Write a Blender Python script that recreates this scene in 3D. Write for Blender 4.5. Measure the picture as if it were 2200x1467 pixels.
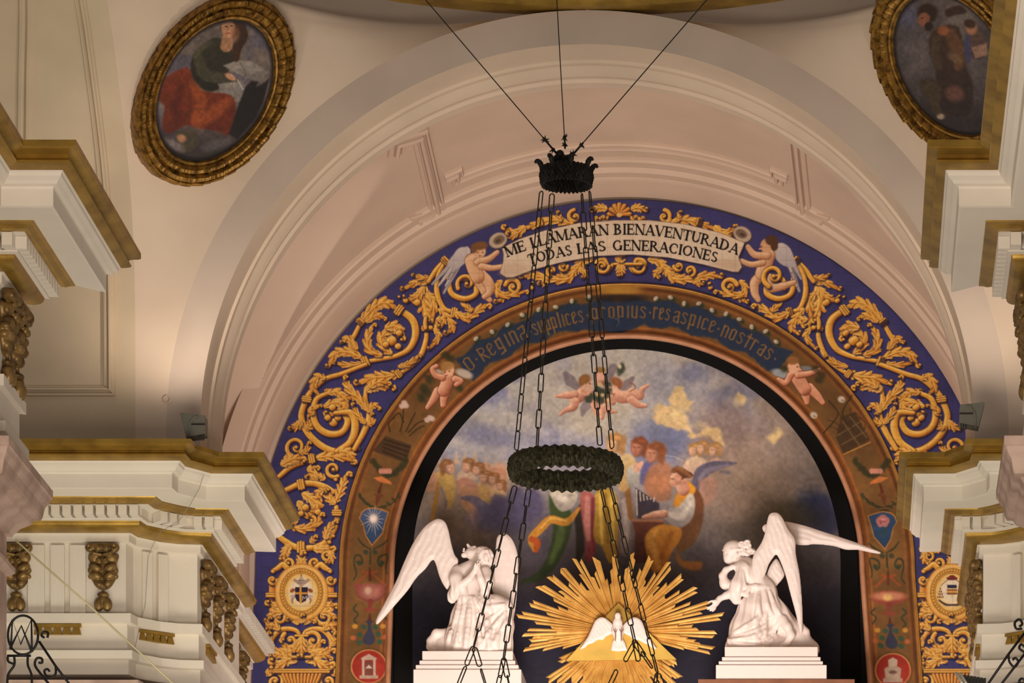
import bpy, bmesh, math, random
import numpy as np
from mathutils import Vector, Matrix
random.seed(7); np.random.seed(7)
for o in list(bpy.data.objects): bpy.data.objects.remove(o)
scene = bpy.context.scene
C = scene.collection
PI = math.pi
# ------------------------------------------------------------------ camera (level, risen lens): eye at the origin looking along +Y
F, VX, VY = 5568.0, 1820.0, 3200.0
K = 1.6                          # survey depths are nominal; true depth = K * nominal
cam = bpy.data.cameras.new('camera'); cam_o = bpy.data.objects.new('camera', cam); C.objects.link(cam_o)
cam_o.location = (0, 0, 0); cam_o.rotation_euler = (PI/2, 0, 0)
cam.sensor_width = 36.0; cam.sensor_fit = 'HORIZONTAL'; cam.lens = 36.0*F*K/2200.0
cam.shift_x = -(VX-1100.0)/2200.0; cam.shift_y = (VY-733.5)/2200.0
cam.clip_end = 200
scene.camera = cam_o
# ------------------------------------------------------------------ light
vs = scene.view_settings
vs.view_transform = 'Standard'; vs.look = 'None'; vs.gamma = 1.0; vs.use_curve_mapping = False
vs.exposure = 0.05
world = bpy.data.worlds.new('world'); scene.world = world; world.use_nodes = True
world.node_tree.nodes['Background'].inputs[0].default_value = (1.0, 0.86, 0.75, 1)
world.node_tree.nodes['Background'].inputs[1].default_value = 0.23
def area(name, loc, target, size, power, col, size_y=None):
    l = bpy.data.lights.new(name, 'AREA'); l.energy = power; l.color = col; l.size = size
    if size_y: l.shape = 'RECTANGLE'; l.size_y = size_y
    o = bpy.data.objects.new(name, l); C.objects.link(o); o.location = loc
    o.rotation_euler = (Vector(target)-Vector(loc)).to_track_quat('-Z', 'Y').to_euler()
    return o
def spot(name, loc, target, power, col, ang=80, blend=0.6, r=0.15):
    l = bpy.data.lights.new(name, 'SPOT'); l.energy = power; l.color = col; l.spot_size = math.radians(ang); l.spot_blend = blend; l.shadow_soft_size = r
    o = bpy.data.objects.new(name, l); C.objects.link(o); o.location = loc
    o.rotation_euler = (Vector(target)-Vector(loc)).to_track_quat('-Z', 'Y').to_euler()
    return o
area('nave_light', (-2.7, 20.0, 0.5), (-3.5, 44, 9.5), 6.0, 1800, (1.0, 0.88, 0.76))
area('entablature_fill', (-3.2, 36.5, 0.5), (-6.5, 44, 8.6), 3.0, 110, (1.0, 0.90, 0.72)).data.spread = math.radians(120)  # added unseen fill, brightens the far left entablature from below
area('architrave_fill', (-7.6, 40.2, 4.2), (-7.8, 43.8, 9.0), 1.6, 130, (1.0, 0.92, 0.72))  # invented fill put in close below to lift the left architrave
area('architrave_fill', (2.2, 40.2, 4.2), (2.4, 43.8, 9.0), 1.6, 90, (1.0, 0.92, 0.72))  # its added counterpart under the right architrave, no fixture there
area('chancel_light', (-2.7, 41.0, 5.0), (-2.7, 51.0, 10.0), 2.5, 270, (1.0, 0.84, 0.78)).data.spread = math.radians(90)
# ------------------------------------------------------------------ helpers
XC = -2.746                      # axis of the church
def W(px, py, Y):                # point on the frontal plane at depth Y that the survey photograph shows at px, py
    return Vector(((px-VX)*Y/F, Y*K, (VY-py)*Y/F))
def mir(v): return (2*XC-v[0], v[1], v[2])
def lin(c):
    return tuple((x/255.0/12.92 if x/255.0 <= 0.04045 else ((x/255.0+0.055)/1.055)**2.4) for x in c)
MATS = {}
def mat(name, rgb, rough=0.7, metal=0.0, var=0.06, scale=3.0, bump=0.0, bscale=40.0, rgb2=None, spec=0.3):
    if name in MATS: return MATS[name]
    m = bpy.data.materials.new(name); m.use_nodes = True
    nt = m.node_tree; b = nt.nodes['Principled BSDF']
    b.inputs['Roughness'].default_value = rough; b.inputs['Metallic'].default_value = metal
    b.inputs['Specular IOR Level'].default_value = spec
    c = lin(rgb); c2 = lin(rgb2) if rgb2 else tuple(x*(1-3*var) for x in c)
    tc = nt.nodes.new('ShaderNodeTexCoord')
    n = nt.nodes.new('ShaderNodeTexNoise'); n.inputs['Scale'].default_value = scale; n.inputs['Detail'].default_value = 6
    nt.links.new(tc.outputs['Object'], n.inputs['Vector'])
    r = nt.nodes.new('ShaderNodeValToRGB')
    r.color_ramp.elements[0].position = 0.32; r.color_ramp.elements[0].color = (*c2, 1)
    r.color_ramp.elements[1].position = 0.62; r.color_ramp.elements[1].color = (*c, 1)
    nt.links.new(n.outputs['Fac'], r.inputs['Fac']); nt.links.new(r.outputs['Color'], b.inputs['Base Color'])
    if bump:
        n2 = nt.nodes.new('ShaderNodeTexNoise'); n2.inputs['Scale'].default_value = bscale; n2.inputs['Detail'].default_value = 4
        nt.links.new(tc.outputs['Object'], n2.inputs['Vector'])
        bp = nt.nodes.new('ShaderNodeBump'); bp.inputs['Strength'].default_value = bump; bp.inputs['Distance'].default_value = 0.02
        nt.links.new(n2.outputs['Fac'], bp.inputs['Height']); nt.links.new(bp.outputs['Normal'], b.inputs['Normal'])
    MATS[name] = m; return m
def paint_mat(name, rough=0.65, bump=0.15, spec=0.25):
    m = bpy.data.materials.new(name); m.use_nodes = True; nt = m.node_tree; b = nt.nodes['Principled BSDF']
    a = nt.nodes.new('ShaderNodeVertexColor'); a.layer_name = 'paint'
    nt.links.new(a.outputs['Color'], b.inputs['Base Color']); b.inputs['Roughness'].default_value = rough
    b.inputs['Specular IOR Level'].default_value = spec
    return m
def tag(o, label=None, cat=None, group=None, kind=None):
    if label: o['label'] = label
    if cat: o['category'] = cat
    if group: o['group'] = group
    if kind: o['kind'] = kind
    return o
def empty(name, loc=(0, 0, 0), label=None, cat=None, group=None, kind=None):
    o = bpy.data.objects.new(name, None); C.objects.link(o); o.location = loc; o.empty_display_size = 0.1
    return tag(o, label, cat, group, kind)
def link(name, me, m, parent=None, loc=None, rot=None, scl=None):
    o = bpy.data.objects.new(name, me); C.objects.link(o)
    if m is not None and len(me.materials) == 0: me.materials.append(m)
    if parent is not None:
        o.parent = parent
        if parent.location.length > 0 or parent.rotation_euler.to_matrix() != Matrix.Identity(3):
            pass
    if loc is not None: o.location = loc
    if rot is not None: o.rotation_euler = rot
    if scl is not None: o.scale = scl
    return o
def mesh(name, v, f, smooth=False, auto=None):
    me = bpy.data.meshes.new(name); me.from_pydata([tuple(map(float, p)) for p in v], [], [tuple(map(int, q)) for q in f])
    if smooth:
        me.polygons.foreach_set('use_smooth', [True]*len(me.polygons))
        if auto: me.set_sharp_from_angle(angle=math.radians(auto))
    me.update(); return me
def obj(name, v, f, m, parent=None, smooth=False, auto=None, **k):
    return link(name, mesh(name, v, f, smooth, auto), m, parent, **k)
class MB:
    def __init__(s): s.v = []; s.f = []
    def add(s, v, f):
        n = len(s.v); s.v += [tuple(p) for p in v]; s.f += [tuple(i+n for i in q) for q in f]; return s
    def box(s, a, b):
        (x0, y0, z0), (x1, y1, z1) = a, b
        return s.add([(x0,y0,z0),(x1,y0,z0),(x1,y1,z0),(x0,y1,z0),(x0,y0,z1),(x1,y0,z1),(x1,y1,z1),(x0,y1,z1)],
                     [(0,3,2,1),(4,5,6,7),(0,1,5,4),(1,2,6,5),(2,3,7,6),(3,0,4,7)])
    def grid(s, rows, closed_u=False, closed_v=False):
        nu = len(rows); nv = len(rows[0]); v = [p for r in rows for p in r]; f = []
        for i in range(nu if closed_u else nu-1):
            for j in range(nv if closed_v else nv-1):
                a = i*nv+j; b = i*nv+(j+1) % nv; c = ((i+1) % nu)*nv+(j+1) % nv; d = ((i+1) % nu)*nv+j
                f.append((a, b, c, d))
        return s.add(v, f)
    def tube(s, pts, r, n=8, caps=True):
        pts = [Vector(p) for p in pts]; rs = r if hasattr(r, '__len__') else [r]*len(pts)
        rows = []; up = None
        for i, p in enumerate(pts):
            t = (pts[min(i+1, len(pts)-1)]-pts[max(i-1, 0)]).normalized()
            if up is None: up = Vector((0, 0, 1)) if abs(t.z) < 0.9 else Vector((0, 1, 0))
            a = (up-t*up.dot(t)).normalized(); b = t.cross(a); up = a
            rows.append([p+(a*math.cos(2*PI*k/n)+b*math.sin(2*PI*k/n))*rs[i] for k in range(n)])
        base = len(s.v); s.grid(rows, closed_v=True)
        if caps:
            s.f.append(tuple(base+k for k in range(n))[::-1]); s.f.append(tuple(base+(len(pts)-1)*n+k for k in range(n)))
        return s
    def prism(s, poly, d):       # poly: 3-D outline, d: extrusion vector
        n = len(poly); v = [Vector(p) for p in poly]; v2 = [p+Vector(d) for p in v]
        f = [tuple(range(n))[::-1], tuple(range(n, 2*n))]+[(i, (i+1) % n, n+(i+1) % n, n+i) for i in range(n)]
        return s.add(v+v2, f)
    def build(s, name, m, parent=None, smooth=False, auto=None, **k):
        return obj(name, s.v, s.f, m, parent, smooth, auto, **k)
def fix_normals(o):
    bm = bmesh.new(); bm.from_mesh(o.data); bmesh.ops.recalc_face_normals(bm, faces=bm.faces); bm.to_mesh(o.data); bm.free(); return o
def crom(pts, n=8, closed=False):   # catmull-rom through points of any dimension
    P = np.array(pts, float)
    if len(P) < 3 and not closed: 
        t = np.linspace(0, 1, n+1)[:, None]; return P[0]*(1-t)+P[-1]*t
    if closed: P = np.vstack([P[-1], P, P[0], P[1]])
    else: P = np.vstack([2*P[0]-P[1], P, 2*P[-1]-P[-2]])
    out = []
    for i in range(1, len(P)-2):
        p0, p1, p2, p3 = P[i-1], P[i], P[i+1], P[i+2]
        for t in np.linspace(0, 1, n, endpoint=False):
            out.append(0.5*((2*p1)+(p2-p0)*t+(2*p0-5*p1+4*p2-p3)*t*t+(-p0+3*p1-3*p2+p3)*t**3))
    if not closed: out.append(P[-2])
    return np.array(out)
# ================================================================== materials of the building
M_cream = mat('cream_plaster', (214, 194, 174), 0.85, var=0.03, scale=1.2, bump=0.05, bscale=60)
M_vault = mat('rose_plaster', (206, 182, 162), 0.85, var=0.03, scale=1.0, bump=0.05, bscale=60)
M_band = mat('grey_painted_band', (196, 179, 165), 0.85, var=0.03, scale=1.5)
M_jamb = mat('beige_plaster', (200, 182, 156), 0.85, var=0.04, scale=1.2)
M_white = mat('white_stucco', (218, 209, 194), 0.7, var=0.02, scale=2.0, bump=0.03, bscale=50)
M_gold = mat('gold_paint', (168, 134, 58), 0.36, 0.55, var=0.10, scale=4.0, bump=0.05, bscale=25, rgb2=(134, 104, 44))
M_bronze = mat('gilt_carving', (138, 110, 64), 0.42, 0.45, var=0.12, scale=9.0, rgb2=(84, 64, 36))
M_dirt = mat('dusty_ledge', (120, 104, 84), 0.9, var=0.15, scale=2.5, rgb2=(70, 58, 46))
ZS = 11.186                       # springing of the crossing arch above the eye
Y1 = 27.40                        # face of the crossing arch
R1 = 4.094                        # its clear radius
# ------------------------------------------------------------------ crossing arch: face band, soffit, mouldings
def arc_pt(r, th, Y, zc=ZS): return (XC+r*math.cos(th), Y, zc+r*math.sin(th))
N = 128
ths = [PI*k/N for k in range(N+1)]
def ring(profile, zc=ZS, legs=None):  # profile: (radius, Y) rows swept round the half circle; legs: straight drop below springing
    rows = []
    for r, Y in profile:
        row = [arc_pt(r, t, Y, zc) for t in ths]
        if legs: row = [(XC+r, Y, zc-legs)]+row+[(XC-r, Y, zc-legs)]
        rows.append(row)
    return rows
arch = empty('wall_crossing', (0, 0, 0), 'cream plaster crossing arch with a painted grey band and moulded inner rim', 'arch', kind='structure')
mb = MB(); mb.grid(ring([(R1+0.36, Y1), (R1, Y1)], legs=.46)); fix_normals(mb.build('painted_band', M_band, arch, True))
mb = MB(); mb.grid(ring([(R1, Y1), (R1, Y1+0.30)], legs=.46)); mb.build('soffit', M_cream, arch, True)
prof = [(R1, Y1+.30), (R1-.03, Y1+.31), (R1-.03, Y1+.36), (R1+.0, Y1+.38), (R1-.05, Y1+.44), (R1-.07, Y1+.50), (R1-.05, Y1+.56), (R1-.02, Y1+.58), (R1-.02, Y1+.64), (R1-.05, Y1+.66), (R1-.05, Y1+.76), (R1+.1, Y1+.80), (R1+.75, Y1+.80)]
mb = MB(); mb.grid(ring(prof, legs=.46)); o = mb.build('rim_moulding', M_cream, arch, True, 30)
# ------------------------------------------------------------------ chancel vault with side lunettes
RV, ZV = 4.78, 11.30
YA, YB = Y1+0.70, 32.02
LY, LW, LH, LX = 29.85, 1.62, 4.02, 4.85
def vault_r(th, Y):
    d = (Y-LY)/LW
    if abs(d) >= 1: return RV
    zl = LH*math.sqrt(1-d*d)
    s, c = math.sin(th), abs(math.cos(th))
    r = min(zl/max(s, 1e-4), LX/max(c, 1e-4))
    q = (r-RV)/.022
    return RV+.022*(q if q > 30 else math.log1p(math.exp(max(q, -60))))
mb = MB(); rows = []
NT, NY = 560, 320
for i in range(NT+1):
    th = -0.02+(PI+0.04)*i/NT
    rows.append([arc_pt(vault_r(th, YA+(YB-YA)*j/NY), th, YA+(YB-YA)*j/NY, ZV) for j in range(NY+1)])
mb.grid(rows)
ceil = mb.build('ceiling', M_vault, None, True, 40)
tag(ceil, 'rose plaster barrel vault over the chancel with pointed side lunettes', 'vault', kind='structure')
# walls of the chancel below the vault
for sx, nm in ((-1, 'wall_left'), (1, 'wall_right')):
    mb = MB(); x = XC+sx*4.80
    mb.add([(x, Y1+.7, 6.5), (x, 32.02, 6.5), (x, 32.02, 11.4), (x, Y1+.7, 11.4)], [(0, 1, 2, 3)])
    tag(mb.build(nm, M_vault), 'rose plaster side wall of the chancel on the %s' % ('left' if sx < 0 else 'right'), 'wall', kind='structure')
# rib against the end wall
rib = empty('trim_1', (0, 0, 0), 'moulded plaster rib where the chancel vault meets the painted end wall', 'rib', kind='structure')
ZB = 11.32
def ring_at(profile, zc, t0=0.0, t1=PI, n=128):
    return [[arc_pt(r, t0+(t1-t0)*k/n, Y, zc) for k in range(n+1)] for r, Y in profile]
mb = MB(); mb.grid(ring([(4.95, 31.26), (4.75, 31.26), (4.735, 31.29), (4.71, 31.30), (4.71, 31.42), (4.69, 31.43), (4.66, 31.45), (4.66, 31.55), (4.645, 31.57), (4.63, 31.60), (4.63, 31.98)], ZB, legs=3)); mb.build('rib_moulding', M_vault, rib, True, 30)
# panel frames on the vault
def on_vault(px, py, r=RV):
    lo, hi = 26.0, 33.0
    for _ in range(50):
        Y = (lo+hi)/2; p = W(px, py, Y)
        if math.hypot(p.x-XC, p.z-ZV) < r: lo = Y
        else: hi = Y
    p = W(px, py, lo); return math.atan2(p.z-ZV, p.x-XC), lo
def vault_strip(pts, prof, name, parent, m=M_vault, mirror=False):
    P = [Vector((t*RV, Y)) for t, Y in pts]; rows = []
    for i, p in enumerate(P):
        def nrm(a, b):
            d = (b-a).normalized(); return Vector((-d.y, d.x))
        if i == 0: n = nrm(P[0], P[1])
        elif i == len(P)-1: n = nrm(P[-2], P[-1])
        else:
            n1, n2 = nrm(P[i-1], p), nrm(p, P[i+1]); n = (n1+n2)/(1+n1.dot(n2)+1e-6)
        row = []
        for w, h in prof:
            q = p+n*w; th = q.x/RV
            if mirror: th = PI-th
            row.append(arc_pt(RV-h, th, q.y, ZV))
        rows.append(row)
    mb = MB(); mb.grid(rows); return fix_normals(mb.build(name, m, parent, False))
STRIP0 = [(-.10, -.01), (-.10, .02), (-.085, .03), (-.06, .03), (-.055, .01), (-.03, .01), (-.025, .04), (.0, .05), (.025, .04), (.03, .01), (.055, .01), (.06, .035), (.085, .035), (.10, .02), (.10, -.01)]
STRIP = [(w*1.05, h*1.7) for w, h in STRIP0]
def cp(x, y): return on_vault(400+x/2.4444, 100+y/2.4444)
frame_pts = [cp(1095, 560), cp(1105, 500), cp(1225, 462), cp(1318, 862), cp(1215, 897), cp(1240, 985)]
vf = empty('trim_2', (0, 0, 0), 'eared stucco panel frames in relief on the chancel vault', 'moulding', kind='structure')
vault_strip(frame_pts, STRIP, 'panel_frame', vf)
vault_strip(frame_pts, STRIP, 'panel_frame', vf, mirror=True)
ta, ya = cp(1405, 838); tb, yb = cp(1440, 872)
ear = [(ta+.004, ya-.02), (tb, yb-.02), (tb, 31.02)]
arcs = [(tb+(PI-2*tb)*k/60, 31.02) for k in range(61)]
STR2 = [(w*.8, h*.8) for w, h in STRIP]
vault_strip([(ta, 30.86), (ta-.03, 30.86), (ta-.03, 31.0)] + [(ta-.03+(PI-2*(ta-.03))*k/60, 31.0) for k in range(1, 60)] + [(PI-ta+.03, 31.0), (PI-ta+.03, 30.86), (PI-ta, 30.86)], STR2, 'panel_frame', vf)
# ------------------------------------------------------------------ entablatures
CYMA = [(.92, 10.73), (.92, 10.68), (.905, 10.675)] + [(.905-.135*(k/10)-.040*math.sin(2*PI*k/10), 10.672-.108*k/10) for k in range(0, 11)]
PROFS = [
 ('top_ledge', [(-.3, 10.74), (.92, 10.73)], 'dirt'),
 ('gilded_cyma', CYMA, 'gold'),
 ('corona', [(.77, 10.564), (.755, 10.55), (.75, 10.53), (.72, 10.51), (.70, 10.49), (.665, 10.485), (.66, 10.47), (.66, 10.33), (.64, 10.325), (.43, 10.33)], 'white'),
 ('gilded_fillet', [(.43, 10.33), (.425, 10.32), (.40, 10.315), (.37, 10.30), (.36, 10.295), (.32, 10.29)], 'gold'),
 ('dentil_bed', [(.32, 10.29), (.225, 10.288), (.225, 10.18), (.24, 10.18), (.24, 10.165), (.205, 10.16)], 'white'),
]
LOWER = [
 ('gilded_ovolo', [(.205, 10.163), (.20, 10.15)] + [(.20-.13*(1-math.cos(k/6*PI/2)), 10.15-.07*math.sin(k/6*PI/2)) for k in range(7)], 'gold'),
 ('frieze', [(.07, 10.08), (.045, 10.078), (.045, 10.0), (0, 9.995), (0, 9.24)], 'white'),
 ('taenia', [(0, 9.24), (.07, 9.235), (.07, 9.14), (.02, 9.135)], 'white'),
 ('architrave', [(.02, 9.135), (.02, 8.86), (.05, 8.855), (.09, 8.84), (.09, 8.755), (.04, 8.75), (.04, 8.60), (-.5, 8.60)], 'white'),
]
MM = {'gold': M_gold, 'white': M_white, 'dirt': M_dirt}
def sweep(prof, path, mirror=False):
    rows = []
    for p, h in prof:
        row = []
        for (x, y), (ox, oy) in path:
            X = x+p*ox; row.append((2*XC-X if mirror else X, y+p*oy, h))
        rows.append(row)
    mb = MB(); mb.grid(rows); return mb
def caps(prof, end, mirror):       # closes the profile at a path end
    (x, y), (ox, oy) = end
    pts = [(x+p*ox, y+p*oy, h) for p, h in prof]
    if mirror: pts = [mir(q) for q in pts]
    return pts
def sweep_all(profs, path, parent, mirror, endcap=True):
    for nm, prof, mm in profs:
        mb = sweep(prof, path, mirror)
        o = mb.build(nm, MM[mm], parent, nm == 'gilded_ovolo' or nm == 'gilded_cyma', 35); fix_normals(o)
    if endcap:
        full = [q for _, pr, mm in profs if mm != 'dirt' for q in pr]
        pts = caps([(-.4, full[0][1])]+full+[(-.4, full[-1][1])], path[-1], mirror)
        mb = MB(); mb.add(pts, [tuple(range(len(pts)))]); mb.build('end_face', M_white, parent)
def dentils(parent, path_pts, dirs, mirror, first):  # dentil blocks along straight runs; dirs: outward normals
    w, gap = .09, .117
    for (a, b), n in zip(path_pts, dirs):
        a = Vector((a[0], a[1]*K, 0)); b = Vector((b[0], b[1]*K, 0)); L = (b-a).length; d = (b-a)/L; k = int(L/gap)
        for i in range(k):
            c = a+d*(gap*(i+.5)+(L-k*gap)/2)
            X = 2*XC-c.x if mirror else c.x
            ang = math.atan2(d.y, d.x)
            if mirror: ang = -ang
            o = link('dentil', first, None, parent, loc=(X, c.y, 10.234), rot=(0, 0, ang), scl=(1, 1+.75*abs(d.x), 1))
mb = MB(); mb.box((-.0435, -.048, -.052), (.0435, .048, .052)); den_me = mesh('dentil', mb.v, mb.f); den_me.materials.append(M_white)
s2 = 1.0
FAR = [((-10.2, 27.38), (0, -1)), ((-7.62, 27.38), (1, -1)), ((-7.575, 27.50), (.967, -.957)), ((-7.37, 27.64), (.87, -1.0)), ((-7.18, 27.70), (.74, -.978)), ((-6.95, 27.72), (1, -1)), ((-6.95, 28.53), (1, .02))]
FARL = FAR[:-1]+[((-6.95, 29.62), (1, .0))]
NEAR = [((-7.47, 12.0), (1, 0)), ((-7.47, 21.52), (1, -1)), ((-7.05, 21.52), (1, -1)), ((-7.05, 22.0), (1, .54))]
BLK2 = [((-7.29, 29.3), (1, 0)), ((-7.29, 31.6), (1, 0))]
ent = {}
for mirror, side in ((False, 'left'), (True, 'right')):
    e = empty('trim_%d' % (4 if mirror else 3), (0, 0, 0), 'white and gold entablature on the far crossing pier at the %s of the mural' % side, 'entablature', kind='structure')
    ent['far', mirror] = e
    sweep_all(PROFS, FAR, e, mirror); sweep_all(LOWER, FARL, e, mirror)
    P = lambda i, p, pth=FAR: (pth[i][0][0]+p*pth[i][1][0], pth[i][0][1]+p*pth[i][1][1])
    dp = .27
    dentils(e, [((-8.6, 27.38-dp), P(1, dp)), (P(2, dp), P(4, dp)), (P(4, dp), (P(5, dp)[0]+.04, P(5, dp)[1])), ((P(5, dp)[0], P(5, dp)[1]), (P(6, dp)))], [0]*4, mirror, den_me)
    e2 = empty('trim_%d' % (6 if mirror else 5), (0, 0, 0), 'recessed stretch of entablature on the chancel wall at the %s edge of the mural' % side, 'entablature', kind='structure')
    sweep_all(PROFS[4:], BLK2, e2, mirror); sweep_all(LOWER, BLK2, e2, mirror)
    dentils(e2, [((-7.29+dp, 29.3), (-7.29+dp, 31.6))], [0], mirror, den_me)
    e3 = empty('trim_%d' % (8 if mirror else 7), (0, 0, 0), 'white and gold entablature of the near crossing pier at the upper %s' % side, 'entablature', kind='structure')
    ent['near', mirror] = e3
    sweep_all(PROFS, NEAR, e3, mirror); sweep_all(LOWER, NEAR, e3, mirror)
    dentils(e3, [(P(1, dp, NEAR), P(2, dp, NEAR)), (P(2, dp, NEAR), P(3, dp, NEAR)), ((P(1, dp, NEAR)[0], 17.5), P(1, dp, NEAR))], [0]*3, mirror, den_me)
# ------------------------------------------------------------------ transept arches, pendentives, dome ring
TX = 7.53-2.746                   # half width at the transept arch arris
TH = [10.0, 12.0, 12.8, 13.53, 14.1, 14.53, 14.9, 15.17, 15.5, 15.75, 15.9]
TY = [27.42, 27.42, 27.40, 27.28, 27.06, 26.80, 26.58, 26.39, 26.0, 25.5, 24.7]
def t_y(h): return float(np.interp(h, TH, TY))
def t_s(h):                        # smoothed
    return sum(t_y(h+d) for d in (-.25, -.12, 0, .12, .25))/5
CXY = (XC, 24.7)
for mirror, side in ((False, 'left'), (True, 'right')):
    mb = MB(); rows = []
    hs = [10.71+(15.9-10.71)*k/60 for k in range(61)]
    fx = (lambda x: 2*XC-x) if mirror else (lambda x: x)
    rows = [[(fx(-7.53-.06*j/2 if j < 2 else -12.0), t_s(h), h) for j in (0, 1, 2)] for h in hs]
    mb.grid(rows); o = mb.build('wall_transept_%s' % side, M_jamb, None, True, 40)
    tag(o, 'beige intrados of the %s transept arch with a moulded panel' % side, 'wall', kind='structure')
    # moulded frame of the panel: vertical strip, bottom strip
    fr = empty('trim_%d' % (10 if mirror else 9), (0, 0, 0), 'stucco panel frame on the %s transept arch' % side, 'moulding', kind='structure')
    SP = [(-.055, 0), (-.055, .03), (-.035, .035), (-.02, .015), (.0, .045), (.02, .045), (.035, .02), (.05, .02), (.06, 0)]
    x0 = -7.80
    hs2 = [11.62+(15.85-11.62)*k/50 for k in range(51)]
    rows = [[(fx(x0+w), t_s(h)-d, h-(w if k == 0 else 0)) for w, d in SP] for k, h in enumerate(hs2)]
    mb = MB(); mb.grid(rows); fix_normals(mb.build('frame_strip', M_jamb, fr, True, 30))
    rows = [[(fx(x0-w if k == 0 else -9.3), t_s(11.62)-d, 11.62+w) for w, d in SP] for k in range(2)]
    mb = MB(); mb.grid(rows); fix_normals(mb.build('frame_strip', M_jamb, fr, True, 30))
    rows = []
    for k in range(31):
        t = k/30; h = 12.5+(15.6-12.5)*t; xx = -8.72+.10*t+.42*t*t
        rows.append([(fx(xx+w*1.6), t_s(h)-d, h) for w, d in SP])
    mb = MB(); mb.grid(rows); fix_normals(mb.build('frame_strip', M_jamb, fr, True, 30))
    # pendentive
    rows = []; nv = 40
    RO = R1+.36
    for k in range(73):
        th = PI-(-0.28+(PI/2+.28)*k/72) if k else PI
        th = PI-(PI/2)*k/72
        A = arc_pt(RO, th, Y1); h = A[2]; T = (-7.53, t_s(h))
        a0 = math.atan2(A[1]-CXY[1], A[0]-CXY[0]); r0 = math.hypot(A[1]-CXY[1], A[0]-CXY[0])
        a1 = math.atan2(T[1]-CXY[1], T[0]-CXY[0]); r1 = math.hypot(T[1]-CXY[1], T[0]-CXY[0])
        flat = max(0, 1-k/30)
        row = []
        for j in range(nv+1):
            v = j/nv; a = a0+(a1-a0)*v; r = r0+(r1-r0)*v
            xp, yp = CXY[0]+r*math.cos(a), CXY[1]+r*math.sin(a)
            xl, yl = A[0]+(T[0]-A[0])*v, A[1]+(T[1]-A[1])*v
            row.append((fx(xp*(1-flat)+xl*flat), yp*(1-flat)+yl*flat, h))
        rows.append(row)
    low = [(x, y, 10.72) for x, y, z in rows[0]]
    rows.insert(0, low); rows.append([(x, y-.02, 17.5) for x, y, z in rows[-1]])
    mb = MB(); mb.grid(rows); o = mb.build('wall_pendentive_%s' % side, M_cream, None, True); fix_normals(o)
    tag(o, 'cream plaster pendentive holding the oval painting at the upper %s' % side, 'wall', kind='structure')
    if not mirror: PEND = [list(map(Vector, r)) for r in rows]
# dome ring (only its underside edge shows)
mb = MB(); rows = []
CYR = 19.95
for r, z in ((7.6, 15.56), (7.38, 15.54), (7.33, 15.58), (7.28, 15.66), (7.2, 15.70), (7.2, 16.2)):
    rows.append([(XC+r*math.cos(2*PI*k/96), CYR+r*math.sin(2*PI*k/96), z+.1) for k in range(96)])
mb.grid(rows, closed_v=True); o = mb.build('trim_11', M_gold, None, True, 40)
tag(o, 'gilded ring cornice at the foot of the dome, cut by the top edge', 'cornice', kind='structure')
# end wall behind everything
mb = MB(); mb.add([(XC-4.9, 32.04, 6), (XC+4.9, 32.04, 6), (XC+4.9, 32.04, 16.3), (XC-4.9, 32.04, 16.3)], [(0, 1, 2, 3)])
# (the niche is cut out of it: built as a ring with legs)
rows = []
for r in (5.2, 3.40):
    pts = [(XC+.046+r*math.cos(t), 32.03, 11.32+r*math.sin(t)) for t in ths]
    rows.append([(pts[0][0], 32.03, 6.5)]+pts+[(pts[-1][0], 32.03, 6.5)])
mb = MB(); mb.grid(rows); o = mb.build('wall_back', M_vault); tag(o, 'plaster end wall of the chancel behind the painted arch', 'wall', kind='structure')

# nominal survey depths -> true depths
for o in bpy.data.objects:
    if o.type == 'MESH' and o.data is not den_me:
        n = len(o.data.vertices); co = np.empty(n*3, np.float32); o.data.vertices.foreach_get('co', co); co[1::3] *= K; o.data.vertices.foreach_set('co', co); o.data.update()
PEND = [[Vector((q.x, q.y*K, q.z)) for q in r] for r in PEND]
# ================================================================== a small brush engine: paints straight onto the vertices of a dense surface
def vnoise(u, v, seed=0):
    iu, iv = np.floor(u).astype(np.int64), np.floor(v).astype(np.int64); fu, fv = u-iu, v-iv
    fu = fu*fu*(3-2*fu); fv = fv*fv*(3-2*fv)
    def h(a, b):
        n = (a*374761393+b*668265263+seed*1442695041) & 0x7fffffff
        n = ((n ^ (n >> 13))*1274126177) & 0x7fffffff
        return ((n ^ (n >> 16)) & 0xffff)/65535.0
    return (h(iu, iv)*(1-fu)+h(iu+1, iv)*fu)*(1-fv)+(h(iu, iv+1)*(1-fu)+h(iu+1, iv+1)*fu)*fv
def fbm(u, v, scale, seed=0, octv=4):
    s = 0; a = 0.5; t = 0
    for o in range(octv):
        s = s+a*vnoise(u/scale*2**o+17.3*o, v/scale*2**o-9.1*o, seed+o); t += a; a *= .55
    return s/t
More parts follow.
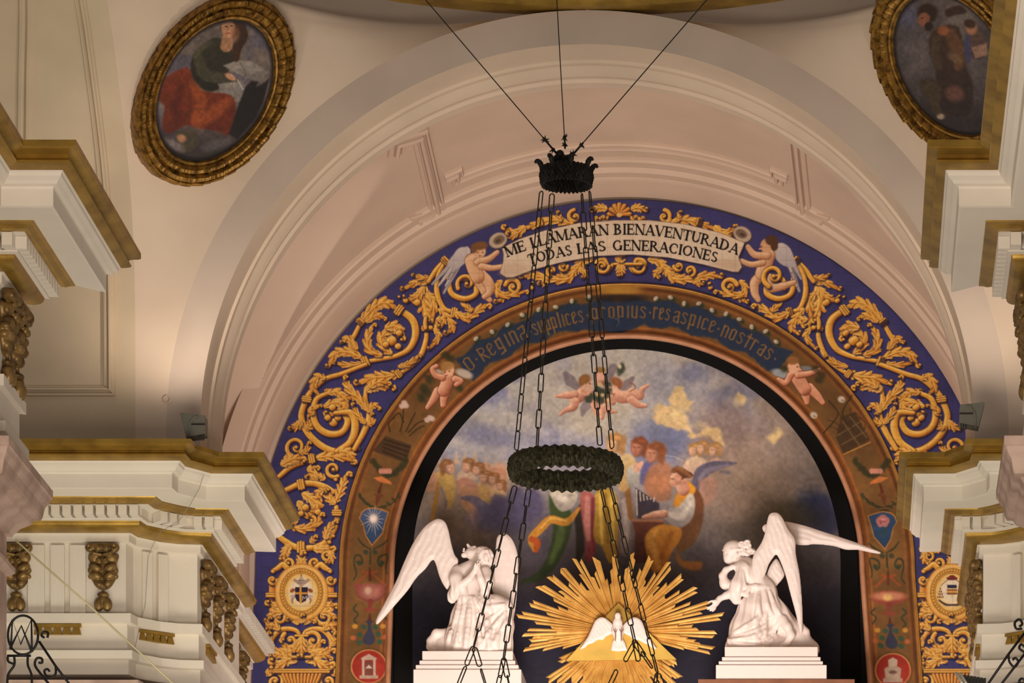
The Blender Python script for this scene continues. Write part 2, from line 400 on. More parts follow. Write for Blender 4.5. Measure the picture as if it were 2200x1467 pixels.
class Paint:
    def __init__(s, U, V, rgb):
        s.U = U.ravel().astype(float); s.V = V.ravel().astype(float); s.c = np.tile(np.array(rgb, float), (len(s.U), 1)); s.mirror = None
        order = np.argsort(s.U); s.ord = order; s.Us = s.U[order]
    def sel(s, x0, x1, y0, y1):
        a, b = np.searchsorted(s.Us, [x0, x1]); i = s.ord[a:b]; v = s.V[i]; return i[(v >= y0) & (v <= y1)]
    def put(s, i, rgb, a):
        rgb = np.asarray(rgb, float); a = np.asarray(a)[:, None] if np.ndim(a) else a
        s.c[i] = s.c[i]*(1-a)+rgb*a
    def ell(s, cx, cy, rx, ry, rot=0, rgb=(0, 0, 0), soft=0.3, a=1.0, noise=0):
        R = max(rx, ry)*(1+soft)+2; i = s.sel(cx-R, cx+R, cy-R, cy+R)
        if not len(i): return
        c, n = math.cos(rot), math.sin(rot); x, y = s.U[i]-cx, s.V[i]-cy
        d = np.hypot((x*c+y*n)/rx, (-x*n+y*c)/ry)
        if noise: d = d+noise*(fbm(s.U[i], s.V[i], max(rx, ry)*.5, int(cx+cy) % 97)-.5)
        m = np.clip((1+soft-d)/(2*soft+1e-3), 0, 1); m = m*m*(3-2*m); s.put(i, rgb, a*m)
    def poly(s, pts, rgb, soft=1.5, a=1.0, rgb2=None, ang=90, smooth=0, noise=0):
        P = crom(pts, smooth, True) if smooth else np.array(pts, float)
        e = soft+2+noise; x0, y0 = P.min(0)-e; x1, y1 = P.max(0)+e; i = s.sel(x0, x1, y0, y1)
        if not len(i): return
        x, y = s.U[i], s.V[i]
        if noise: 
            x = x+noise*(fbm(s.U[i], s.V[i], noise*3, 5)-.5)*2; y = y+noise*(fbm(s.U[i], s.V[i], noise*3, 11)-.5)*2
        inside = np.zeros(len(i), bool); dm = np.full(len(i), 1e9)
        for k in range(len(P)):
            ax, ay = P[k]; bx, by = P[(k+1) % len(P)]
            if ay != by:
                cr = ((ay > y) != (by > y)) & (x < (bx-ax)*(y-ay)/(by-ay)+ax); inside ^= cr
            dx, dy = bx-ax, by-ay; L = dx*dx+dy*dy+1e-9; t = np.clip(((x-ax)*dx+(y-ay)*dy)/L, 0, 1)
            dm = np.minimum(dm, (x-ax-t*dx)**2+(y-ay-t*dy)**2)
        d = np.sqrt(dm)*np.where(inside, 1, -1); m = np.clip((d+soft/2)/max(soft, .01), 0, 1)
        col = np.array(rgb, float)
        if rgb2 is not None:
            q = math.radians(ang); t = x*math.cos(q)+y*math.sin(q); t0, t1 = (P@np.array([math.cos(q), math.sin(q)])).min(), (P@np.array([math.cos(q), math.sin(q)])).max()
            t = np.clip((t-t0)/(t1-t0+1e-9), 0, 1)[:, None]; col = col*(1-t)+np.array(rgb2, float)*t
        s.put(i, col, a*m)
    def stroke(s, pts, w, rgb, soft=1.0, a=1.0, ramp=None, smooth=6, off=(0, 0)):
        P = crom(pts, smooth) if smooth and len(pts) > 2 else np.array(pts, float)
        P = P+np.array(off); n = len(P); ws = np.interp(np.linspace(0, 1, n), np.linspace(0, 1, len(w)), w) if hasattr(w, '__len__') else np.full(n, float(w))
        e = ws.max()+soft+1; i = s.sel(P[:, 0].min()-e, P[:, 0].max()+e, P[:, 1].min()-e, P[:, 1].max()+e)
        if not len(i): return
        x, y = s.U[i], s.V[i]; best = np.full(len(i), 1e9); lat = np.zeros(len(i)); sd = np.full(len(i), -1e9)
        for k in range(n-1):
            ax, ay = P[k]; dx, dy = P[k+1]-P[k]; L = dx*dx+dy*dy+1e-9
            t = np.clip(((x-ax)*dx+(y-ay)*dy)/L, 0, 1); ex, ey = x-ax-t*dx, y-ay-t*dy; d = np.hypot(ex, ey); ww = ws[k]+(ws[k+1]-ws[k])*t
            q = ww-d; b = q > sd; sd[b] = q[b]
            nx, ny = ex/(ww+1e-6), ey/(ww+1e-6); lt = -(nx*.55+ny*.83); lat[b] = lt[b]
        m = np.clip((sd+soft/2)/max(soft, .01), 0, 1); k = m > 0
        if not k.any(): return
        i = i[k]; m = m[k]; lt = np.clip(lat[k], -1, 1)
        if ramp is None: s.put(i, rgb, a*m)
        else:
            r = np.array([q[0] for q in ramp]); cc = np.array([q[1] for q in ramp], float)
            col = np.stack([np.interp(lt, r, cc[:, j]) for j in range(3)], 1); s.put(i, col, a*m)
    def grain(s, amt, scale, seed=3):
        f = fbm(s.U, s.V, scale, seed)-.5; s.c = s.c*(1+amt*f[:, None]*2)
def lin_np(c):
    c = np.clip(c, 0, 255)/255.0; return np.where(c <= .04045, c/12.92, ((c+.055)/1.055)**2.4)
def grid_mesh(name, P, col, gain=1.0, flip=False):     # P: (nu, nv, 3)
    nu, nv, _ = P.shape; me = bpy.data.meshes.new(name)
    idx = np.arange(nu*nv).reshape(nu, nv); q = np.stack([idx[:-1, :-1], idx[:-1, 1:], idx[1:, 1:], idx[1:, :-1]], -1).reshape(-1, 4)
    if flip: q = q[:, ::-1]
    me.vertices.add(nu*nv); me.vertices.foreach_set('co', P.reshape(-1).astype(np.float32))
    me.loops.add(q.size); me.loops.foreach_set('vertex_index', q.reshape(-1).astype(np.int32))
    me.polygons.add(len(q)); me.polygons.foreach_set('loop_start', np.arange(0, q.size, 4, dtype=np.int32))
    me.polygons.foreach_set('use_smooth', np.ones(len(q), bool))
    me.update(calc_edges=True)
    at = me.color_attributes.new('paint', 'FLOAT_COLOR', 'POINT')
    c = np.ones((nu*nv, 4), np.float32); c[:, :3] = np.clip(lin_np(col)*gain, 0, 1); at.data.foreach_set('color', c.reshape(-1))
    return me
def flat_at(U, V, Y): return np.stack([(U-VX)*Y/F, np.full(U.shape, Y*K), (VY-V)*Y/F], -1)
def arch_grid(cx, cy, r0, r1, bottom, step, lean=(8, 17)):   # band between two half circles with straight legs, in survey pixels
    nr = max(2, int(abs(r1-r0)/step)); na = int(PI*max(r0, r1)/step); nl = int((bottom-cy)/step)
    r = np.linspace(r0, r1, nr+1)
    th = np.linspace(PI, 0, na+1); ll = np.linspace(bottom-cy, 0, nl, endpoint=False)
    U = np.concatenate([cx-r[None, :]-ll[:, None]*lean[0]/240*np.ones_like(r), cx+r[None, :]*np.cos(th)[:, None], cx+r[None, :]+ll[::-1, None]*lean[1]/240*np.ones_like(r)])
    V = np.concatenate([cy+ll[:, None]+0*r, cy-r[None, :]*np.sin(th)[:, None], cy+ll[::-1, None]+0*r])
    return U, V
# ================================================================== tile mural: blue band with golden scrollwork, banner, cherubs, medallions
MX = 1349.0
U, V = arch_grid(MX, 1229, 618, 800, 1475, 1.35)
p = Paint(U, V, (58, 57, 110))
f = fbm(p.U, p.V, 40, 2); p.c *= (0.86+.28*f)[:, None]
gx = np.abs((p.U-3.0) % 27.0-.0); gy = np.abs((p.V-8.0) % 27.0)
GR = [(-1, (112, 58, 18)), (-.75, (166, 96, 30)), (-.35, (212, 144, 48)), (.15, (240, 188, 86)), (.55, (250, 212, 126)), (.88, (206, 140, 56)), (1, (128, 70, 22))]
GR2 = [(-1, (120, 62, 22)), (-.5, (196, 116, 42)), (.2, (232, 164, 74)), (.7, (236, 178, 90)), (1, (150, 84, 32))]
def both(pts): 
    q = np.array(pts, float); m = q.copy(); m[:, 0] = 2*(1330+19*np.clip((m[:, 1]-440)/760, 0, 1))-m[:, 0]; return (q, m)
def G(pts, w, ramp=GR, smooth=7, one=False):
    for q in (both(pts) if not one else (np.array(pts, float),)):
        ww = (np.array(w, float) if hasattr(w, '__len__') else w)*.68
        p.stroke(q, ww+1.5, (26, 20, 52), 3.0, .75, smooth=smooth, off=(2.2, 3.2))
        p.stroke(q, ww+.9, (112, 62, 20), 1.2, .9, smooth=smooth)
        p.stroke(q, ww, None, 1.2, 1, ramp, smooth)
def dot(x, y, r, one=False): G([(x-.6, y-.4), (x+.6, y+.4)], r, smooth=0, one=one)
def rot2(v, a): return np.array([v[0]*math.cos(a)-v[1]*math.sin(a), v[0]*math.sin(a)+v[1]*math.cos(a)])
def acan(pts, w, k=4, lob=1.5, sides=(1, -1), one=False, curl=1.0):   # acanthus leaf: scalloped outline, creases, lit lobes, curled tip
    for P0 in (both(pts) if not one else (np.array(pts, float),)):
        P = crom(P0, 10); n = len(P); T = np.gradient(P, axis=0); T /= np.hypot(T[:, 0], T[:, 1])[:, None]+1e-9; Nn = np.stack([-T[:, 1], T[:, 0]], 1); t = np.linspace(0, 1, n)
        env = np.sin(PI*np.clip(.10+.88*t, 0, 1))**.55; ph = (t*(k+.6)+.25) % 1.0; amp = w*(lob*.86+.30)*env
        sd = {}
        for q in (1, -1):
            o_ = amp*(.42+.58*ph**.7); sd[q] = P+Nn*(q*o_)[:, None]+T*(amp*.42*ph)[:, None]
        out = np.vstack([sd[1], sd[-1][::-1]])
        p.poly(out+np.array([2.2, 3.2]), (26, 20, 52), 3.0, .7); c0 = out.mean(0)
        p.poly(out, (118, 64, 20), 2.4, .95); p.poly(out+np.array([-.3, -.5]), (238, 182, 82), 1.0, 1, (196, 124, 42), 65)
        for q in (1, -1):
            for i in range(1, n-1):
                if ph[i] < ph[i-1]:
                    v = sd[q][i]; b_ = P[max(0, i-5)]; p.stroke([b_, (b_+v)/2+T[i]*1.0, v], [.5, .9, 1.1], (132, 72, 24), 1.0, .8, smooth=3)
                    j0 = max(0, i-2); e_ = sd[q][j0]; b2 = P[max(0, i-9)]; p.stroke([b2+(e_-b2)*.25, b2+(e_-b2)*.6, b2+(e_-b2)*.9], [w*.10, w*.17, w*.08], (250, 212, 124), 1.2, .75, smooth=3); p.ell(e_[0], e_[1], w*.22, w*.22, 0, (228, 158, 64), .3, .9)
        p.stroke(P[1:-2], [w*.30, w*.26, w*.12], None, 1.0, .95, GR, 0)
        e = P[-1]; q = T[-1]; sg = 1 if (P0[0, 0] < MX) else -1; e2 = e+q*w*.55; e3 = e2+rot2(q, sg*1.3)*w*.65; e4 = e3+rot2(q, sg*2.8)*w*.5
        G([e, e2, e3, e4], [w*.5, w*.44, w*.36, w*.32], GR, 4, True); dot(e4[0], e4[1], w*.40, True)
def volute(cx, cy, r, a0, turns, w, d=1, one=False):
    pts = []; n = int(14*turns)
    for k in range(n+1):
        t = k/n; rr = r*(1-t)**.8+w*.2; a = a0+d*2*PI*turns*t; pts.append((cx+rr*math.cos(a), cy+rr*math.sin(a)))
    G(pts, [w, w*.85, w*.7, w*.6], GR, 2, one); dot(cx, cy, w*.75, one)
def collar(x, y, ang, w):
    d = np.array([math.cos(ang), math.sin(ang)]); n = np.array([-d[1], d[0]])
    for t in (-1, 0, 1):
        c = np.array([x, y])+d*t*w*.55; G([c-n*w*(1.0 if t else 1.15), c+n*w*(1.0 if t else 1.15)], w*.36, smooth=0)
def A(*q): return [(540+x/2.4446, 400+y/2.4446) for x, y in q]
def B(*q): return [(540+x/3.011, 980+y/3.011) for x, y in q]
def Cb(*q): return [(900+x/2.619, 400+y/2.619) for x, y in q]
# --- upper spiral, its leaves and the stem to the bell flower
G(A((915, 745), (918, 800), (890, 885), (840, 940), (780, 982)), [5, 7, 8, 7, 6])
acan(A((780, 985), (700, 1000), (640, 1005), (560, 1035)), 9, 4)
G(A((775, 645), (845, 700), (862, 775), (830, 850), (765, 888), (690, 905), (605, 920)), [9, 11, 11, 9, 7, 6, 6])
acan(A((690, 890), (620, 860), (610, 790), (640, 730)), 7, 4, 1.5)
acan(A((770, 950), (830, 930), (880, 890)), 5, 3, 1.4)
acan(A((740, 880), (700, 850), (680, 800), (720, 760), (770, 770)), 9, 4, 1.2)
acan(A((700, 745), (760, 735), (800, 790)), 9, 3, 1.3); dot(*A((735, 810))[0], 15); dot(*A((705, 830))[0], 9); dot(*A((770, 840))[0], 9); dot(*A((775, 770))[0], 9)
acan(A((575, 715), (640, 640), (700, 610), (760, 640)), 9, 5, 1.5)
acan(A((600, 715), (650, 680), (700, 690)), 6, 3, 1.5)
G(A((575, 715), (545, 775), (520, 830), (560, 885), (600, 920)), [6, 7, 8, 8, 7])
acan(A((560, 860), (510, 800), (480, 820)), 6, 3, 1.5); acan(A((580, 900), (500, 870), (440, 880), (410, 940)), 8, 4, 1.4)
acan(A((590, 930), (520, 940), (440, 930)), 6, 3, 1.3)
collar(*A((598, 922))[0], -.4, 9); collar(*A((775, 650))[0], .6, 9); collar(*A((572, 712))[0], -.9, 7); collar(*A((915, 745))[0], 1.5, 7); collar(*A((772, 984))[0], 2.5, 7)
# --- bell flower and the stem towards the cherub
acan(A((910, 520), (900, 590), (920, 660), (960, 715)), 16, 4, .9); acan(A((905, 530), (870, 580), (820, 600)), 9, 3, 1.1); acan(A((925, 560), (960, 610), (950, 700)), 9, 3, 1.0)
dot(*A((870, 610))[0], 10); dot(*A((810, 600))[0], 7)
G(A((915, 690), (912, 720), (915, 745)), [5, 6, 5])
acan(A((925, 510), (880, 500), (800, 540)), 7, 3, 1.2); acan(A((940, 480), (890, 480), (850, 470)), 5, 2, 1.4)
G(A((930, 500), (970, 440), (1020, 385)), [6, 8, 7]); G(A((1020, 390), (980, 470), (975, 560), (1010, 640), (1060, 660)), [5, 6, 8, 7, 6]); collar(*A((1020, 392))[0], -.8, 8); collar(*A((1065, 662))[0], .2, 8)
acan(A((1065, 662), (1130, 690), (1190, 650), (1240, 625)), 9, 4, 1.2); acan(A((1160, 660), (1120, 620), (1125, 600)), 6, 2, 1.4)
acan(A((985, 640), (1030, 690), (1060, 740), (1030, 770)), 8, 4, 1.1); acan(A((970, 700), (1010, 700), (1000, 730)), 8, 3, 1.0)
acan(A((960, 745), (985, 790), (940, 850)), 6, 3, 1.2)
G(A((1035, 470), (1050, 560), (1120, 590), (1180, 560), (1160, 490), (1090, 490)), [6, 8, 8, 8, 6, 5])
volute(*A((1130, 510))[0], 20, 2.6, 1.0, 6)
dot(*A((775, 580))[0], 3); dot(*A((800, 575))[0], 3)
# --- lower spiral
G(A((600, 935), (470, 985), (390, 1010), (320, 1070), (288, 1120), (262, 1210), (300, 1300), (380, 1370), (470, 1395), (560, 1375)), [6, 7, 7, 8, 9, 9, 10, 10, 9, 7])
acan(A((390, 1010), (350, 1000), (320, 1050), (350, 1090)), 7, 4, 1.3); acan(A((265, 1230), (240, 1260), (210, 1275)), 7, 3, 1.4); acan(A((280, 1270), (310, 1260), (300, 1210)), 6, 3, 1.3)
collar(*A((290, 1118))[0], 1.7, 8); collar(*A((400, 1085))[0], -.2, 7)
G(A((400, 1085), (340, 1120), (325, 1200), (350, 1265), (410, 1300), (475, 1290), (505, 1235), (480, 1185)), [6, 8, 9, 10, 10, 10, 9, 8])
acan(A((400, 1085), (450, 1080), (490, 1110), (530, 1110)), 7, 4, 1.5); acan(A((330, 1200), (310, 1180), (360, 1150)), 5, 2, 1.5)
acan(A((380, 1160), (440, 1135), (490, 1150), (450, 1190), (400, 1200)), 9, 4, 1.2); dot(*A((430, 1240))[0], 12); dot(*A((400, 1215))[0], 9); dot(*A((455, 1215))[0], 9); dot(*A((425, 1160))[0], 10)
G(A((440, 1190), (520, 1190), (545, 1260), (520, 1340), (450, 1390)), [6, 10, 12, 11, 8])
G(A((600, 1060), (600, 1130), (620, 1200), (590, 1290), (540, 1380)), [5, 7, 9, 9, 7]); acan(A((610, 1180), (570, 1120), (510, 1060), (490, 1010)), 8, 5, 1.3); acan(A((610, 1190), (640, 1150), (670, 1160)), 6, 3, 1.2); acan(A((600, 1250), (560, 1200), (530, 1150)), 6, 3, 1.2); acan(A((610, 1250), (635, 1240), (630, 1200)), 6, 2, 1.2)
acan(A((600, 1075), (650, 1050), (740, 1050)), 9, 4, 1.4); acan(A((620, 1060), (660, 1030), (720, 1030)), 7, 3, 1.3)
acan(A((460, 1390), (510, 1400), (540, 1440)), 9, 3, 1.3); acan(A((300, 1440), (380, 1420), (450, 1420), (540, 1440)), 8, 4, 1.3)
volute(*A((235, 1370))[0], 20, 2.4, 1.2, 6); acan(A((250, 1400), (290, 1390), (300, 1350)), 6, 3, 1.2); acan(A((170, 1430), (210, 1420), (240, 1440)), 6, 3, 1.2)
# --- side piece by the entablature (third scroll)
G(B((180, 130), (250, 70), (320, 40), (400, 20)), [7, 9, 9, 8]); acan(B((190, 60), (260, 20), (330, 10)), 9, 4, 1.2); collar(*B((390, 15))[0], -.2, 8)
volute(*B((530, 85))[0], 16, 1.0, 1.2, 6); acan(B((480, 150), (430, 120), (380, 90), (420, 70)), 8, 4, 1.3); acan(B((430, 130), (400, 150), (360, 140)), 6, 3, 1.3); dot(*B((545, 150))[0], 5)
G(B((230, 215), (310, 180), (400, 175), (480, 200), (530, 230)), [8, 9, 9, 9, 8]); collar(*B((320, 182))[0], -.2, 9)
acan(B((540, 300), (570, 240), (590, 180), (620, 120)), 10, 4, 1.0); acan(B((545, 310), (500, 270), (480, 230)), 9, 3, 1.0); acan(B((470, 215), (430, 240), (450, 280)), 7, 3, 1.2)
G(B((550, 330), (555, 400), (530, 480), (470, 560), (390, 590), (300, 590), (220, 550), (170, 510)), [7, 8, 9, 9, 9, 9, 9, 8]); collar(*B((552, 365))[0], 1.6, 8); collar(*B((320, 588))[0], 0, 10)
acan(B((330, 240), (380, 270), (430, 320), (380, 380)), 12, 5, .9); acan(B((300, 290), (340, 340), (400, 390)), 10, 4, .9); dot(*B((350, 330))[0], 10); dot(*B((430, 360))[0], 9); dot(*B((320, 370))[0], 8)
acan(B((250, 450), (330, 470), (420, 440), (450, 380)), 8, 4, 1.3); acan(B((300, 430), (270, 410), (260, 440)), 6, 2, 1.4); acan(B((480, 540), (490, 480), (540, 420)), 7, 4, 1.2)
acan(B((250, 570), (220, 620), (210, 660)), 9, 4, 1.2); acan(B((400, 600), (480, 600), (520, 590)), 9, 4, 1.2); acan(B((380, 560), (400, 540), (410, 520)), 6, 2, 1.2); volute(*B((490, 640))[0], 11, 1, 1.1, 5); acan(B((510, 610), (520, 660), (500, 690)), 7, 3, 1.2); dot(*B((505, 555))[0], 5); dot(*B((530, 515))[0], 4)
# --- medallion
def medal(cx, one=True):
    s = 1 if cx < MX else -1; X = lambda q: [(cx+s*(x-324)/3.011, 980+y/3.011) for x, y in q]
    for sx in (-1, 1):
        q = lambda *pts: [(cx+sx*x/3.011, 980+y/3.011) for x, y in pts]
        G(q((190, 800), (190, 860), (192, 910)), [10, 9, 11], GR2, one=True); volute(*q((188, 800))[0], 9, 0, 1.2, 5, one=True)
        for yy in (890, 905): G(q((155, yy), (225, yy)), 3.4, one=True, smooth=0)
        volute(*q((85, 690))[0], 10, 2.2 if sx > 0 else .9, 1.1, 5, sx, one=True)
        G(q((40, 720), (80, 730), (120, 700), (150, 720), (185, 740)), [5, 7, 9, 8, 6], one=True); dot(*q((185, 745))[0], 5, True)
        acan(q((120, 960), (170, 970), (215, 960)), 9, 3, 1.1, one=True); volute(*q((145, 1040))[0], 17, 3.6, 1.2, 7, -sx, one=True); acan(q((120, 1010), (180, 1010), (215, 1060)), 8, 4, 1.1, one=True)
        acan(q((190, 1080), (215, 1100), (210, 1050)), 6, 3, 1.1, one=True)
        acan(q((20, 1090), (45, 1050), (80, 1060)), 7, 3, 1.2, one=True)
        G(q((10, 1160), (30, 1130), (80, 1115), (140, 1125), (190, 1180), (190, 1240)), [5, 6, 7, 8, 8, 6], one=True); acan(q((140, 1125), (180, 1090), (210, 1120)), 7, 3, 1.2, one=True)
        volute(*q((75, 1190))[0], 17, 4.0, 1.1, 7, sx, one=True); acan(q((20, 1180), (30, 1240), (90, 1250), (130, 1200)), 8, 4, 1.2, one=True); acan(q((190, 1230), (210, 1190), (215, 1150)), 7, 3, 1.2, one=True)
        acan(q((60, 1260), (130, 1270), (200, 1250)), 9, 4, 1.1, one=True); acan(q((90, 1300), (140, 1280), (190, 1300)), 7, 3, 1.2, one=True)
        acan(q((30, 1330), (80, 1310), (140, 1350), (190, 1340)), 11, 5, 1.0, one=True); dot(*q((195, 1365))[0], 5, True)
        volute(*q((170, 1455))[0], 19, 4.0 if sx < 0 else 5.4, 1.4, 7, -sx, one=True); acan(q((200, 1420), (215, 1400), (190, 1390)), 6, 2, 1.2, one=True)
    for yy, ww, hh in ((1382, 178, 3.2), (1395, 178, 3.0), (1298, 60, 4), (1160, 38, 3.6)): G([(cx-ww/3.011, 980+yy/3.011), (cx+ww/3.011, 980+yy/3.011)], hh, one=True, smooth=0)
    acan([(cx, 980+1165/3.011), (cx, 980+1230/3.011), (cx, 980+1280/3.011)], 9, 3, 1.2, one=True)
    for k in range(-5, 6): G([(cx+k*8, 980+1412/3.011), (cx+k*7.2, 980+1440/3.011), (cx+k*5.6, 980+1490/3.011)], [4.2, 4.0, 3.0], GR2, one=True)
    acan([(cx, 1225), (cx, 1205), (cx, 1190)], 10, 4, 1.1, one=True)
    cy = 980+880/3.011
    p.ell(cx, cy, 58, 62, 0, (178, 110, 40), .03); p.ell(cx, cy, 56, 60, 0, (236, 178, 84), .05); p.ell(cx, cy-3, 50, 54, 0, (244, 200, 120), .12)
    p.ell(cx, cy, 47, 52, 0, (150, 92, 30), .03); p.ell(cx, cy, 45.5, 50.5, 0, (214, 154, 58), .03)
    for k in range(44):
        a = 2*PI*k/44; dx, dy = 42*math.cos(a), 46.8*math.sin(a); p.ell(cx+dx, cy+dy, 2.7, 2.7, 0, (120, 70, 22), .3); p.ell(cx+dx-.5, cy+dy-.6, 1.9, 1.9, 0, (240, 190, 96), .4)
    p.ell(cx, cy, 37.5, 42, 0, (140, 84, 28), .03); p.ell(cx, cy, 36, 40.5, 0, (236, 190, 92), .05); p.ell(cx, cy, 30, 34, 0, (240, 214, 160), .35); p.ell(cx, cy-4, 22, 24, 0, (236, 222, 196), .4)
    acan([(cx, cy+66), (cx, cy+60), (cx, cy+50)], 7, 3, 1.2, one=True)
    return cx, cy
cx, cy = medal(540+324/3.011)
# papal arms: tiara, keys, shield with cross and M
for sx in (-1, 1):
    p.stroke([(cx, cy-14), (cx+sx*14, cy-26)], [2, 3.5], (176, 150, 130), 1.2, smooth=0); p.ell(cx+sx*19, cy-4, 6, 4, sx*.5, (150, 84, 40), .2); p.stroke([(cx+sx*14, cy+8), (cx+sx*20, cy+16), (cx+sx*18, cy+24)], [2, 2, 1.2], (150, 120, 110), 1)
    p.ell(cx+sx*19, cy+9, 5, 4, 0, (190, 170, 168), .4)
p.poly([(cx-8, cy-17), (cx-7, cy-26), (cx-3, cy-32), (cx, cy-35), (cx+3, cy-32), (cx+7, cy-26), (cx+8, cy-17)], (170, 152, 140), 1.2, 1, (196, 178, 160), 0)
for yy in (-20, -25): p.stroke([(cx-7.5, cy+yy), (cx+7.5, cy+yy)], .8, (120, 96, 84), .8, smooth=0)
p.stroke([(cx, cy-34), (cx, cy-39)], .9, (90, 70, 60), .8, smooth=0)
sh = [(cx-13.5, cy-11), (cx+13.5, cy-11), (cx+13.5, cy+10), (cx+10, cy+18), (cx, cy+23), (cx-10, cy+18), (cx-13.5, cy+10)]
p.poly(sh, (30, 28, 58), 1.2); p.stroke([(cx-2, cy-11), (cx-2, cy+22)], 2.3, (226, 160, 60), .8, smooth=0); p.stroke([(cx-13, cy+2), (cx+13, cy+2)], 2.1, (226, 160, 60), .8, smooth=0)
for q in ([(2.5, 17), (2.5, 8)], [(2.5, 8), (6.5, 13)], [(6.5, 13), (10.5, 8)], [(10.5, 8), (10.5, 16)]): p.stroke([(cx+x, cy+y) for x, y in q], .7, (200, 190, 170), .8, smooth=0)
p.stroke([(cx-22, cy+26), (cx, cy+30), (cx+22, cy+26)], 2.6, (224, 196, 140), 1.5, .8)
cx2, cy2 = medal(2*MX-(540+324/3.011)-5)
# cardinal's arms: hat, cords, tassels, shield
p.ell(cx2, cy2-30, 12, 4, 0, (110, 34, 36), .15); p.ell(cx2, cy2-33, 7, 4, 0, (124, 40, 40), .2)
p.poly([(cx2-11, cy2-16), (cx2+11, cy2-16), (cx2+11, cy2+2), (cx2, cy2+12), (cx2-11, cy2+2)], (226, 204, 150), 1.5)
p.poly([(cx2-10, cy2-16), (cx2+10, cy2-16), (cx2+10, cy2-9), (cx2-10, cy2-9)], (36, 34, 70), 1.2)
for yy, cc in ((-5, (140, 70, 36)), (-1, (220, 150, 50)), (3, (120, 70, 40))): p.stroke([(cx2-10, cy2+yy), (cx2+10, cy2+yy)], 1.6, cc, .8, smooth=0)
for sx in (-1, 1):
    p.stroke([(cx2+sx*6, cy2-29), (cx2+sx*18, cy2-20), (cx2+sx*24, cy2-14)], .8, (120, 80, 60), .8)
    for r in range(4):
        for c_ in range(r+1): p.ell(cx2+sx*25+(c_-r/2)*3.6, cy2-8+r*6, 1.2, 2.4, 0, (104, 52, 44), .3)
p.stroke([(cx2-28, cy2+17), (cx2-14, cy2+26), (cx2, cy2+27), (cx2+14, cy2+26), (cx2+28, cy2+17)], [1.8, 2.6, 2.2, 2.6, 1.8], (86, 66, 60), 1.0)
# --- top: shell, sprays above and below the banner
for k in range(-3, 4):
    a = -PI/2+k*.50; q = Cb((1127, 160))[0]; G([q, (q[0]+22*math.cos(a), q[1]+22*math.sin(a))], [3, 6.4], GR2, one=True, smooth=0)
p.ell(*Cb((1127, 162))[0], 6, 5, 0, (236, 190, 110), .3)
for sx in (0, 1):
    q = lambda *pts: [((2*MX-x if sx else x)-(19 if not sx else -19)+19, y) for x, y in Cb(*pts)]
acan(Cb((1060, 130), (1020, 120), (985, 135)), 8, 4, 1.1); volute(*Cb((1040, 175))[0], 7, 0, 1.0, 4); volute(*Cb((1000, 180))[0], 6, 0, 1.0, 4)
volute(*Cb((875, 170))[0], 13, 4.6, 1.1, 6, -1); acan(Cb((870, 210), (810, 200), (740, 190), (660, 215), (580, 245)), 8, 5, 1.3); acan(Cb((800, 200), (790, 165), (780, 150)), 5, 2, 1.3); acan(Cb((600, 225), (540, 270), (480, 240)), 9, 4, 1.2); acan(Cb((560, 260), (520, 280), (500, 270)), 7, 3, 1.2)
collar(*Cb((680, 200))[0], -.3, 7)
G(Cb((1060, 440), (1040, 410), (1000, 425), (1010, 470), (1060, 480), (1090, 440)), [5, 6, 6, 6, 6, 5]); volute(*Cb((1030, 450))[0], 14, 0, 1.3, 5); G([(1320, 400+437/2.619), (1378, 400+437/2.619)], 4, smooth=0, one=True)
acan(Cb((1127, 440), (1127, 470), (1130, 495)), 6, 3, 1.4); acan(Cb((1127, 430), (1127, 410), (1127, 395)), 7, 3, 1.3)
acan(Cb((980, 410), (920, 420), (880, 470), (820, 490)), 9, 5, 1.2); acan(Cb((880, 470), (840, 520), (740, 520), (640, 500), (580, 510)), 9, 6, 1.2); volute(*Cb((810, 450))[0], 9, 0, 1.2, 5); volute(*Cb((745, 475))[0], 10, 2, 1.2, 5); acan(Cb((900, 460), (940, 490), (930, 510)), 6, 3, 1.2); acan(Cb((700, 515), (710, 545), (680, 550)), 6, 3, 1.2); dot(*Cb((635, 570))[0], 6); dot(*Cb((640, 545))[0], 4)
volute(*Cb((530, 565))[0], 16, 3.4, 1.3, 7); acan(Cb((450, 600), (480, 620), (440, 650)), 7, 3, 1.2); acan(Cb((470, 530), (440, 560), (455, 610), (540, 610), (600, 590)), 7, 5, 1.1)
# --- cherubs holding the banner
SK = [(-1, (150, 96, 66)), (-.5, (196, 142, 100)), (.1, (226, 180, 138)), (.6, (238, 200, 162)), (1, (190, 140, 104))]
def flesh(pts, w, smooth=5): 
    p.stroke(pts, np.array(w)+1.0, (120, 72, 46), 1.4, .9, smooth=smooth); p.stroke(pts, w, None, 1.4, 1, SK, smooth)
def feathers(base, tips, w, c1, c2):
    for k, t in enumerate(tips): 
        q = [base, ((base[0]+t[0])/2+3, (base[1]+t[1])/2-4), t]; p.stroke(q, [w*.8, w, w*.5], (100, 92, 100), 1.2, .9); p.stroke(q, [w*.7, w*.8, w*.3], c1 if k % 2 else c2, 1.0, 1)
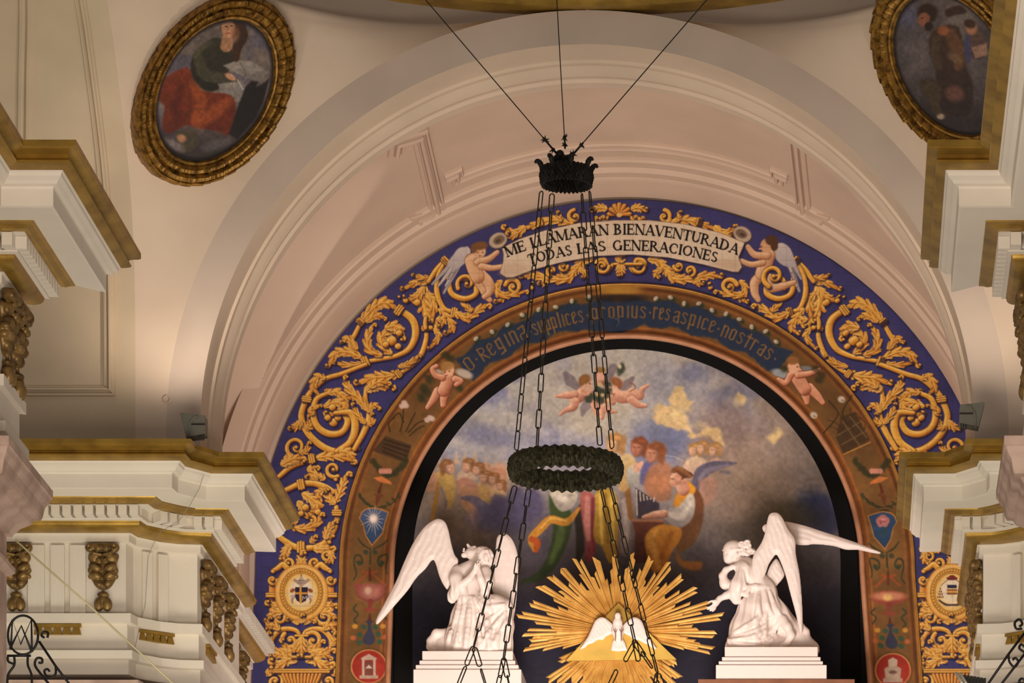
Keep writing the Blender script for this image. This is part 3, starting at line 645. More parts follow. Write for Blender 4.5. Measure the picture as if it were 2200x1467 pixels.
# left cherub
feathers(Cb((270, 350))[0], Cb((75, 550), (110, 560), (140, 600), (150, 560), (170, 520), (190, 480)), 6, (196, 186, 180), (176, 166, 166))
p.poly(Cb((285, 350), (230, 345), (190, 390), (160, 440), (200, 470), (250, 440), (285, 400)), (206, 196, 190), 3, 1, (180, 170, 170), 90, 4)
flesh(Cb((320, 520), (350, 560), (380, 620), (400, 640)), [9, 9, 6, 5]); flesh(Cb((330, 480), (390, 540), (400, 590), (370, 620)), [12, 11, 8, 6])
flesh(Cb((300, 420), (310, 460), (330, 510)), [16, 15, 14]); flesh(Cb((330, 425), (390, 410), (440, 372)), [8, 7, 5]); flesh(Cb((350, 450), (410, 460), (465, 452)), [7, 6, 5])
p.ell(*Cb((340, 365))[0], 14, 15, 0, (222, 176, 136), .15); p.ell(*Cb((345, 335))[0], 16, 9, -.1, (126, 84, 48), .3); p.ell(*Cb((310, 350))[0], 7, 10, 0, (120, 80, 46), .3)
p.ell(*Cb((330, 372))[0], 2, 1.2, 0, (80, 50, 40), .3); p.ell(*Cb((358, 372))[0], 2, 1.2, 0, (80, 50, 40), .3); p.stroke(Cb((338, 392), (352, 392)), .8, (150, 70, 60), .8, smooth=0)
# right cherub (seen from the side, arm raised to the banner)
feathers(Cb((2030, 350))[0], Cb((2140, 590), (2125, 560), (2110, 520), (2095, 480), (2150, 520)), 7, (196, 186, 180), (172, 162, 164))
p.poly(Cb((2000, 340), (2040, 318), (2085, 345), (2110, 400), (2120, 450), (2060, 450), (2010, 410)), (206, 196, 190), 3, 1, (178, 168, 168), 90, 4)
flesh(Cb((1930, 500), (1890, 540), (1890, 600), (1910, 640)), [11, 10, 8, 5]); flesh(Cb((1970, 520), (1980, 570), (2050, 560), (2110, 540)), [11, 10, 8, 5])
flesh(Cb((1965, 390), (1950, 430), (1930, 490)), [15, 15, 14]); flesh(Cb((1960, 390), (1890, 385), (1850, 340)), [8, 7, 5]); flesh(Cb((1935, 430), (1870, 440), (1815, 420)), [7, 6, 5])
p.ell(*Cb((1955, 335))[0], 13, 15, 0, (214, 166, 124), .15); p.ell(*Cb((1985, 305))[0], 14, 11, .2, (84, 54, 36), .25); p.ell(*Cb((2000, 335))[0], 8, 11, 0, (84, 54, 36), .25); p.ell(*Cb((1927, 340))[0], 2, 1.2, 0, (70, 44, 34), .3); p.ell(*Cb((1920, 352))[0], 3, 2, 0, (214, 160, 120), .3)
volute(*Cb((1995, 505))[0], 23, 2.0, 1.2, 7, 1, one=True)
# --- banner cloth
for (ex, ey, sgn) in ((445, 305, -1), (1820, 270, 1)):
    q = Cb((ex, ey))[0]; p.ell(q[0]+1, q[1]+2, 21, 17, sgn*.5, (60, 48, 50), .1); p.ell(*q, 20, 16, sgn*.5, (196, 174, 150), .1); p.ell(q[0]-2*sgn, q[1]-1, 13, 9, sgn*.5, (120, 98, 82), .2); p.ell(q[0], q[1]+1, 6, 3.5, sgn*.5, (84, 64, 52), .3)
ban = Cb((466, 348), (560, 298), (700, 250), (900, 205), (1100, 190), (1300, 190), (1500, 212), (1700, 262), (1834, 318), (1822, 350), (1800, 400), (1818, 455), (1800, 482), (1770, 482), (1600, 440), (1400, 400), (1200, 384), (1000, 392), (800, 428), (640, 470), (530, 512), (490, 514), (454, 490), (472, 430), (474, 380))
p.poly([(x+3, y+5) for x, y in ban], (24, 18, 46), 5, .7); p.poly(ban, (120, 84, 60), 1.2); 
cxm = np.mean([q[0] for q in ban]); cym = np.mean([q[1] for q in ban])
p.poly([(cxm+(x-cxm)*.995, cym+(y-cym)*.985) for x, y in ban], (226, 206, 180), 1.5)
p.poly(Cb((470, 440), (560, 420), (640, 470), (530, 510), (490, 512), (456, 490)), (196, 168, 140), 14, .6); p.poly(Cb((1680, 420), (1800, 410), (1815, 455), (1798, 478), (1770, 478), (1640, 446)), (190, 160, 132), 14, .6)
# tile joints
jn = np.minimum(np.minimum((p.U-12) % 27.5, 27.5-(p.U-12) % 27.5), np.minimum((p.V-9) % 27.5, 27.5-(p.V-9) % 27.5))
p.c *= (1-.10*np.clip(1.2-jn, 0, 1))[:, None]
p.grain(.05, 6)
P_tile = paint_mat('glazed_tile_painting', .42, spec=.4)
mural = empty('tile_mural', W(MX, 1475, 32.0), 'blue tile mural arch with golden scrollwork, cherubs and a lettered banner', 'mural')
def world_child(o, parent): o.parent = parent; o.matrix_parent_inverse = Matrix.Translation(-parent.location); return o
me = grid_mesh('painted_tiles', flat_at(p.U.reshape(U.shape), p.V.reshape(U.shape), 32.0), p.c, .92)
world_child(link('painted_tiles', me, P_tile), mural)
# --- lettering of the banner, real flat letters
GL = {  # strokes: (x0, y0, x1, y1, width) or ('a', cx, cy, rx, ry, a0, a1, wmin, wmax); unit height 1, y up
 'M': (1.05, [(.14, 0, .14, 1, .06), (.14, 1, .52, .05, .16), (.52, .05, .88, 1, .06), (.90, 0, .90, 1, .16)], [(.14, 0), (.90, 0), (.1, 1), (.94, 1)]),
 'E': (.72, [(.16, 0, .16, 1, .17), (.16, .97, .62, .97, .06), (.16, .52, .5, .52, .06), (.16, .03, .64, .03, .06), (.62, .97, .60, .78, .06), (.64, .03, .66, .24, .06), (.5, .42, .5, .62, .06)], [(.16, 0), (.16, 1)]),
 'L': (.68, [(.16, 0, .16, 1, .17), (.16, .03, .6, .03, .06), (.6, .03, .63, .26, .06)], [(.16, 0), (.16, 1)]),
 'A': (.88, [(.10, 0, .42, 1, .06), (.42, 1, .78, 0, .17), (.22, .34, .62, .34, .06)], [(.10, 0), (.78, 0)]),
 'R': (.86, [(.16, 0, .16, 1, .17), ('a', .32, .75, .26, .24, -90, 90, .06, .16), (.16, .97, .34, .97, .06), (.16, .51, .34, .51, .06), (.36, .5, .78, 0, .16)], [(.16, 0), (.16, 1), (.8, 0)]),
 'N': (.92, [(.14, 0, .14, 1, .07), (.14, 1, .76, 0, .17), (.78, 0, .78, 1, .07)], [(.14, 0), (.12, 1), (.78, 1)]),
 'B': (.78, [(.16, 0, .16, 1, .17), ('a', .30, .76, .24, .23, -90, 90, .06, .15), ('a', .32, .27, .30, .26, -90, 90, .06, .16), (.16, .97, .32, .97, .06), (.16, .51, .34, .51, .06), (.16, .02, .34, .02, .06)], [(.10, 0), (.10, 1)]),
 'I': (.36, [(.18, 0, .18, 1, .17)], [(.18, 0), (.18, 1)]),
 'V': (.84, [(.08, 1, .42, 0, .17), (.42, 0, .74, 1, .06)], [(.08, 1), (.74, 1)]),
 'T': (.76, [(.38, 0, .38, 1, .17), (.06, .97, .70, .97, .06), (.06, .97, .03, .74, .06), (.70, .97, .73, .74, .06)], [(.38, 0)]),
 'U': (.86, [(.16, .3, .16, 1, .17), ('a', .43, .3, .27, .28, 180, 360, .08, .15), (.70, .3, .70, 1, .07)], [(.16, 1), (.70, 1)]),
 'D': (.92, [(.16, 0, .16, 1, .17), ('a', .34, .5, .42, .48, -90, 90, .06, .17), (.16, .97, .36, .97, .06), (.16, .03, .36, .03, .06)], [(.10, 0), (.10, 1)]),
 'O': (.94, [('a', .46, .5, .38, .49, 0, 360, .06, .17)], []),
 'S': (.66, [('a', .34, .74, .22, .24, 30, 270, .06, .13), ('a', .34, .26, .24, .25, -150, 90, .06, .14)], []),
 'G': (.94, [('a', .46, .5, .38, .49, 45, 320, .06, .17), (.76, .04, .76, .42, .16)], [(.76, .42)]),
 'C': (.86, [('a', .46, .5, .38, .49, 45, 315, .06, .17), (.73, .82, .73, .62, .06)], []),
}
def letter_quads(ch):
    adv, st, serif = GL[ch]; out = []
    def seg(x0, y0, x1, y1, w0, w1=None):
        w1 = w0 if w1 is None else w1; d = np.array([x1-x0, y1-y0]); d = d/(np.hypot(*d)+1e-9); n = np.array([-d[1], d[0]])
        if abs(d[0]) < .9 and abs(d[1]) > .1 and abs(d[1]) < .999: n = np.array([-1.0, 0])*np.sign(d[1])
        a, b = np.array([x0, y0]), np.array([x1, y1]); out.append([a-n*w0/2, b-n*w1/2, b+n*w1/2, a+n*w0/2])
    for s_ in st:
        if s_[0] == 'a':
            _, cx_, cy_, rx, ry, a0, a1, wn, wx = s_; n = 14; pr = None
            for k in range(n+1):
                a = math.radians(a0+(a1-a0)*k/n); w = wn+(wx-wn)*abs(math.cos(a))**1.3
                o_ = np.array([cx_+(rx+w*.3)*math.cos(a), cy_+(ry)*math.sin(a)]); i_ = np.array([cx_+(rx-w*.7)*math.cos(a), cy_+(ry-w*.9)*math.sin(a)])
                if pr is not None: out.append([pr[0], o_, i_, pr[1]])
                pr = (o_, i_)
        else: seg(*s_)
    for x, y in serif: yy = y+(.022 if y < .5 else -.022); seg(x-.14, yy, x+.14, yy, .045)
    return adv, out
def circ3(a, b, c):
    (x1, y1), (x2, y2), (x3, y3) = a, b, c
    d = 2*(x1*(y2-y3)+x2*(y3-y1)+x3*(y1-y2))
    ux = ((x1*x1+y1*y1)*(y2-y3)+(x2*x2+y2*y2)*(y3-y1)+(x3*x3+y3*y3)*(y1-y2))/d; uy = ((x1*x1+y1*y1)*(x3-x2)+(x2*x2+y2*y2)*(x1-x3)+(x3*x3+y3*y3)*(x2-x1))/d
    return ux, uy, math.hypot(x1-ux, y1-uy)
M_ink = mat('dark_lettering', (34, 26, 26), .5, var=.02)
lettering = empty('lettering', (0, 0, 0)); lettering.parent = mural; lettering.matrix_parent_inverse = Matrix.Translation(-mural.location); lettering['label'] = 'black serif capitals on the banner'
def word(txt, x0, x1, h, circ):
    cx_, cy_, R = circ; a0 = math.asin((x0-cx_)/R); a1 = math.asin((x1-cx_)/R); adv = [GL[ch][0] for ch in txt]; tot = sum(adv)-.2
    sc = (a1-a0)*R/tot; pos = -.08; mb = MB()
    for ch, ad in zip(txt, adv):
        _, qs = letter_quads(ch)
        for q in qs:
            pts = []
            for x, y in q:
                a = a0+(pos+x)*sc/R; r = R+y*h; pts.append(W(cx_+r*math.sin(a), cy_-r*math.cos(a), 31.992))
            v = pts+[(a_[0], 32.0*K, a_[2]) for a_ in pts]
            mb.add(v, [(0, 1, 2, 3), (0, 4, 5, 1), (1, 5, 6, 2), (2, 6, 7, 3), (3, 7, 4, 0)])
        pos += ad
    o = mb.build('letters', M_ink, lettering); return fix_normals(o)
bl = lambda x, y: (900+x/2.619, 400+y/2.619)
c1 = circ3(bl(495, 400), bl(1110, 272), bl(1778, 382)); c2 = circ3(bl(640, 438), bl(1115, 362), bl(1655, 425))
bx = lambda x: 900+x/2.619
for t, a, b in (('ME', 499, 600), ('LLAMARAN', 640, 1064), ('BIENAVENTURADA', 1102, 1785)): word(t, bx(a), bx(b), 22.5, c1)
for t, a, b in (('TODAS', 628, 858), ('LAS', 897, 1046), ('GENERACIONES', 1095, 1668)): word(t, bx(a), bx(b), 22, c2)
# ================================================================== painted arch band (brown) round the niche
U, V = arch_grid(1347, 1227, 500, 619, 1475, 1.5)
p = Paint(U, V, (118, 80, 42))
cx0, cy0 = 1347.0, 1227.0
dv = np.where(p.V < cy0, np.hypot(p.U-cx0, p.V-cy0), np.abs(p.U-cx0)-np.clip(p.V-cy0, 0, 300)*np.where(p.U < cx0, 8, 17)/240)
tt = (dv-500)/119
f = fbm(p.U, p.V, 60, 4)
for lo, hi, c in ((-.1, .12, (196, 128, 84)), (.12, .17, (120, 66, 30)), (.17, .22, (150, 92, 44)), (.22, .80, (116, 82, 44)), (.80, .86, (130, 84, 42)), (.86, .93, (96, 56, 28)), (.93, 1.1, (170, 116, 52))):
    m = np.clip((tt-lo)/.02, 0, 1)*np.clip((hi-tt)/.02, 0, 1); p.put(np.arange(len(p.U)), c, m)
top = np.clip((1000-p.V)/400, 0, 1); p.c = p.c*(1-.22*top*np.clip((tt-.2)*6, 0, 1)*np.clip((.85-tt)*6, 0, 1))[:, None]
p.c *= (.82+.36*f)[:, None]
def S(*q): return [(720+x/4.075, 740+y/4.075) for x, y in q]       # survey crop of the left shoulder
def MR(pts): return [(2*cx0-x, y) for x, y in pts]
SK2 = [(-1, (128, 66, 46)), (-.4, (184, 118, 88)), (.3, (222, 164, 130)), (.8, (230, 178, 146)), (1, (170, 112, 84))]
# blue inscription cloth between the two cherubs
arc = lambda r, d: (cx0+r*math.sin(math.radians(d)), cy0-r*math.cos(math.radians(d)))
cl = [arc(585+6*math.sin(d*.9), d) for d in np.linspace(-39, 37, 40)]+[arc(530+5*math.sin(d*.7)-(14 if abs(d+3) < 5 else 0), d) for d in np.linspace(37, -39, 40)]
p.poly(cl, (36, 50, 74), 5, .95, noise=3)
p.ell(1330, 622, 46, 12, 0, (178, 132, 54), .5, .9); p.ell(1330, 640, 60, 8, 0, (34, 26, 26), .5, .8)
for d in list(np.linspace(-33, -8, 8))+list(np.linspace(6, 33, 10)):
    x, y = arc(592+4*math.sin(d*3), d)
    p.ell(x+4, y+3, 9, 5, d*.03, (38, 52, 34), .5, .8); p.ell(x, y, 5.5, 4, d*.4, (196, 186, 168), .4, .95); p.ell(x+2, y+1, 2, 1.6, 0, (150, 130, 110), .4)
GB = {'o': [[(.1,.15),(.1,.85)],[(.4,.15),(.4,.85)],[(.1,.85),(.25,1),(.4,.85)],[(.1,.15),(.25,0),(.4,.15)]], 'r': [[(.15,0),(.15,1)],[(.15,.8),(.3,1),(.42,.88)]], 'e': [[(.12,.12),(.12,.88)],[(.12,.88),(.3,1),(.4,.75),(.15,.5)],[(.12,.12),(.25,0),(.42,.15)]], 'g': [[(.12,.2),(.12,.9)],[(.4,-.2),(.4,1)],[(.12,.9),(.4,.95)],[(.12,.2),(.4,.1)],[(.4,-.2),(.1,-.3)]],
 'i': [[(.2,0),(.2,1)]], 'n': [[(.12,0),(.12,1)],[(.42,0),(.42,.85)],[(.12,.85),(.3,1),(.42,.85)]], 'a': [[(.42,0),(.42,.9)],[(.1,.85),(.3,1),(.42,.9)],[(.12,.1),(.12,.45),(.42,.55)],[(.12,.1),(.3,0),(.42,.12)]], 's': [[(.42,.85),(.25,1),(.1,.8),(.4,.35),(.3,.02),(.08,.12)]],
 'u': [[(.12,.1),(.12,1)],[(.42,0),(.42,1)],[(.12,.1),(.3,0),(.42,.12)]], 'p': [[(.12,-.35),(.12,1)],[(.42,.1),(.42,.9)],[(.12,.9),(.3,1),(.42,.9)],[(.12,.1),(.42,.1)]], 'l': [[(.2,0),(.2,1.3)]], 'c': [[(.12,.12),(.12,.88)],[(.12,.88),(.3,1),(.42,.85)],[(.12,.12),(.28,0),(.42,.12)]], 't': [[(.2,0),(.2,1.25)],[(.05,.95),(.4,.95)]], '.': [[(.2,.5),(.22,.45)]], 'A': [[(.42,0),(.42,1.05)],[(.1,.95),(.42,1.05)],[(.1,0),(.1,.4),(.42,.5)]], 'R': [[(.12,0),(.12,1.1)],[(.12,1.1),(.4,1),(.4,.65),(.12,.55)],[(.2,.55),(.5,0)]], 'O': [[(.08,.15),(.08,.95)],[(.45,.15),(.45,.95)],[(.08,.95),(.26,1.1),(.45,.95)],[(.08,.15),(.26,0),(.45,.15)]]}
WD = {'i': .36, 'l': .36, 't': .44, '.': .42}
def gothic(txt, d0, d1, r, h):
    ws = [WD.get(ch, .58) for ch in txt]; tot = sum(ws); pos = 0
    for ch, w_ in zip(txt, ws):
        for st in GB[ch]:
            pts = [arc(r+y*h, d0+(d1-d0)*(pos+x)/tot) for x, y in st]
            p.stroke(pts, 2.0 if len(st) == 2 else 1.5, (136, 98, 52), 1.2, .78, smooth=3 if len(st) > 2 else 0)
        pos += w_
gothic('O.RegINA'.replace('I', 'i').replace('N', 'n'), -38.3, -22.5, 546, 26); gothic('.supplices', -22.5, -9.5, 544, 24)
gothic('.propius', -9.5, 4.6, 545, 24); gothic('.res', 4.6, 9.8, 546, 24); gothic('aspice', 10.2, 20.2, 545, 24); gothic('.nostras.', 20.0, 35.6, 545, 24)
for (x, y) in ((1328, 690),): p.stroke([(x-8, y-6), (x, y-4), (x+2, y+4), (x-3, y+10)], 1, (150, 130, 110), 1, .6); p.ell(x, y+4, 22, 14, 0, (34, 48, 74), .5, .5)
def fl2(pts, w): p.stroke(pts, np.array(w)+1.2, (92, 48, 30), 1.6, .8, smooth=5); p.stroke(pts, w, None, 1.6, 1, SK2, 5)
# cherub at the left end
p.ell(*S((1130, 255))[0], 19, 9, .35, (190, 176, 160), .35); p.ell(*S((900, 240))[0], 10, 6, .3, (180, 160, 140), .4)
for q in ((820, 300), (780, 380), (800, 420), (760, 470), (960, 90), (1010, 120), (1090, 380)): p.ell(*S(q)[0], 11, 8, .7, (44, 48, 28), .6, .7, noise=.6)
fl2(S((900, 410), (860, 480), (810, 550)), [10, 8, 5]); fl2(S((970, 410), (950, 470), (945, 530)), [10, 8, 6]); fl2(S((990, 300), (970, 360), (950, 400)), [14, 13, 13])
fl2(S((940, 290), (880, 270), (850, 215), (885, 190)), [7, 6, 5, 5]); fl2(S((1050, 300), (1100, 320), (1060, 350)), [7, 6, 5])
p.ell(*S((990, 225))[0], 13, 13, 0, (224, 172, 138), .2); p.ell(*S((985, 185))[0], 14, 9, 0, (172, 128, 74), .3); p.ell(*S((955, 205))[0], 6, 9, 0, (164, 120, 68), .3); p.ell(*S((960, 245))[0], 2, 1.4, 0, (60, 36, 28), .3); p.ell(*S((1000, 235))[0], 2, 1.2, 0, (60, 36, 28), .3); p.ell(*S((975, 270))[0], 3, 1.2, 0, (168, 70, 60), .3)
# cherub at the right end
q = lambda *pts: [(1640+x/2.934, 400+y/2.934) for x, y in pts]
p.ell(*q((110, 1180))[0], 20, 9, .25, (150, 156, 160), .35); p.ell(*q((270, 1150))[0], 14, 6, .1, (120, 120, 120), .4)
fl2(q((250, 1270), (270, 1330), (275, 1365)), [10, 8, 5]); fl2(q((290, 1270), (340, 1320), (375, 1365)), [10, 8, 5]); fl2(q((205, 1180), (230, 1230), (260, 1280)), [15, 14, 13]); fl2(q((220, 1190), (290, 1180), (350, 1155)), [7, 6, 4]); fl2(q((170, 1190), (140, 1240), (95, 1215)), [7, 6, 4])
p.ell(*q((190, 1140))[0], 13, 14, 0, (224, 172, 138), .2); p.ell(*q((185, 1098))[0], 13, 9, 0, (142, 98, 52), .3); p.ell(*q((215, 1138))[0], 2, 1.3, 0, (60, 36, 28), .3)
for t in ((350, 1220), (370, 1190), (130, 1150), (330, 1150)): p.ell(*q(t)[0], 9, 7, .4, (46, 44, 26), .6, .7, noise=.6)
# lily vase, garland, fountain cup; mirrored castle on the right
for pts in (((600, 560), (590, 680), (570, 760)), ((800, 660), (720, 690), (640, 770)), ((500, 650), (560, 600), (600, 680)), ((700, 600), (650, 700), (620, 760)), ((780, 710), (720, 740), (650, 800)), ((480, 760), (470, 690), (520, 640))):
    p.stroke(S(*pts), 1.6, (58, 46, 24), 1.5, .9); p.stroke(MR(S(*pts)), 1.4, (66, 44, 24), 1.5, .6)
for t in ((605, 510), (585, 540), (620, 535), (830, 640), (805, 660), (850, 650)): p.ell(*S(t)[0], 6.5, 5.5, .3, (206, 180, 168), .4, .9)
p.poly(S((440, 800), (670, 880), (620, 1040), (330, 930)), (70, 50, 32), 3, .85); 
for k in range(4): p.stroke(S((430+10*k-40*k/3, 830+35*k), (650-12*k, 900+38*k)), 1.6, (44, 32, 22), 1.5, .8, smooth=0)
p.poly([(1806, 896), (1838, 884), (1868, 944), (1812, 976), (1796, 940)], (66, 48, 30), 4, .85)
for a_, b_ in (((1810, 905), (1850, 962)), ((1826, 895), (1862, 940)), ((1800, 935), (1850, 905)), ((1808, 955), (1862, 925))): p.stroke([a_, b_], 1.6, (120, 98, 66), 1.4, .6, smooth=0)
for x, y in ((1808, 858), (1748, 892)): p.ell(x, y, 8, 7, .4, (196, 184, 166), .4, .95); p.ell(x+2, y+2, 3, 2, .4, (140, 120, 100), .4)
p.stroke([(1780, 860), (1800, 890), (1770, 930)], 1.5, (60, 46, 26), 1.4); p.stroke([(1830, 850), (1810, 890), (1840, 930)], 1.5, (60, 46, 26), 1.4); p.stroke([(1812, 976), (1870, 950)], 1.4, (176, 124, 60), 1.4, smooth=0)
for mr in (0, 1):
    m = (lambda z: MR(z)) if mr else (lambda z: z); dx = 16 if mr else 0
    m2 = lambda z: [(x+dx, y) for x, y in m(z)]
    for k in range(12):
        t = k/11; a_ = S((330+290*t, 1020+120*math.sin(PI*t)))[0]; p.ell(*m2([a_])[0], 8, 6, k, (50, 52, 30), .5, .8, noise=.5)
    for k in range(4): p.ell(*m2(S((400+26*k, 1108)))[0], 5, 6, 0, (206, 140, 118), .4, .95)
    p.poly(m2(S((330, 1165), (410, 1155), (480, 1195), (500, 1225), (400, 1205))), (206, 122, 66), 2.5, .95); p.stroke(m2(S((405, 1220), (385, 1290))), [2, 4], (92, 48, 30), 2, smooth=0)
    p.ell(*m2(S((385, 1320)))[0], 10, 3.5, .2, (110, 62, 36), .3); p.stroke(m2(S((375, 1340), (358, 1420))), [5, 1], (104, 58, 34), 2, smooth=0)
    for st in (((215, 1300), (260, 1390), (350, 1420)), ((560, 1300), (500, 1390), (380, 1425))):
        p.stroke(m2(S(*st)), 1.5, (52, 56, 36), 1.4, .8)
        for k in range(5):
            t = k/4; x = st[0][0]*(1-t)+st[2][0]*t; y = st[0][1]*(1-t)+st[2][1]*t+30; p.ell(*m2(S((x, y)))[0], 7, 2.6, 1.1-t, (52, 58, 38), .4, .8)
# shield, scrolls, urn, vase, roundel - on both legs
def Bq(*q): return [(540+x/3.011, 980+y/3.011) for x, y in q]
for mr in (0, 1):
    def m(z): return [((2*1347.5-x)+(4+12*max(0, (y-1140)/300)) if mr else x, y+(8 if mr else 0)) for x, y in z]
    shd = Bq((735, 340), (790, 330), (850, 345), (890, 360), (870, 420), (850, 500), (780, 582), (740, 520), (720, 440), (695, 400), (712, 360))
    p.poly(m(shd), (196, 130, 62), 2); qx, qy = m(Bq((790, 430)))[0]
    p.poly([(qx+(x-qx)*.93, qy+(y-qy)*.93) for x, y in m(shd)], (52, 78, 112) if mr else (74, 90, 124), 2.5, 1, (40, 62, 92), 90)
    if not mr:
        for k in range(18):
            a_ = 2*PI*k/18; L = 22 if k % 2 else 30
            if math.sin(a_) > .3: L *= 1.25
            p.stroke([(qx, qy-8), (qx+L*.75*math.cos(a_), qy-8+L*math.sin(a_))], [1.8, .4], (200, 186, 180), 1.2, .7, smooth=0)
        p.ell(qx, qy-9, 8, 8, 0, (244, 222, 206), .6)
    else:
        for dx, dy, r in ((0, -18, 9), (-8, -12, 8), (8, -12, 8), (-4, -6, 8), (5, -5, 7)): p.ell(qx+dx, qy+dy, r, r*.85, dx, (198, 126, 122), .3, .9)
        for dx, dy in ((-2, -14), (3, -11), (-5, -9)): p.ell(qx+dx, qy+dy, 4, 2, dx, (146, 74, 76), .5, .8)
        p.ell(qx, qy-15, 5, 3, .3, (226, 164, 156), .5, .8); p.ell(qx+1, qy+12, 6, 10, .1, (44, 74, 78), .6, .8)
    for st in (((690, 530), (720, 570), (770, 600)), ((880, 540), (850, 570), (790, 600)), ((770, 600), (770, 680), (765, 700)), ((680, 680), (700, 700), (720, 680), (700, 640), (670, 650), (665, 700), (680, 760), (660, 800)), ((850, 680), (840, 710), (820, 690), (830, 650), (880, 640), (870, 720), (875, 760))):
        p.stroke(m(Bq(*st)), [1.6, 2.4, 1.6], (56, 58, 36), 1.4, .85)
    for x, y in ((700, 690), (845, 690), (740, 620), (800, 620)): p.ell(*m(Bq((x, y)))[0], 6, 5, .5, (50, 62, 44), .4, .8)
    for a_, b_ in (((765, 745), (690, 815)), ((765, 745), (850, 820)), ((720, 745), (765, 760)), ((810, 745), (765, 760))): p.stroke(m(Bq(a_, b_)), 2.2, (162, 78, 44), 2, .8, smooth=0)
    p.stroke(m(Bq((765, 720), (768, 800))), [2, 3.5], (96, 52, 32), 1.6, smooth=0)
    UR = [(-1, (88, 36, 32)), (-.3, (140, 70, 60)), (.4, (196, 132, 112)), (1, (120, 56, 46))]
    if not mr:
        p.poly(m(Bq((655, 825), (880, 825), (865, 850), (868, 890), (840, 925), (790, 945), (740, 940), (690, 915), (670, 880), (675, 850))), (146, 76, 66), 2.5, 1, (96, 42, 38), 90); p.ell(*m(Bq((770, 880)))[0], 24, 17, 0, (190, 128, 108), .6, .8); p.ell(*m(Bq((755, 870)))[0], 7, 8, 0, (230, 196, 170), .6, .8)
    else:
        p.ell(*m(Bq((768, 890)))[0], 38, 16, 0, (140, 70, 52), .2); p.ell(*m(Bq((768, 880)))[0], 34, 9, 0, (196, 132, 100), .5); p.ell(*m(Bq((775, 890)))[0], 9, 7, 0, (232, 196, 110), .6, .8)
    p.stroke(m(Bq((768, 940), (768, 990))), [6, 3], (128, 60, 48), 1.6, smooth=0); p.ell(*m(Bq((768, 993)))[0], 16, 4, 0, (136, 66, 50), .3)
    for st in (((680, 960), (660, 990), (690, 1020), (665, 1060), (680, 1080)), ((860, 960), (885, 990), (855, 1020), (880, 1060))): p.stroke(m(Bq(*st)), 1.8, (48, 62, 44), 1.4, .85)
    p.stroke(m(Bq((766, 1020), (766, 1070))), [1.5, 5], (92, 48, 36), 1.5, smooth=0)
    p.poly(m(Bq((735, 1065), (750, 1080), (752, 1120), (725, 1170), (725, 1205), (760, 1222), (795, 1205), (800, 1175), (778, 1120), (776, 1080), (795, 1065))), (56, 58, 76), 2.5, smooth=3)
    for x, y in ((700, 1155), (820, 1150), (700, 1205), (830, 1200), (730, 1105), (800, 1105)): p.ell(*m(Bq((x, y)))[0], 6.5, 5.5, .4, (50, 82, 62), .3, .9, noise=.5)
    for x, y, c_ in ((670, 1100, (206, 150, 60)), (850, 1100, (206, 150, 60)), (660, 1175, (186, 100, 66)), (865, 1170, (186, 100, 66))): p.ell(*m(Bq((x, y)))[0], 6, 5, 0, c_, .4, .9, noise=.4)
    rx, ry = m(Bq((760, 1360)))[0]
    p.ell(rx, ry, 41, 39, 0, (66, 48, 26), .12, .8); p.ell(rx, ry, 39, 37, 0, (206, 140, 84), .04); p.ell(rx, ry, 36, 34.5, 0, (150, 46, 34), .05); p.ell(rx+4, ry+6, 26, 24, 0, (172, 58, 42), .6, .8)
    if not mr:
        p.poly([(rx-17, ry-18), (rx, ry-27), (rx+17, ry-18), (rx+16, ry-14), (rx-16, ry-14)], (186, 160, 140), 1.5); 
        for sx in (-1, 1): p.stroke([(rx+sx*12, ry-14), (rx+sx*12, ry+20)], 2.6, (190, 166, 148), 1.3, smooth=0)
        p.ell(rx, ry-6, 9, 8, 0, (112, 60, 50), .2); p.poly([(rx-9, ry-6), (rx+9, ry-6), (rx+9, ry+20), (rx-9, ry+20)], (120, 66, 56), 1.5); p.poly([(rx-8, ry+4), (rx, ry-4), (rx+8, ry+4)], (200, 184, 168), 1.5); p.poly([(rx-20, ry+19), (rx+20, ry+19), (rx+20, ry+26), (rx-20, ry+26)], (176, 148, 128), 1.5)
    else:
        p.poly([(rx-10, ry-22), (rx, ry-28), (rx+10, ry-22), (rx+9, ry-6), (rx-9, ry-6)], (190, 168, 146), 1.5); p.poly([(rx-18, ry-4), (rx-10, ry-8), (rx+10, ry-8), (rx+18, ry-4), (rx+16, ry+18), (rx-16, ry+18)], (178, 154, 132), 1.5); p.ell(rx, ry+4, 9, 4, 0, (120, 92, 76), .3); p.poly([(rx-21, ry+17), (rx+21, ry+17), (rx+21, ry+26), (rx-21, ry+26)], (170, 146, 126), 1.5)
p.grain(.10, 9)
M_fresco = paint_mat('fresco_paint', .7, spec=.2)
band = empty('painted_arch', W(1347, 1475, 32.0), 'brown painted arch band with gothic lettering, shields and roundels around the niche', 'painted arch')
me = grid_mesh('fresco', flat_at(p.U.reshape(U.shape), p.V.reshape(U.shape), 31.995), p.c, 1.0); world_child(link('fresco', me, M_fresco), band)
M_rim = mat('salmon_moulding', (196, 140, 104), .5, var=.08, scale=5); M_gline = mat('gold_line', (196, 146, 74), .4, .4, var=.1, scale=6)
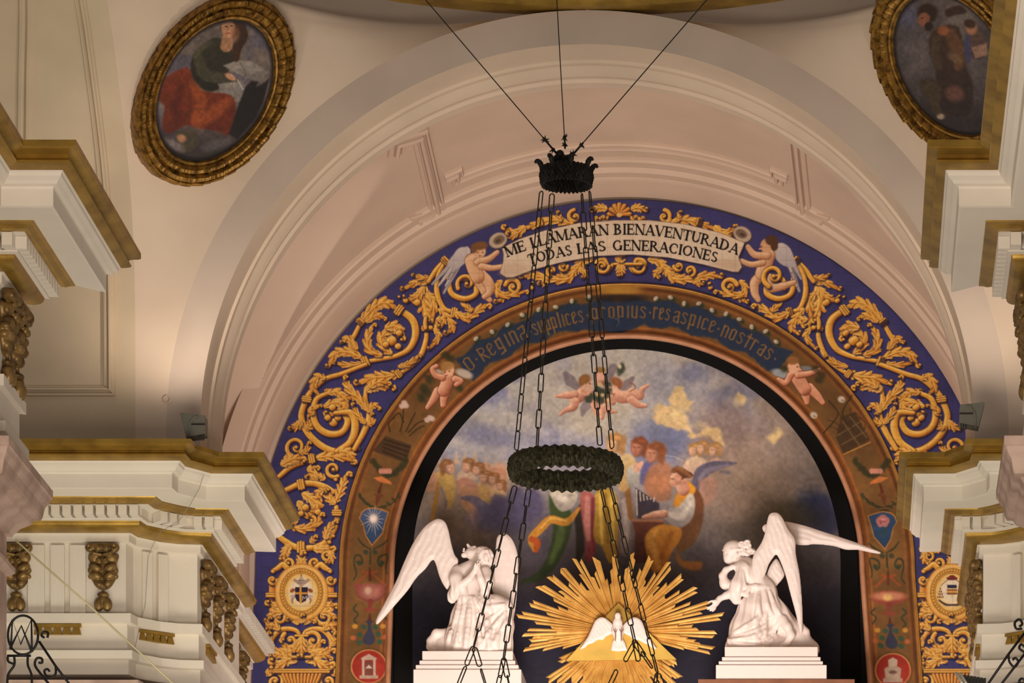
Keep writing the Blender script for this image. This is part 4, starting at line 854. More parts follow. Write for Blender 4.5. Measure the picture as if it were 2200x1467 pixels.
def arch_line(r, w, dep, m, name, parent, Y=31.99, prof=5, cx=1347, cy=1227):
    rows = []
    pts = [(-r-260*8/240, 260), (-r, 0)]; th = np.linspace(PI, 0, 140)
    path = [(cx-r-8.6*k/6, cy+260*k/6) for k in range(6, 0, -1)]+[(cx+r*math.cos(t), cy-r*math.sin(t)) for t in th]+[(cx+r+18.4*k/6, cy+260*k/6) for k in range(1, 7)]
    nrm = [(-1, 0)]*6+[(math.cos(t), -math.sin(t)) for t in th]+[(1, 0)]*6
    for k in range(prof+1):
        a = PI*k/prof; o_ = math.cos(a)*w/2; d = math.sin(a)*dep
        rows.append([W(x+n[0]*o_, y+n[1]*o_, Y-d) for (x, y), n in zip(path, nrm)])
    mb = MB(); mb.grid(rows); o = mb.build(name, m, None, True); fix_normals(o); return world_child(o, parent)
arch_line(506, 13, .05, M_rim, 'inner_rim', band); arch_line(617, 4.5, .02, M_gline, 'gold_fillet', band)
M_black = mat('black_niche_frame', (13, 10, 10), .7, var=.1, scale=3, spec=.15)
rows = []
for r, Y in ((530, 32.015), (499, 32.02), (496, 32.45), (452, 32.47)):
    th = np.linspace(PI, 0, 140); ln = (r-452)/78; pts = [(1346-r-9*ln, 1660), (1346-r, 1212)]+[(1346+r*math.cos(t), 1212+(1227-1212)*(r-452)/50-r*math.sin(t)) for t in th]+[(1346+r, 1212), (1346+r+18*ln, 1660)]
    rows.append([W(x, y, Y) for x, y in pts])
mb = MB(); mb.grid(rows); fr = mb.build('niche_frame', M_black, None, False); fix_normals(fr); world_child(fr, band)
# ================================================================== lunette painting
LC, LR, LYc, LB = 1346.0, 460.0, 1210.0, 1640.0
nx, ny = 500, 440
xs = np.linspace(-LR, LR, nx+1); topv = LYc-np.sqrt(np.maximum(LR*LR-xs*xs, 0)); t = np.linspace(0, 1, ny+1)
U = np.repeat((LC+xs)[:, None], ny+1, 1); V = topv[:, None]*(1-t)[None, :]+LB*t[None, :]
p = Paint(U, V, (160, 150, 142))
allp = np.arange(len(p.U))
def lerpc(y, stops):
    ys = [s_[0] for s_ in stops]; return np.stack([np.interp(y, ys, [s_[1][k] for s_ in stops]) for k in range(3)], 1)
n1 = fbm(p.U, p.V, 130, 21, 5); n2 = fbm(p.U, p.V, 70, 8, 5)
p.c = lerpc(p.V+60*(n1-.5), [(740, (184, 174, 162)), (850, (178, 172, 166)), (960, (156, 154, 166)), (1060, (146, 138, 138)), (1140, (116, 108, 106)), (1220, (76, 68, 70)), (1330, (46, 44, 62)), (1480, (34, 32, 48))])
up = np.clip((1040-p.V)/120, 0, 1)
p.put(allp, (112, 114, 150), np.clip((n2-.52)*5, 0, .75)*up*np.clip((1350-p.U)/150, .15, 1)); p.put(allp, (190, 176, 150), np.clip((.47-n2)*4, 0, .5)*up)
rt = np.clip((p.U-1430)/120, 0, 1)*np.clip((1180-p.V)/80, 0, 1)
p.put(allp, (150, 128, 114), rt*np.clip((n1-.30)*3, 0, .85)); p.put(allp, (104, 100, 124), rt*np.clip((.44-n1)*5, 0, .8)*np.clip((980-p.V)/80, 0, 1))
for x, y, rx, ry, c, a in ((1560, 930, 70, 60, (146, 124, 116), .8), (1640, 1000, 90, 60, (158, 136, 118), .8), (1600, 1060, 90, 50, (150, 130, 112), .7), (1700, 940, 60, 50, (150, 130, 118), .7), (1500, 1010, 60, 60, (150, 126, 108), .6), (1750, 1085, 50, 30, (60, 66, 100), .9), (1760, 1120, 50, 40, (52, 54, 84), .9), (1700, 1110, 60, 30, (84, 78, 60), .7), (1630, 1140, 70, 30, (92, 82, 70), .7), (1440, 820, 60, 40, (132, 130, 146), .5), (1490, 800, 30, 20, (104, 108, 140), .6), (1600, 840, 50, 20, (104, 104, 132), .6), (1420, 950, 60, 60, (112, 118, 148), .7), (1390, 970, 30, 50, (116, 122, 150), .7), (1450, 940, 30, 40, (108, 114, 146), .7), (1000, 920, 60, 20, (118, 118, 146), .5), (1060, 940, 60, 20, (108, 110, 142), .6), (1240, 810, 90, 40, (176, 164, 152), .6), (1150, 880, 80, 40, (178, 168, 152), .5), (1290, 900, 70, 40, (176, 168, 150), .5), (960, 1060, 70, 60, (180, 148, 120), .6), (1080, 1030, 50, 30, (206, 172, 130), .5), (1000, 1130, 70, 40, (126, 104, 90), .8), (1110, 1100, 60, 50, (96, 90, 112), .8), (1180, 1170, 60, 60, (88, 82, 96), .7)):
    p.ell(x, y, rx, ry, 0, c, .6, a, noise=.8)
for pts in (((1400, 895), (1418, 868), (1440, 872), (1448, 832), (1470, 826), (1480, 850), (1492, 856), (1478, 872), (1462, 880), (1470, 905), (1482, 925), (1500, 935), (1520, 915), (1545, 920), (1552, 955), (1520, 935), (1490, 945), (1470, 925), (1440, 918), (1412, 910)), ((1572, 862), (1584, 848), (1600, 866), (1592, 878)), ((1645, 935), (1670, 915), (1682, 930), (1660, 950))):
    p.poly(pts, (218, 186, 130), 7, .9, noise=15); p.poly([(x*.55+.45*np.mean([q_[0] for q_ in pts]), y*.55+.45*np.mean([q_[1] for q_ in pts])) for x, y in pts], (236, 208, 152), 14, .6, noise=12)
def sk(pts, w, ramp=None, c=None, soft=2.0): p.stroke(pts, w, c, soft, 1, ramp, 5)
FLE = [(-1, (128, 78, 64)), (-.4, (176, 120, 98)), (.3, (214, 164, 136)), (.8, (222, 180, 150)), (1, (178, 128, 104))]
T = lambda *q: [(1180+x/7.333, 760+y/7.333) for x, y in q]
# group of flying putti at the top
for pts, w in ((((250, 310), (330, 420), (460, 540)), [5, 12, 7]), (((1320, 380), (1230, 480), (1160, 570)), [4, 10, 6]), (((640, 760), (560, 850), (520, 970)), [12, 9, 3]), (((1010, 210), (960, 300), (930, 380)), [8, 10, 8])): p.stroke(T(*pts), w, (122, 108, 112), 3, .85)
p.ell(*T((1130, 240))[0], 8, 14, .3, (56, 62, 48), .4, .9, noise=.8); p.ell(*T((1110, 200))[0], 4, 5, 0, (206, 190, 160), .5)
sk(T((540, 600), (480, 660), (390, 720)), [13, 14, 11], FLE); sk(T((400, 640), (280, 650), (110, 670)), [9, 8, 3], FLE); sk(T((400, 760), (370, 840), (250, 890), (170, 960)), [10, 9, 6, 3], FLE); sk(T((540, 560), (600, 640), (660, 600)), [7, 6, 5], FLE)
p.ell(*T((600, 490))[0], 12, 13, 0, (214, 168, 140), .2); p.ell(*T((560, 400))[0], 13, 10, -.4, (138, 92, 52), .3); p.ell(*T((510, 440))[0], 6, 9, 0, (138, 92, 52), .3); p.ell(*T((640, 470))[0], 2, 1.4, 0, (80, 50, 44), .4)
sk(T((980, 620), (1150, 680), (1300, 650)), [11, 14, 13], FLE); sk(T((1300, 620), (1430, 660), (1460, 560), (1560, 490)), [12, 9, 6, 3], FLE); sk(T((1290, 720), (1400, 800), (1520, 820)), [9, 8, 4], FLE); sk(T((990, 610), (920, 610), (890, 560)), [7, 6, 5], FLE); p.stroke(T((1240, 480), (1300, 465), (1360, 530), (1280, 590)), 1.2, (150, 90, 66), 1.2)
p.ell(*T((1010, 530))[0], 12, 12, 0, (218, 172, 148), .2); p.ell(*T((1060, 440))[0], 14, 9, .5, (146, 92, 58), .3); p.ell(*T((1110, 500))[0], 5, 8, 0, (146, 92, 58), .3)
sk(T((810, 300), (810, 420)), [10, 11], FLE); p.ell(*T((810, 340))[0], 10, 12, 0, (212, 160, 136), .2); p.ell(*T((810, 250))[0], 11, 6, 0, (150, 110, 62), .3)
sk(T((700, 720), (720, 860), (750, 960)), [8, 7, 4], FLE); sk(T((850, 740), (840, 880), (830, 1000)), [10, 7, 5], FLE); sk(T((880, 830), (940, 900), (1050, 910)), [8, 6, 3], FLE); sk(T((960, 700), (1000, 760)), [8, 7], FLE)
for q_ in ((780, 560), (840, 600), (700, 680), (800, 680), (880, 660), (620, 720), (930, 580), (800, 740), (920, 480)): p.ell(*T(q_)[0], 9, 7, .5, (52, 62, 48), .4, .9, noise=.8)
for q_ in ((810, 490), (760, 640), (840, 650), (930, 730), (790, 470)): p.ell(*T(q_)[0], 4, 4, 0, (214, 176, 120), .5, .9)
# choir at the left
H = lambda *q: [(860+x/4.316, 900+y/4.316) for x, y in q]
for x, y in ((520, 340), (440, 390), (590, 350), (690, 340), (790, 390), (360, 400), (300, 470)): p.poly(H((x-22, y+70), (x+4, y-40), (x+30, y+70)), (206, 166, 124), 4, .75)
for k in range(26):
    x, y = 780+random.random()*230, 440+random.random()*200; p.ell(*H((x, y))[0], 9, 11, 0, (206, 160, 124) if k % 2 else (196, 140, 110), .6, .5)
def head(cx_, cy_, r, face, hair, turn=0):
    lo = tuple(x*.72 for x in face); d = 1 if turn >= 0 else -1
    p.ell(cx_-d*r*.30, cy_-r*.25, r*1.05, r*1.0, 0, hair, .25, 1, noise=.5); p.ell(cx_-d*r*.75, cy_+r*.45, r*.45, r*.75, d*.3, hair, .4, .9, noise=.5)
    p.ell(cx_+turn*r*.25, cy_+r*.15, r*.70, r*.92, -turn*.25, lo, .2); p.ell(cx_+turn*r*.25+d*r*.14, cy_+r*.10, r*.52, r*.78, -turn*.25, face, .45)
    k_ = .75 if r > 16 else .5; fx_ = cx_+turn*r*.25+d*r*.10
    p.ell(fx_-r*.22, cy_-r*.02, r*.13, r*.055, 0, tuple(x*.5 for x in face), .5, k_); p.ell(fx_+r*.26, cy_-r*.02, r*.13, r*.055, 0, tuple(x*.5 for x in face), .5, k_); p.stroke([(fx_+d*r*.08, cy_), (fx_+d*r*.14, cy_+r*.32)], r*.05, tuple(x*.78 for x in face), 1.4, .7, smooth=0); p.ell(fx_+d*r*.06, cy_+r*.55, r*.18, r*.06, 0, (158, 84, 74), .5, k_)
    p.ell(cx_-d*r*.1, cy_-r*.75, r*.75, r*.35, 0, hair, .35, .9, noise=.4); p.ell(cx_-d*r*.45, cy_-r*.7, r*.35, r*.2, 0, tuple(min(255, x*1.35) for x in hair), .6, .6)
p.poly(H((310, 520), (380, 480), (480, 500), (510, 600), (500, 760), (440, 830), (400, 760), (380, 620), (330, 580)), (206, 168, 92), 5, .95, (186, 150, 84), 90, 4)
p.poly(H((240, 560), (330, 500), (350, 600), (300, 680), (240, 660)), (206, 152, 118), 6, .9, smooth=3); p.stroke(H((350, 600), (330, 760), (300, 920)), [4, 5, 4], (176, 128, 62), 2); p.stroke(H((380, 640), (420, 760), (410, 860)), [3, 4, 3], (130, 116, 118), 3, .8)
p.poly(H((520, 560), (600, 540), (700, 600), (760, 740), (780, 860), (700, 1010), (640, 900), (560, 760)), (202, 148, 116), 6, .9, (186, 140, 100), 90, 3); p.poly(H((720, 600), (830, 640), (870, 800), (800, 840), (740, 760)), (198, 158, 98), 5, .9, smooth=3)
p.poly(H((540, 500), (640, 470), (720, 560), (620, 560), (540, 600)), (206, 176, 146), 5, .9, smooth=3); p.stroke(H((540, 590), (610, 570), (700, 630)), [6, 7, 5], (186, 134, 112), 3)
p.poly(H((830, 640), (960, 640), (980, 740), (900, 790), (850, 740)), (216, 178, 132), 6, .9, smooth=3)
p.stroke(H((570, 730), (680, 750), (800, 850)), [3, 9, 14], (112, 104, 128), 4, .9)
for x, y, r in ((450, 450, 15), (620, 435, 14), (715, 465, 13), (780, 540, 13), (860, 555, 12), (930, 615, 11)): head(*H((x, y))[0], r, (208, 160, 130), (142, 98, 62), .6 if x < 500 else -.3)
for x, y, rx, ry in ((910, 760, 16, 15), (1080, 690, 15, 15), (1220, 710, 15, 16), (960, 860, 40, 30), (1100, 840, 40, 30), (900, 920, 60, 30), (1230, 800, 22, 26)): p.ell(*H((x, y))[0], rx, ry, 0, (92, 86, 116), .4, .85, noise=.4)
# musicians in the middle
KQ = lambda *q: [(1100+x/4.074, 900+y/4.074) for x, y in q]
p.poly(KQ((330, 640), (420, 760), (510, 800), (520, 940), (480, 1100), (380, 1300), (230, 1420), (60, 1430), (220, 1340), (310, 1200), (360, 960), (330, 800)), (70, 88, 46), 5, 1, (52, 66, 38), 90, 4); p.stroke(KQ((440, 900), (420, 1050), (340, 1250)), [6, 9, 5], (96, 116, 62), 8, .8)
p.poly(KQ((330, 640), (420, 620), (560, 640), (570, 700), (520, 780), (440, 810), (380, 760), (350, 700)), (206, 196, 176), 4, 1, (168, 158, 148), 90, 4); p.stroke(KQ((420, 760), (470, 700), (520, 660)), [3, 5, 3], (150, 140, 134), 3, .7); p.ell(*KQ((450, 700))[0], 12, 9, .3, (228, 218, 200), .6)
p.poly(KQ((540, 820), (600, 740), (620, 900), (640, 1150), (560, 1300), (560, 1000)), (50, 44, 38), 5)
p.stroke(KQ((590, 780), (480, 900), (340, 880), (250, 960), (170, 1050), (200, 1140)), [3, 8, 9, 9, 8, 6], (208, 146, 56), 2.5); p.stroke(KQ((170, 1050), (220, 1080), (210, 1150)), [6, 8, 5], (190, 88, 40), 3); p.stroke(KQ((470, 890), (340, 870), (260, 950)), [2, 3, 2], (236, 190, 96), 2, .8)
p.poly(KQ((600, 650), (680, 640), (730, 700), (720, 900), (740, 1060), (700, 1240), (640, 1230), (640, 1060), (610, 850)), (184, 106, 96), 4, 1, (130, 56, 60), 90, 3); p.stroke(KQ((660, 690), (660, 900), (670, 1050)), [5, 8, 5], (214, 150, 138), 5, .8); p.stroke(KQ((710, 700), (705, 950), (720, 1150)), 4, (116, 48, 54), 4, .8)
p.poly(KQ((740, 630), (860, 610), (920, 700), (930, 900), (920, 1200), (850, 1260), (790, 1120), (715, 1040), (730, 800)), (196, 158, 62), 4, 1, (166, 124, 46), 90, 3)
for x in (770, 820, 870): p.stroke(KQ((x, 660), (x+8, 880), (x+20, 1080)), [3, 4, 3], (226, 192, 96) if x != 820 else (140, 104, 40), 3, .8)
p.poly(KQ((960, 640), (1040, 600), (1060, 800), (1050, 1150), (980, 1200), (930, 1100), (940, 800)), (132, 116, 112), 6, .95, smooth=3); p.stroke(KQ((990, 720), (1000, 880), (990, 1100)), [8, 9, 6], (180, 166, 160), 6, .8); p.stroke(KQ((1010, 620), (1040, 860)), 6, (140, 96, 48), 3, .9, smooth=0)
# standing saint with raised hand
p.poly(KQ((960, 320), (1040, 310), (1090, 380), (1110, 470), (1040, 580), (980, 640), (930, 600), (950, 450)), (204, 178, 130), 4, 1, (186, 150, 96), 90, 3); p.poly(KQ((1010, 440), (1090, 400), (1130, 500), (1100, 580), (1030, 590), (1005, 520)), (206, 200, 186), 4, 1, (150, 146, 140), 90, 3); p.poly(KQ((1065, 400), (1110, 380), (1150, 370), (1140, 420), (1100, 470), (1070, 450)), (214, 164, 138), 3, smooth=3)
head(*KQ((890, 220))[0], 20, (206, 164, 120), (166, 124, 76), -.3)
# two angels behind
p.poly(KQ((1140, 420), (1200, 360), (1240, 420), (1200, 560), (1120, 560)), (96, 92, 140), 6, .9, smooth=3); p.poly(KQ((1200, 430), (1330, 370), (1400, 440), (1400, 560), (1380, 700), (1260, 720), (1160, 620)), (172, 118, 88), 8, .95, (150, 106, 80), 90, 3); p.ell(*KQ((1280, 560))[0], 26, 22, 0, (190, 128, 90), .6, .8)
head(*KQ((1100, 250))[0], 19, (176, 116, 92), (124, 70, 46), -.2); head(*KQ((1240, 300))[0], 20, (190, 132, 106), (134, 80, 50), -.6)
p.stroke(KQ((1290, 260), (1330, 300)), [7, 3], (134, 80, 50), 2)
# three small angels and a wing at the right
p.poly(KQ((1500, 420), (1540, 350), (1620, 320), (1700, 370), (1690, 450), (1600, 540), (1520, 500)), (216, 190, 160), 5, .95, (196, 160, 136), 90, 3); p.poly(KQ((1700, 400), (1780, 340), (1850, 380), (1800, 430)), (212, 168, 140), 5, .95, smooth=3)
for x, y in ((1590, 270), (1660, 250), (1770, 270)): head(*KQ((x, y))[0], 13, (216, 172, 138), (170, 128, 80), -.3 if x < 1700 else -.7)
p.stroke(KQ((1600, 600), (1660, 470), (1780, 410), (1960, 385)), [10, 14, 11, 2], (98, 92, 110), 3); p.stroke(KQ((1640, 520), (1720, 450), (1900, 400)), [4, 6, 2], (128, 120, 134), 3, .8); p.poly(KQ((1640, 540), (1760, 520), (1800, 600), (1720, 760), (1660, 680)), (176, 132, 112), 8, .8, smooth=3); p.stroke(KQ((1830, 460), (1900, 470)), [3, 4], (104, 98, 112), 4, .7, smooth=0)
p.stroke(KQ((1350, 320), (1420, 330), (1500, 370)), 1, (190, 184, 186), 1.5, .6)
# organ and the seated organist
p.poly(KQ((1080, 600), (1290, 740), (1290, 860), (1100, 880)), (62, 54, 66), 4)
for k in range(6): p.stroke(KQ((1090+k*30, 620+k*20), (1095+k*30, (840 if k == 0 else 720-6*k))), 1.5, (204, 190, 168), 1.2, .9, smooth=0)
p.poly(KQ((1050, 890), (1320, 890), (1330, 940), (1200, 980), (1180, 1260), (1070, 1260), (1080, 1000)), (110, 62, 46), 4, 1, (76, 42, 36), 90); p.stroke(KQ((1060, 885), (1320, 890)), 3, (160, 112, 84), 2, smooth=0)
p.poly(KQ((1560, 570), (1640, 640), (1680, 760), (1650, 980), (1560, 1120), (1440, 1160), (1480, 960), (1580, 860), (1600, 700)), (110, 66, 44), 5, 1, (120, 84, 50), 90, 3)
p.poly(KQ((1330, 920), (1470, 950), (1480, 1040), (1400, 1160), (1360, 1260), (1300, 1330), (1240, 1340), (1200, 1260), (1160, 1060), (1220, 960)), (206, 142, 58), 4, 1, (176, 108, 42), 90, 4); p.stroke(KQ((1260, 980), (1210, 1060), (1260, 1200), (1280, 1300)), [6, 8, 8, 6], (226, 168, 84), 7, .7); p.stroke(KQ((1400, 1000), (1340, 1120), (1310, 1220)), 5, (156, 92, 38), 6, .7)
p.poly(KQ((1440, 1150), (1500, 1240), (1660, 1250), (1640, 1320), (1520, 1310), (1440, 1240)), (156, 100, 44), 6, .95, smooth=3)
p.poly(KQ((1520, 540), (1600, 590), (1600, 640), (1540, 720), (1430, 780), (1420, 700), (1480, 600)), (214, 150, 52), 4, 1, (200, 134, 46), 90, 3); p.poly(KQ((1560, 650), (1600, 720), (1580, 860), (1500, 940), (1400, 930), (1320, 850), (1360, 790), (1460, 760)), (200, 192, 176), 4, 1, (150, 140, 136), 120, 4); p.stroke(KQ((1380, 830), (1480, 850), (1560, 740)), [5, 8, 5], (220, 212, 196), 6, .8)
sk(KQ((1330, 830), (1240, 840), (1150, 860)), [9, 8, 4], FLE); sk(KQ((1480, 560), (1500, 620)), [14, 13], FLE); p.poly(KQ((1390, 470), (1400, 430), (1450, 410), (1510, 435), (1590, 490), (1570, 525), (1520, 520), (1480, 540), (1440, 480)), (120, 76, 46), 3, 1, (92, 56, 36), 60, noise=3); p.poly(KQ((1405, 478), (1382, 508), (1390, 528), (1372, 552), (1386, 560), (1383, 574), (1402, 594), (1440, 584), (1478, 556), (1484, 505), (1445, 470)), (214, 168, 138), 2.4, 1, (176, 122, 96), 30); p.stroke(KQ((1450, 425), (1500, 455), (1560, 505)), [3, 5, 3], (150, 102, 62), 3, .7); p.ell(*KQ((1455, 520))[0], 7, 6, 0, (206, 150, 124), .6, .7)
p.stroke(KQ((1395, 520), (1412, 526)), 1.1, (90, 56, 46), 1, smooth=0)
# dark bottom
bt = np.clip((p.V-1255)/70, 0, 1)*.55; p.put(allp, (38, 36, 52), bt*np.clip(1.2-np.exp(-((p.U-1330)/190)**2), 0, 1))
p.c *= (1+.10*np.clip((1120-p.V)/120, 0, 1)-.04*np.clip((p.U-1450)/100, 0, 1))[:, None]; p.grain(.14, 7, 3); p.grain(.10, 30, 9)
M_canvas = paint_mat('canvas_paint', .6, spec=.25)
me = grid_mesh('lunette_painting', flat_at(p.U.reshape(U.shape), p.V.reshape(U.shape), 32.46), p.c, 1.0)
lun = link('lunette_painting', me, M_canvas); tag(lun, 'arched canvas of angels, putti and a seated organist among clouds behind the statues', 'painting')
# ================================================================== sculpting: smooth distance fields turned into meshes (surface nets)
class Field:
    def __init__(s, lo, hi, h):
        s.lo = np.array(lo, float); s.h = h; s.n = np.ceil((np.array(hi)-s.lo)/h).astype(int)+1
        s.D = np.full(s.n, 30.0, np.float32)
    def block(s, lo, hi, m):
        a = np.maximum(((np.array(lo)-m-s.lo)/s.h).astype(int), 0); b = np.minimum(((np.array(hi)+m-s.lo)/s.h).astype(int)+2, s.n)
        if (b <= a).any(): return None
        ax = [s.lo[i]+s.h*np.arange(a[i], b[i], dtype=np.float32) for i in range(3)]
        return tuple(slice(a[i], b[i]) for i in range(3)), np.meshgrid(*ax, indexing='ij', sparse=True)
    def mix(s, sl, d, k, sub=False):
        A = s.D[sl]
        if sub: 
            h = np.clip(.5-.5*(A+d)/k, 0, 1); s.D[sl] = A*(1-h)+(-d)*h+k*h*(1-h); return
        h = np.clip(.5+.5*(A-d)/k, 0, 1); s.D[sl] = A*(1-h)+d*h-k*h*(1-h)
    def cap(s, a, b, r0, r1=None, k=6, sub=False, wob=None):   # tapered capsule
        r1 = r0 if r1 is None else r1; a = np.array(a, float); b = np.array(b, float); R = max(r0, r1)
        q = s.block(np.minimum(a, b)-R, np.maximum(a, b)+R, k+4)
        if q is None: return
        sl, (x, y, z) = q; d = b-a; L = d@d+1e-9
        t = np.clip(((x-a[0])*d[0]+(y-a[1])*d[1]+(z-a[2])*d[2])/L, 0, 1)
        dist = np.sqrt((x-a[0]-t*d[0])**2+(y-a[1]-t*d[1])**2+(z-a[2]-t*d[2])**2)-(r0+(r1-r0)*t)
        if wob: dist = dist+wob(x, y, z)
        s.mix(sl, dist, k, sub)
    def ell(s, c, r, k=5, sub=False, rot=0, wob=None):
        c = np.array(c, float); R = max(r); q = s.block(c-R, c+R, k+4)
        if q is None: return
        sl, (x, y, z) = q; x, y, z = x-c[0], y-c[1], z-c[2]
        if rot: x, y = x*math.cos(rot)+y*math.sin(rot), -x*math.sin(rot)+y*math.cos(rot)
        l = np.sqrt((x/r[0])**2+(y/r[1])**2+(z/r[2])**2); dist = (l-1)*min(r)*.5+(l-1)*sum(r)/3*.5
        if wob: dist = dist+wob(x, y, z)
        s.mix(sl, dist, k, sub)
    def chain(s, pts, rs, k=6, sub=False, wob=None, smooth=0):
        P = np.array(pts, float); rs = list(rs)
        if smooth:
            Q = crom(P, smooth); rs = list(np.interp(np.linspace(0, 1, len(Q)), np.linspace(0, 1, len(P)), rs)); P = Q
        for i in range(len(P)-1): s.cap(P[i], P[i+1], rs[i], rs[i+1], k, sub, wob)
    def slab(s, poly, zc, th, k=4, edge=5, zf=None, relief=None, smooth=4):  # thick leaf with a traced outline (wings)
        P = crom(poly, smooth, True) if smooth else np.array(poly, float)
        q = s.block((*P.min(0), zc-40), (*P.max(0), zc+40), 6)
        if q is None: return
        sl, (x, y, z) = q; X = np.broadcast_to(x, (x.shape[0], y.shape[1], 1))[..., 0].astype(float); Y = np.broadcast_to(y, (x.shape[0], y.shape[1], 1))[..., 0].astype(float)
        ins = np.zeros(X.shape, bool); dm = np.full(X.shape, 1e9)
        for i in range(len(P)):
            (ax, ay), (bx, by) = P[i], P[(i+1) % len(P)]
            if ay != by: ins ^= ((ay > Y) != (by > Y)) & (X < (bx-ax)*(Y-ay)/(by-ay)+ax)
            dx, dy = bx-ax, by-ay; t = np.clip(((X-ax)*dx+(Y-ay)*dy)/(dx*dx+dy*dy+1e-9), 0, 1); dm = np.minimum(dm, (X-ax-t*dx)**2+(Y-ay-t*dy)**2)
        d2 = np.where(ins, -np.sqrt(dm), np.sqrt(dm))
        zz = zc+(zf(X, Y) if zf else 0*X); tt = th*np.clip(-d2/edge, 0, 1)**.5*np.ones_like(X)
        if relief is not None: tt = tt+relief(X, Y)*np.clip(-d2/edge, 0, 1)
        dist = np.maximum(np.abs(z-zz[..., None])-tt[..., None], d2[..., None]).astype(np.float32)
        s.mix(sl, dist, k)
    def front(s, x, y):
        i = int(round((x-s.lo[0])/s.h)); j = int(round((y-s.lo[1])/s.h)); i = min(max(i, 0), s.n[0]-1); j = min(max(j, 0), s.n[1]-1)
        k = np.nonzero(s.D[i, j] < 0)[0]; return s.lo[2]+s.h*k[-1] if len(k) else None
    def drape(s, pts, rs, k=4, sub=False, sink=.35):
        Q = crom([q[:2] for q in pts], 5); r = np.interp(np.linspace(0, 1, len(Q)), np.linspace(0, 1, len(rs)), rs)
        zs = [s.front(*q) for q in Q]; zs = [z for z in zs]
        P = [(q[0], q[1], z-(sink if not sub else -.15)*rr) for q, z, rr in zip(Q, zs, r) if z is not None]; R = [rr for z, rr in zip(zs, r) if z is not None]
        if len(P) > 1: s.chain(P, R, k, sub)
    def mesh(s):
        s.D[:, -1, :] = np.maximum(s.D[:, -1, :], 2); s.D[:, 0, :] = np.maximum(s.D[:, 0, :], 2)
        D = s.D; I = D < 0; nx, ny, nz = D.shape
        cnt = np.zeros((nx-1, ny-1, nz-1), np.int8); pos = np.zeros((nx-1, ny-1, nz-1, 3), np.float32)
        offs = [(0,0,0),(1,0,0),(0,1,0),(1,1,0),(0,0,1),(1,0,1),(0,1,1),(1,1,1)]
        sh = lambda A, o: A[o[0]:nx-1+o[0], o[1]:ny-1+o[1], o[2]:nz-1+o[2]]
        tot = sum(sh(I, o).astype(np.int8) for o in offs); act = (tot > 0) & (tot < 8); ids = np.argwhere(act)
        vi = -np.ones(act.shape, np.int64); vi[act] = np.arange(len(ids))
        acc = np.zeros((len(ids), 3)); c = np.zeros(len(ids))
        for a in range(8):
            for b in range(a+1, 8):
                oa, ob = np.array(offs[a]), np.array(offs[b])
                if np.abs(oa-ob).sum() != 1: continue
                da = D[tuple((ids+oa).T)]; db = D[tuple((ids+ob).T)]; m = (da < 0) != (db < 0); t = np.where(m, da/(da-db+1e-12), 0)
                acc[m] += (oa+(ob-oa)*t[:, None])[m]; c[m] += 1
        V = s.lo+s.h*(ids+acc/np.maximum(c, 1)[:, None]); Fs = []
        for ax in range(3):
            o = [0, 0, 0]; o[ax] = 1; u, v = (ax+1) % 3, (ax+2) % 3
            A = I; B = np.roll(I, -1, ax); sl = [slice(1, -1)]*3; sl[ax] = slice(0, -1)
            m = np.zeros_like(I); m[tuple(sl)] = (A != B)[tuple(sl)]; e = np.argwhere(m)
            if not len(e): continue
            du = np.zeros(3, int); du[u] = 1; dv = np.zeros(3, int); dv[v] = 1
            q = [vi[tuple(np.minimum(np.maximum(e-x_, 0), np.array(vi.shape)-1).T)] for x_ in (0*du, du, du+dv, dv)]
            q = np.stack(q, 1); ins = I[tuple(e.T)]; q = np.where(ins[:, None], q, q[:, ::-1]); Fs.append(q[(q >= 0).all(1)])
        return V, np.concatenate(Fs)
def relax(V, Fq, it=2):
    n = len(V)
    for _ in range(it):
        S = np.zeros_like(V); c = np.zeros(n)
        for a, b in ((0, 1), (1, 2), (2, 3), (3, 0)):
            for i, j in ((a, b), (b, a)):
                np.add.at(S, Fq[:, i], V[Fq[:, j]]); np.add.at(c, Fq[:, i], 1)
        V = V*.5+.5*S/np.maximum(c, 1)[:, None]
    return V
def sculpt(name, fld, Y0, m, parent=None, it=1, world=True):      # x, y: survey pixels at depth Y0; z: pixels towards the viewer
    V, Fq = fld.mesh(); V = relax(V, Fq, it) if it else V; s = Y0/F
    P = np.stack([(V[:, 0]-VX)*s, Y0*K-V[:, 2]*s, (VY-V[:, 1])*s], 1)
    me = bpy.data.meshes.new(name); q = Fq[:, ::-1]
    me.vertices.add(len(P)); me.vertices.foreach_set('co', P.reshape(-1).astype(np.float32)); me.loops.add(q.size); me.loops.foreach_set('vertex_index', q.reshape(-1).astype(np.int32))
    me.polygons.add(len(q)); me.polygons.foreach_set('loop_start', np.arange(0, q.size, 4, dtype=np.int32)); me.polygons.foreach_set('use_smooth', np.ones(len(q), bool)); me.update(calc_edges=True); me.validate()
    o = link(name, me, m); fix_normals(o)
    if parent is not None: world_child(o, parent)
    return o
M_marble = mat('white_marble', (236, 222, 214), .45, var=.015, scale=3, spec=.4)
YS = 31.40
def folds(cx, cz, n, amp, ph=0, lean=0.0):
    return lambda x, y, z: (amp*np.sin(n*np.arctan2(z-cz, x-cx+lean*(y-1330))+ph)).astype(np.float32)
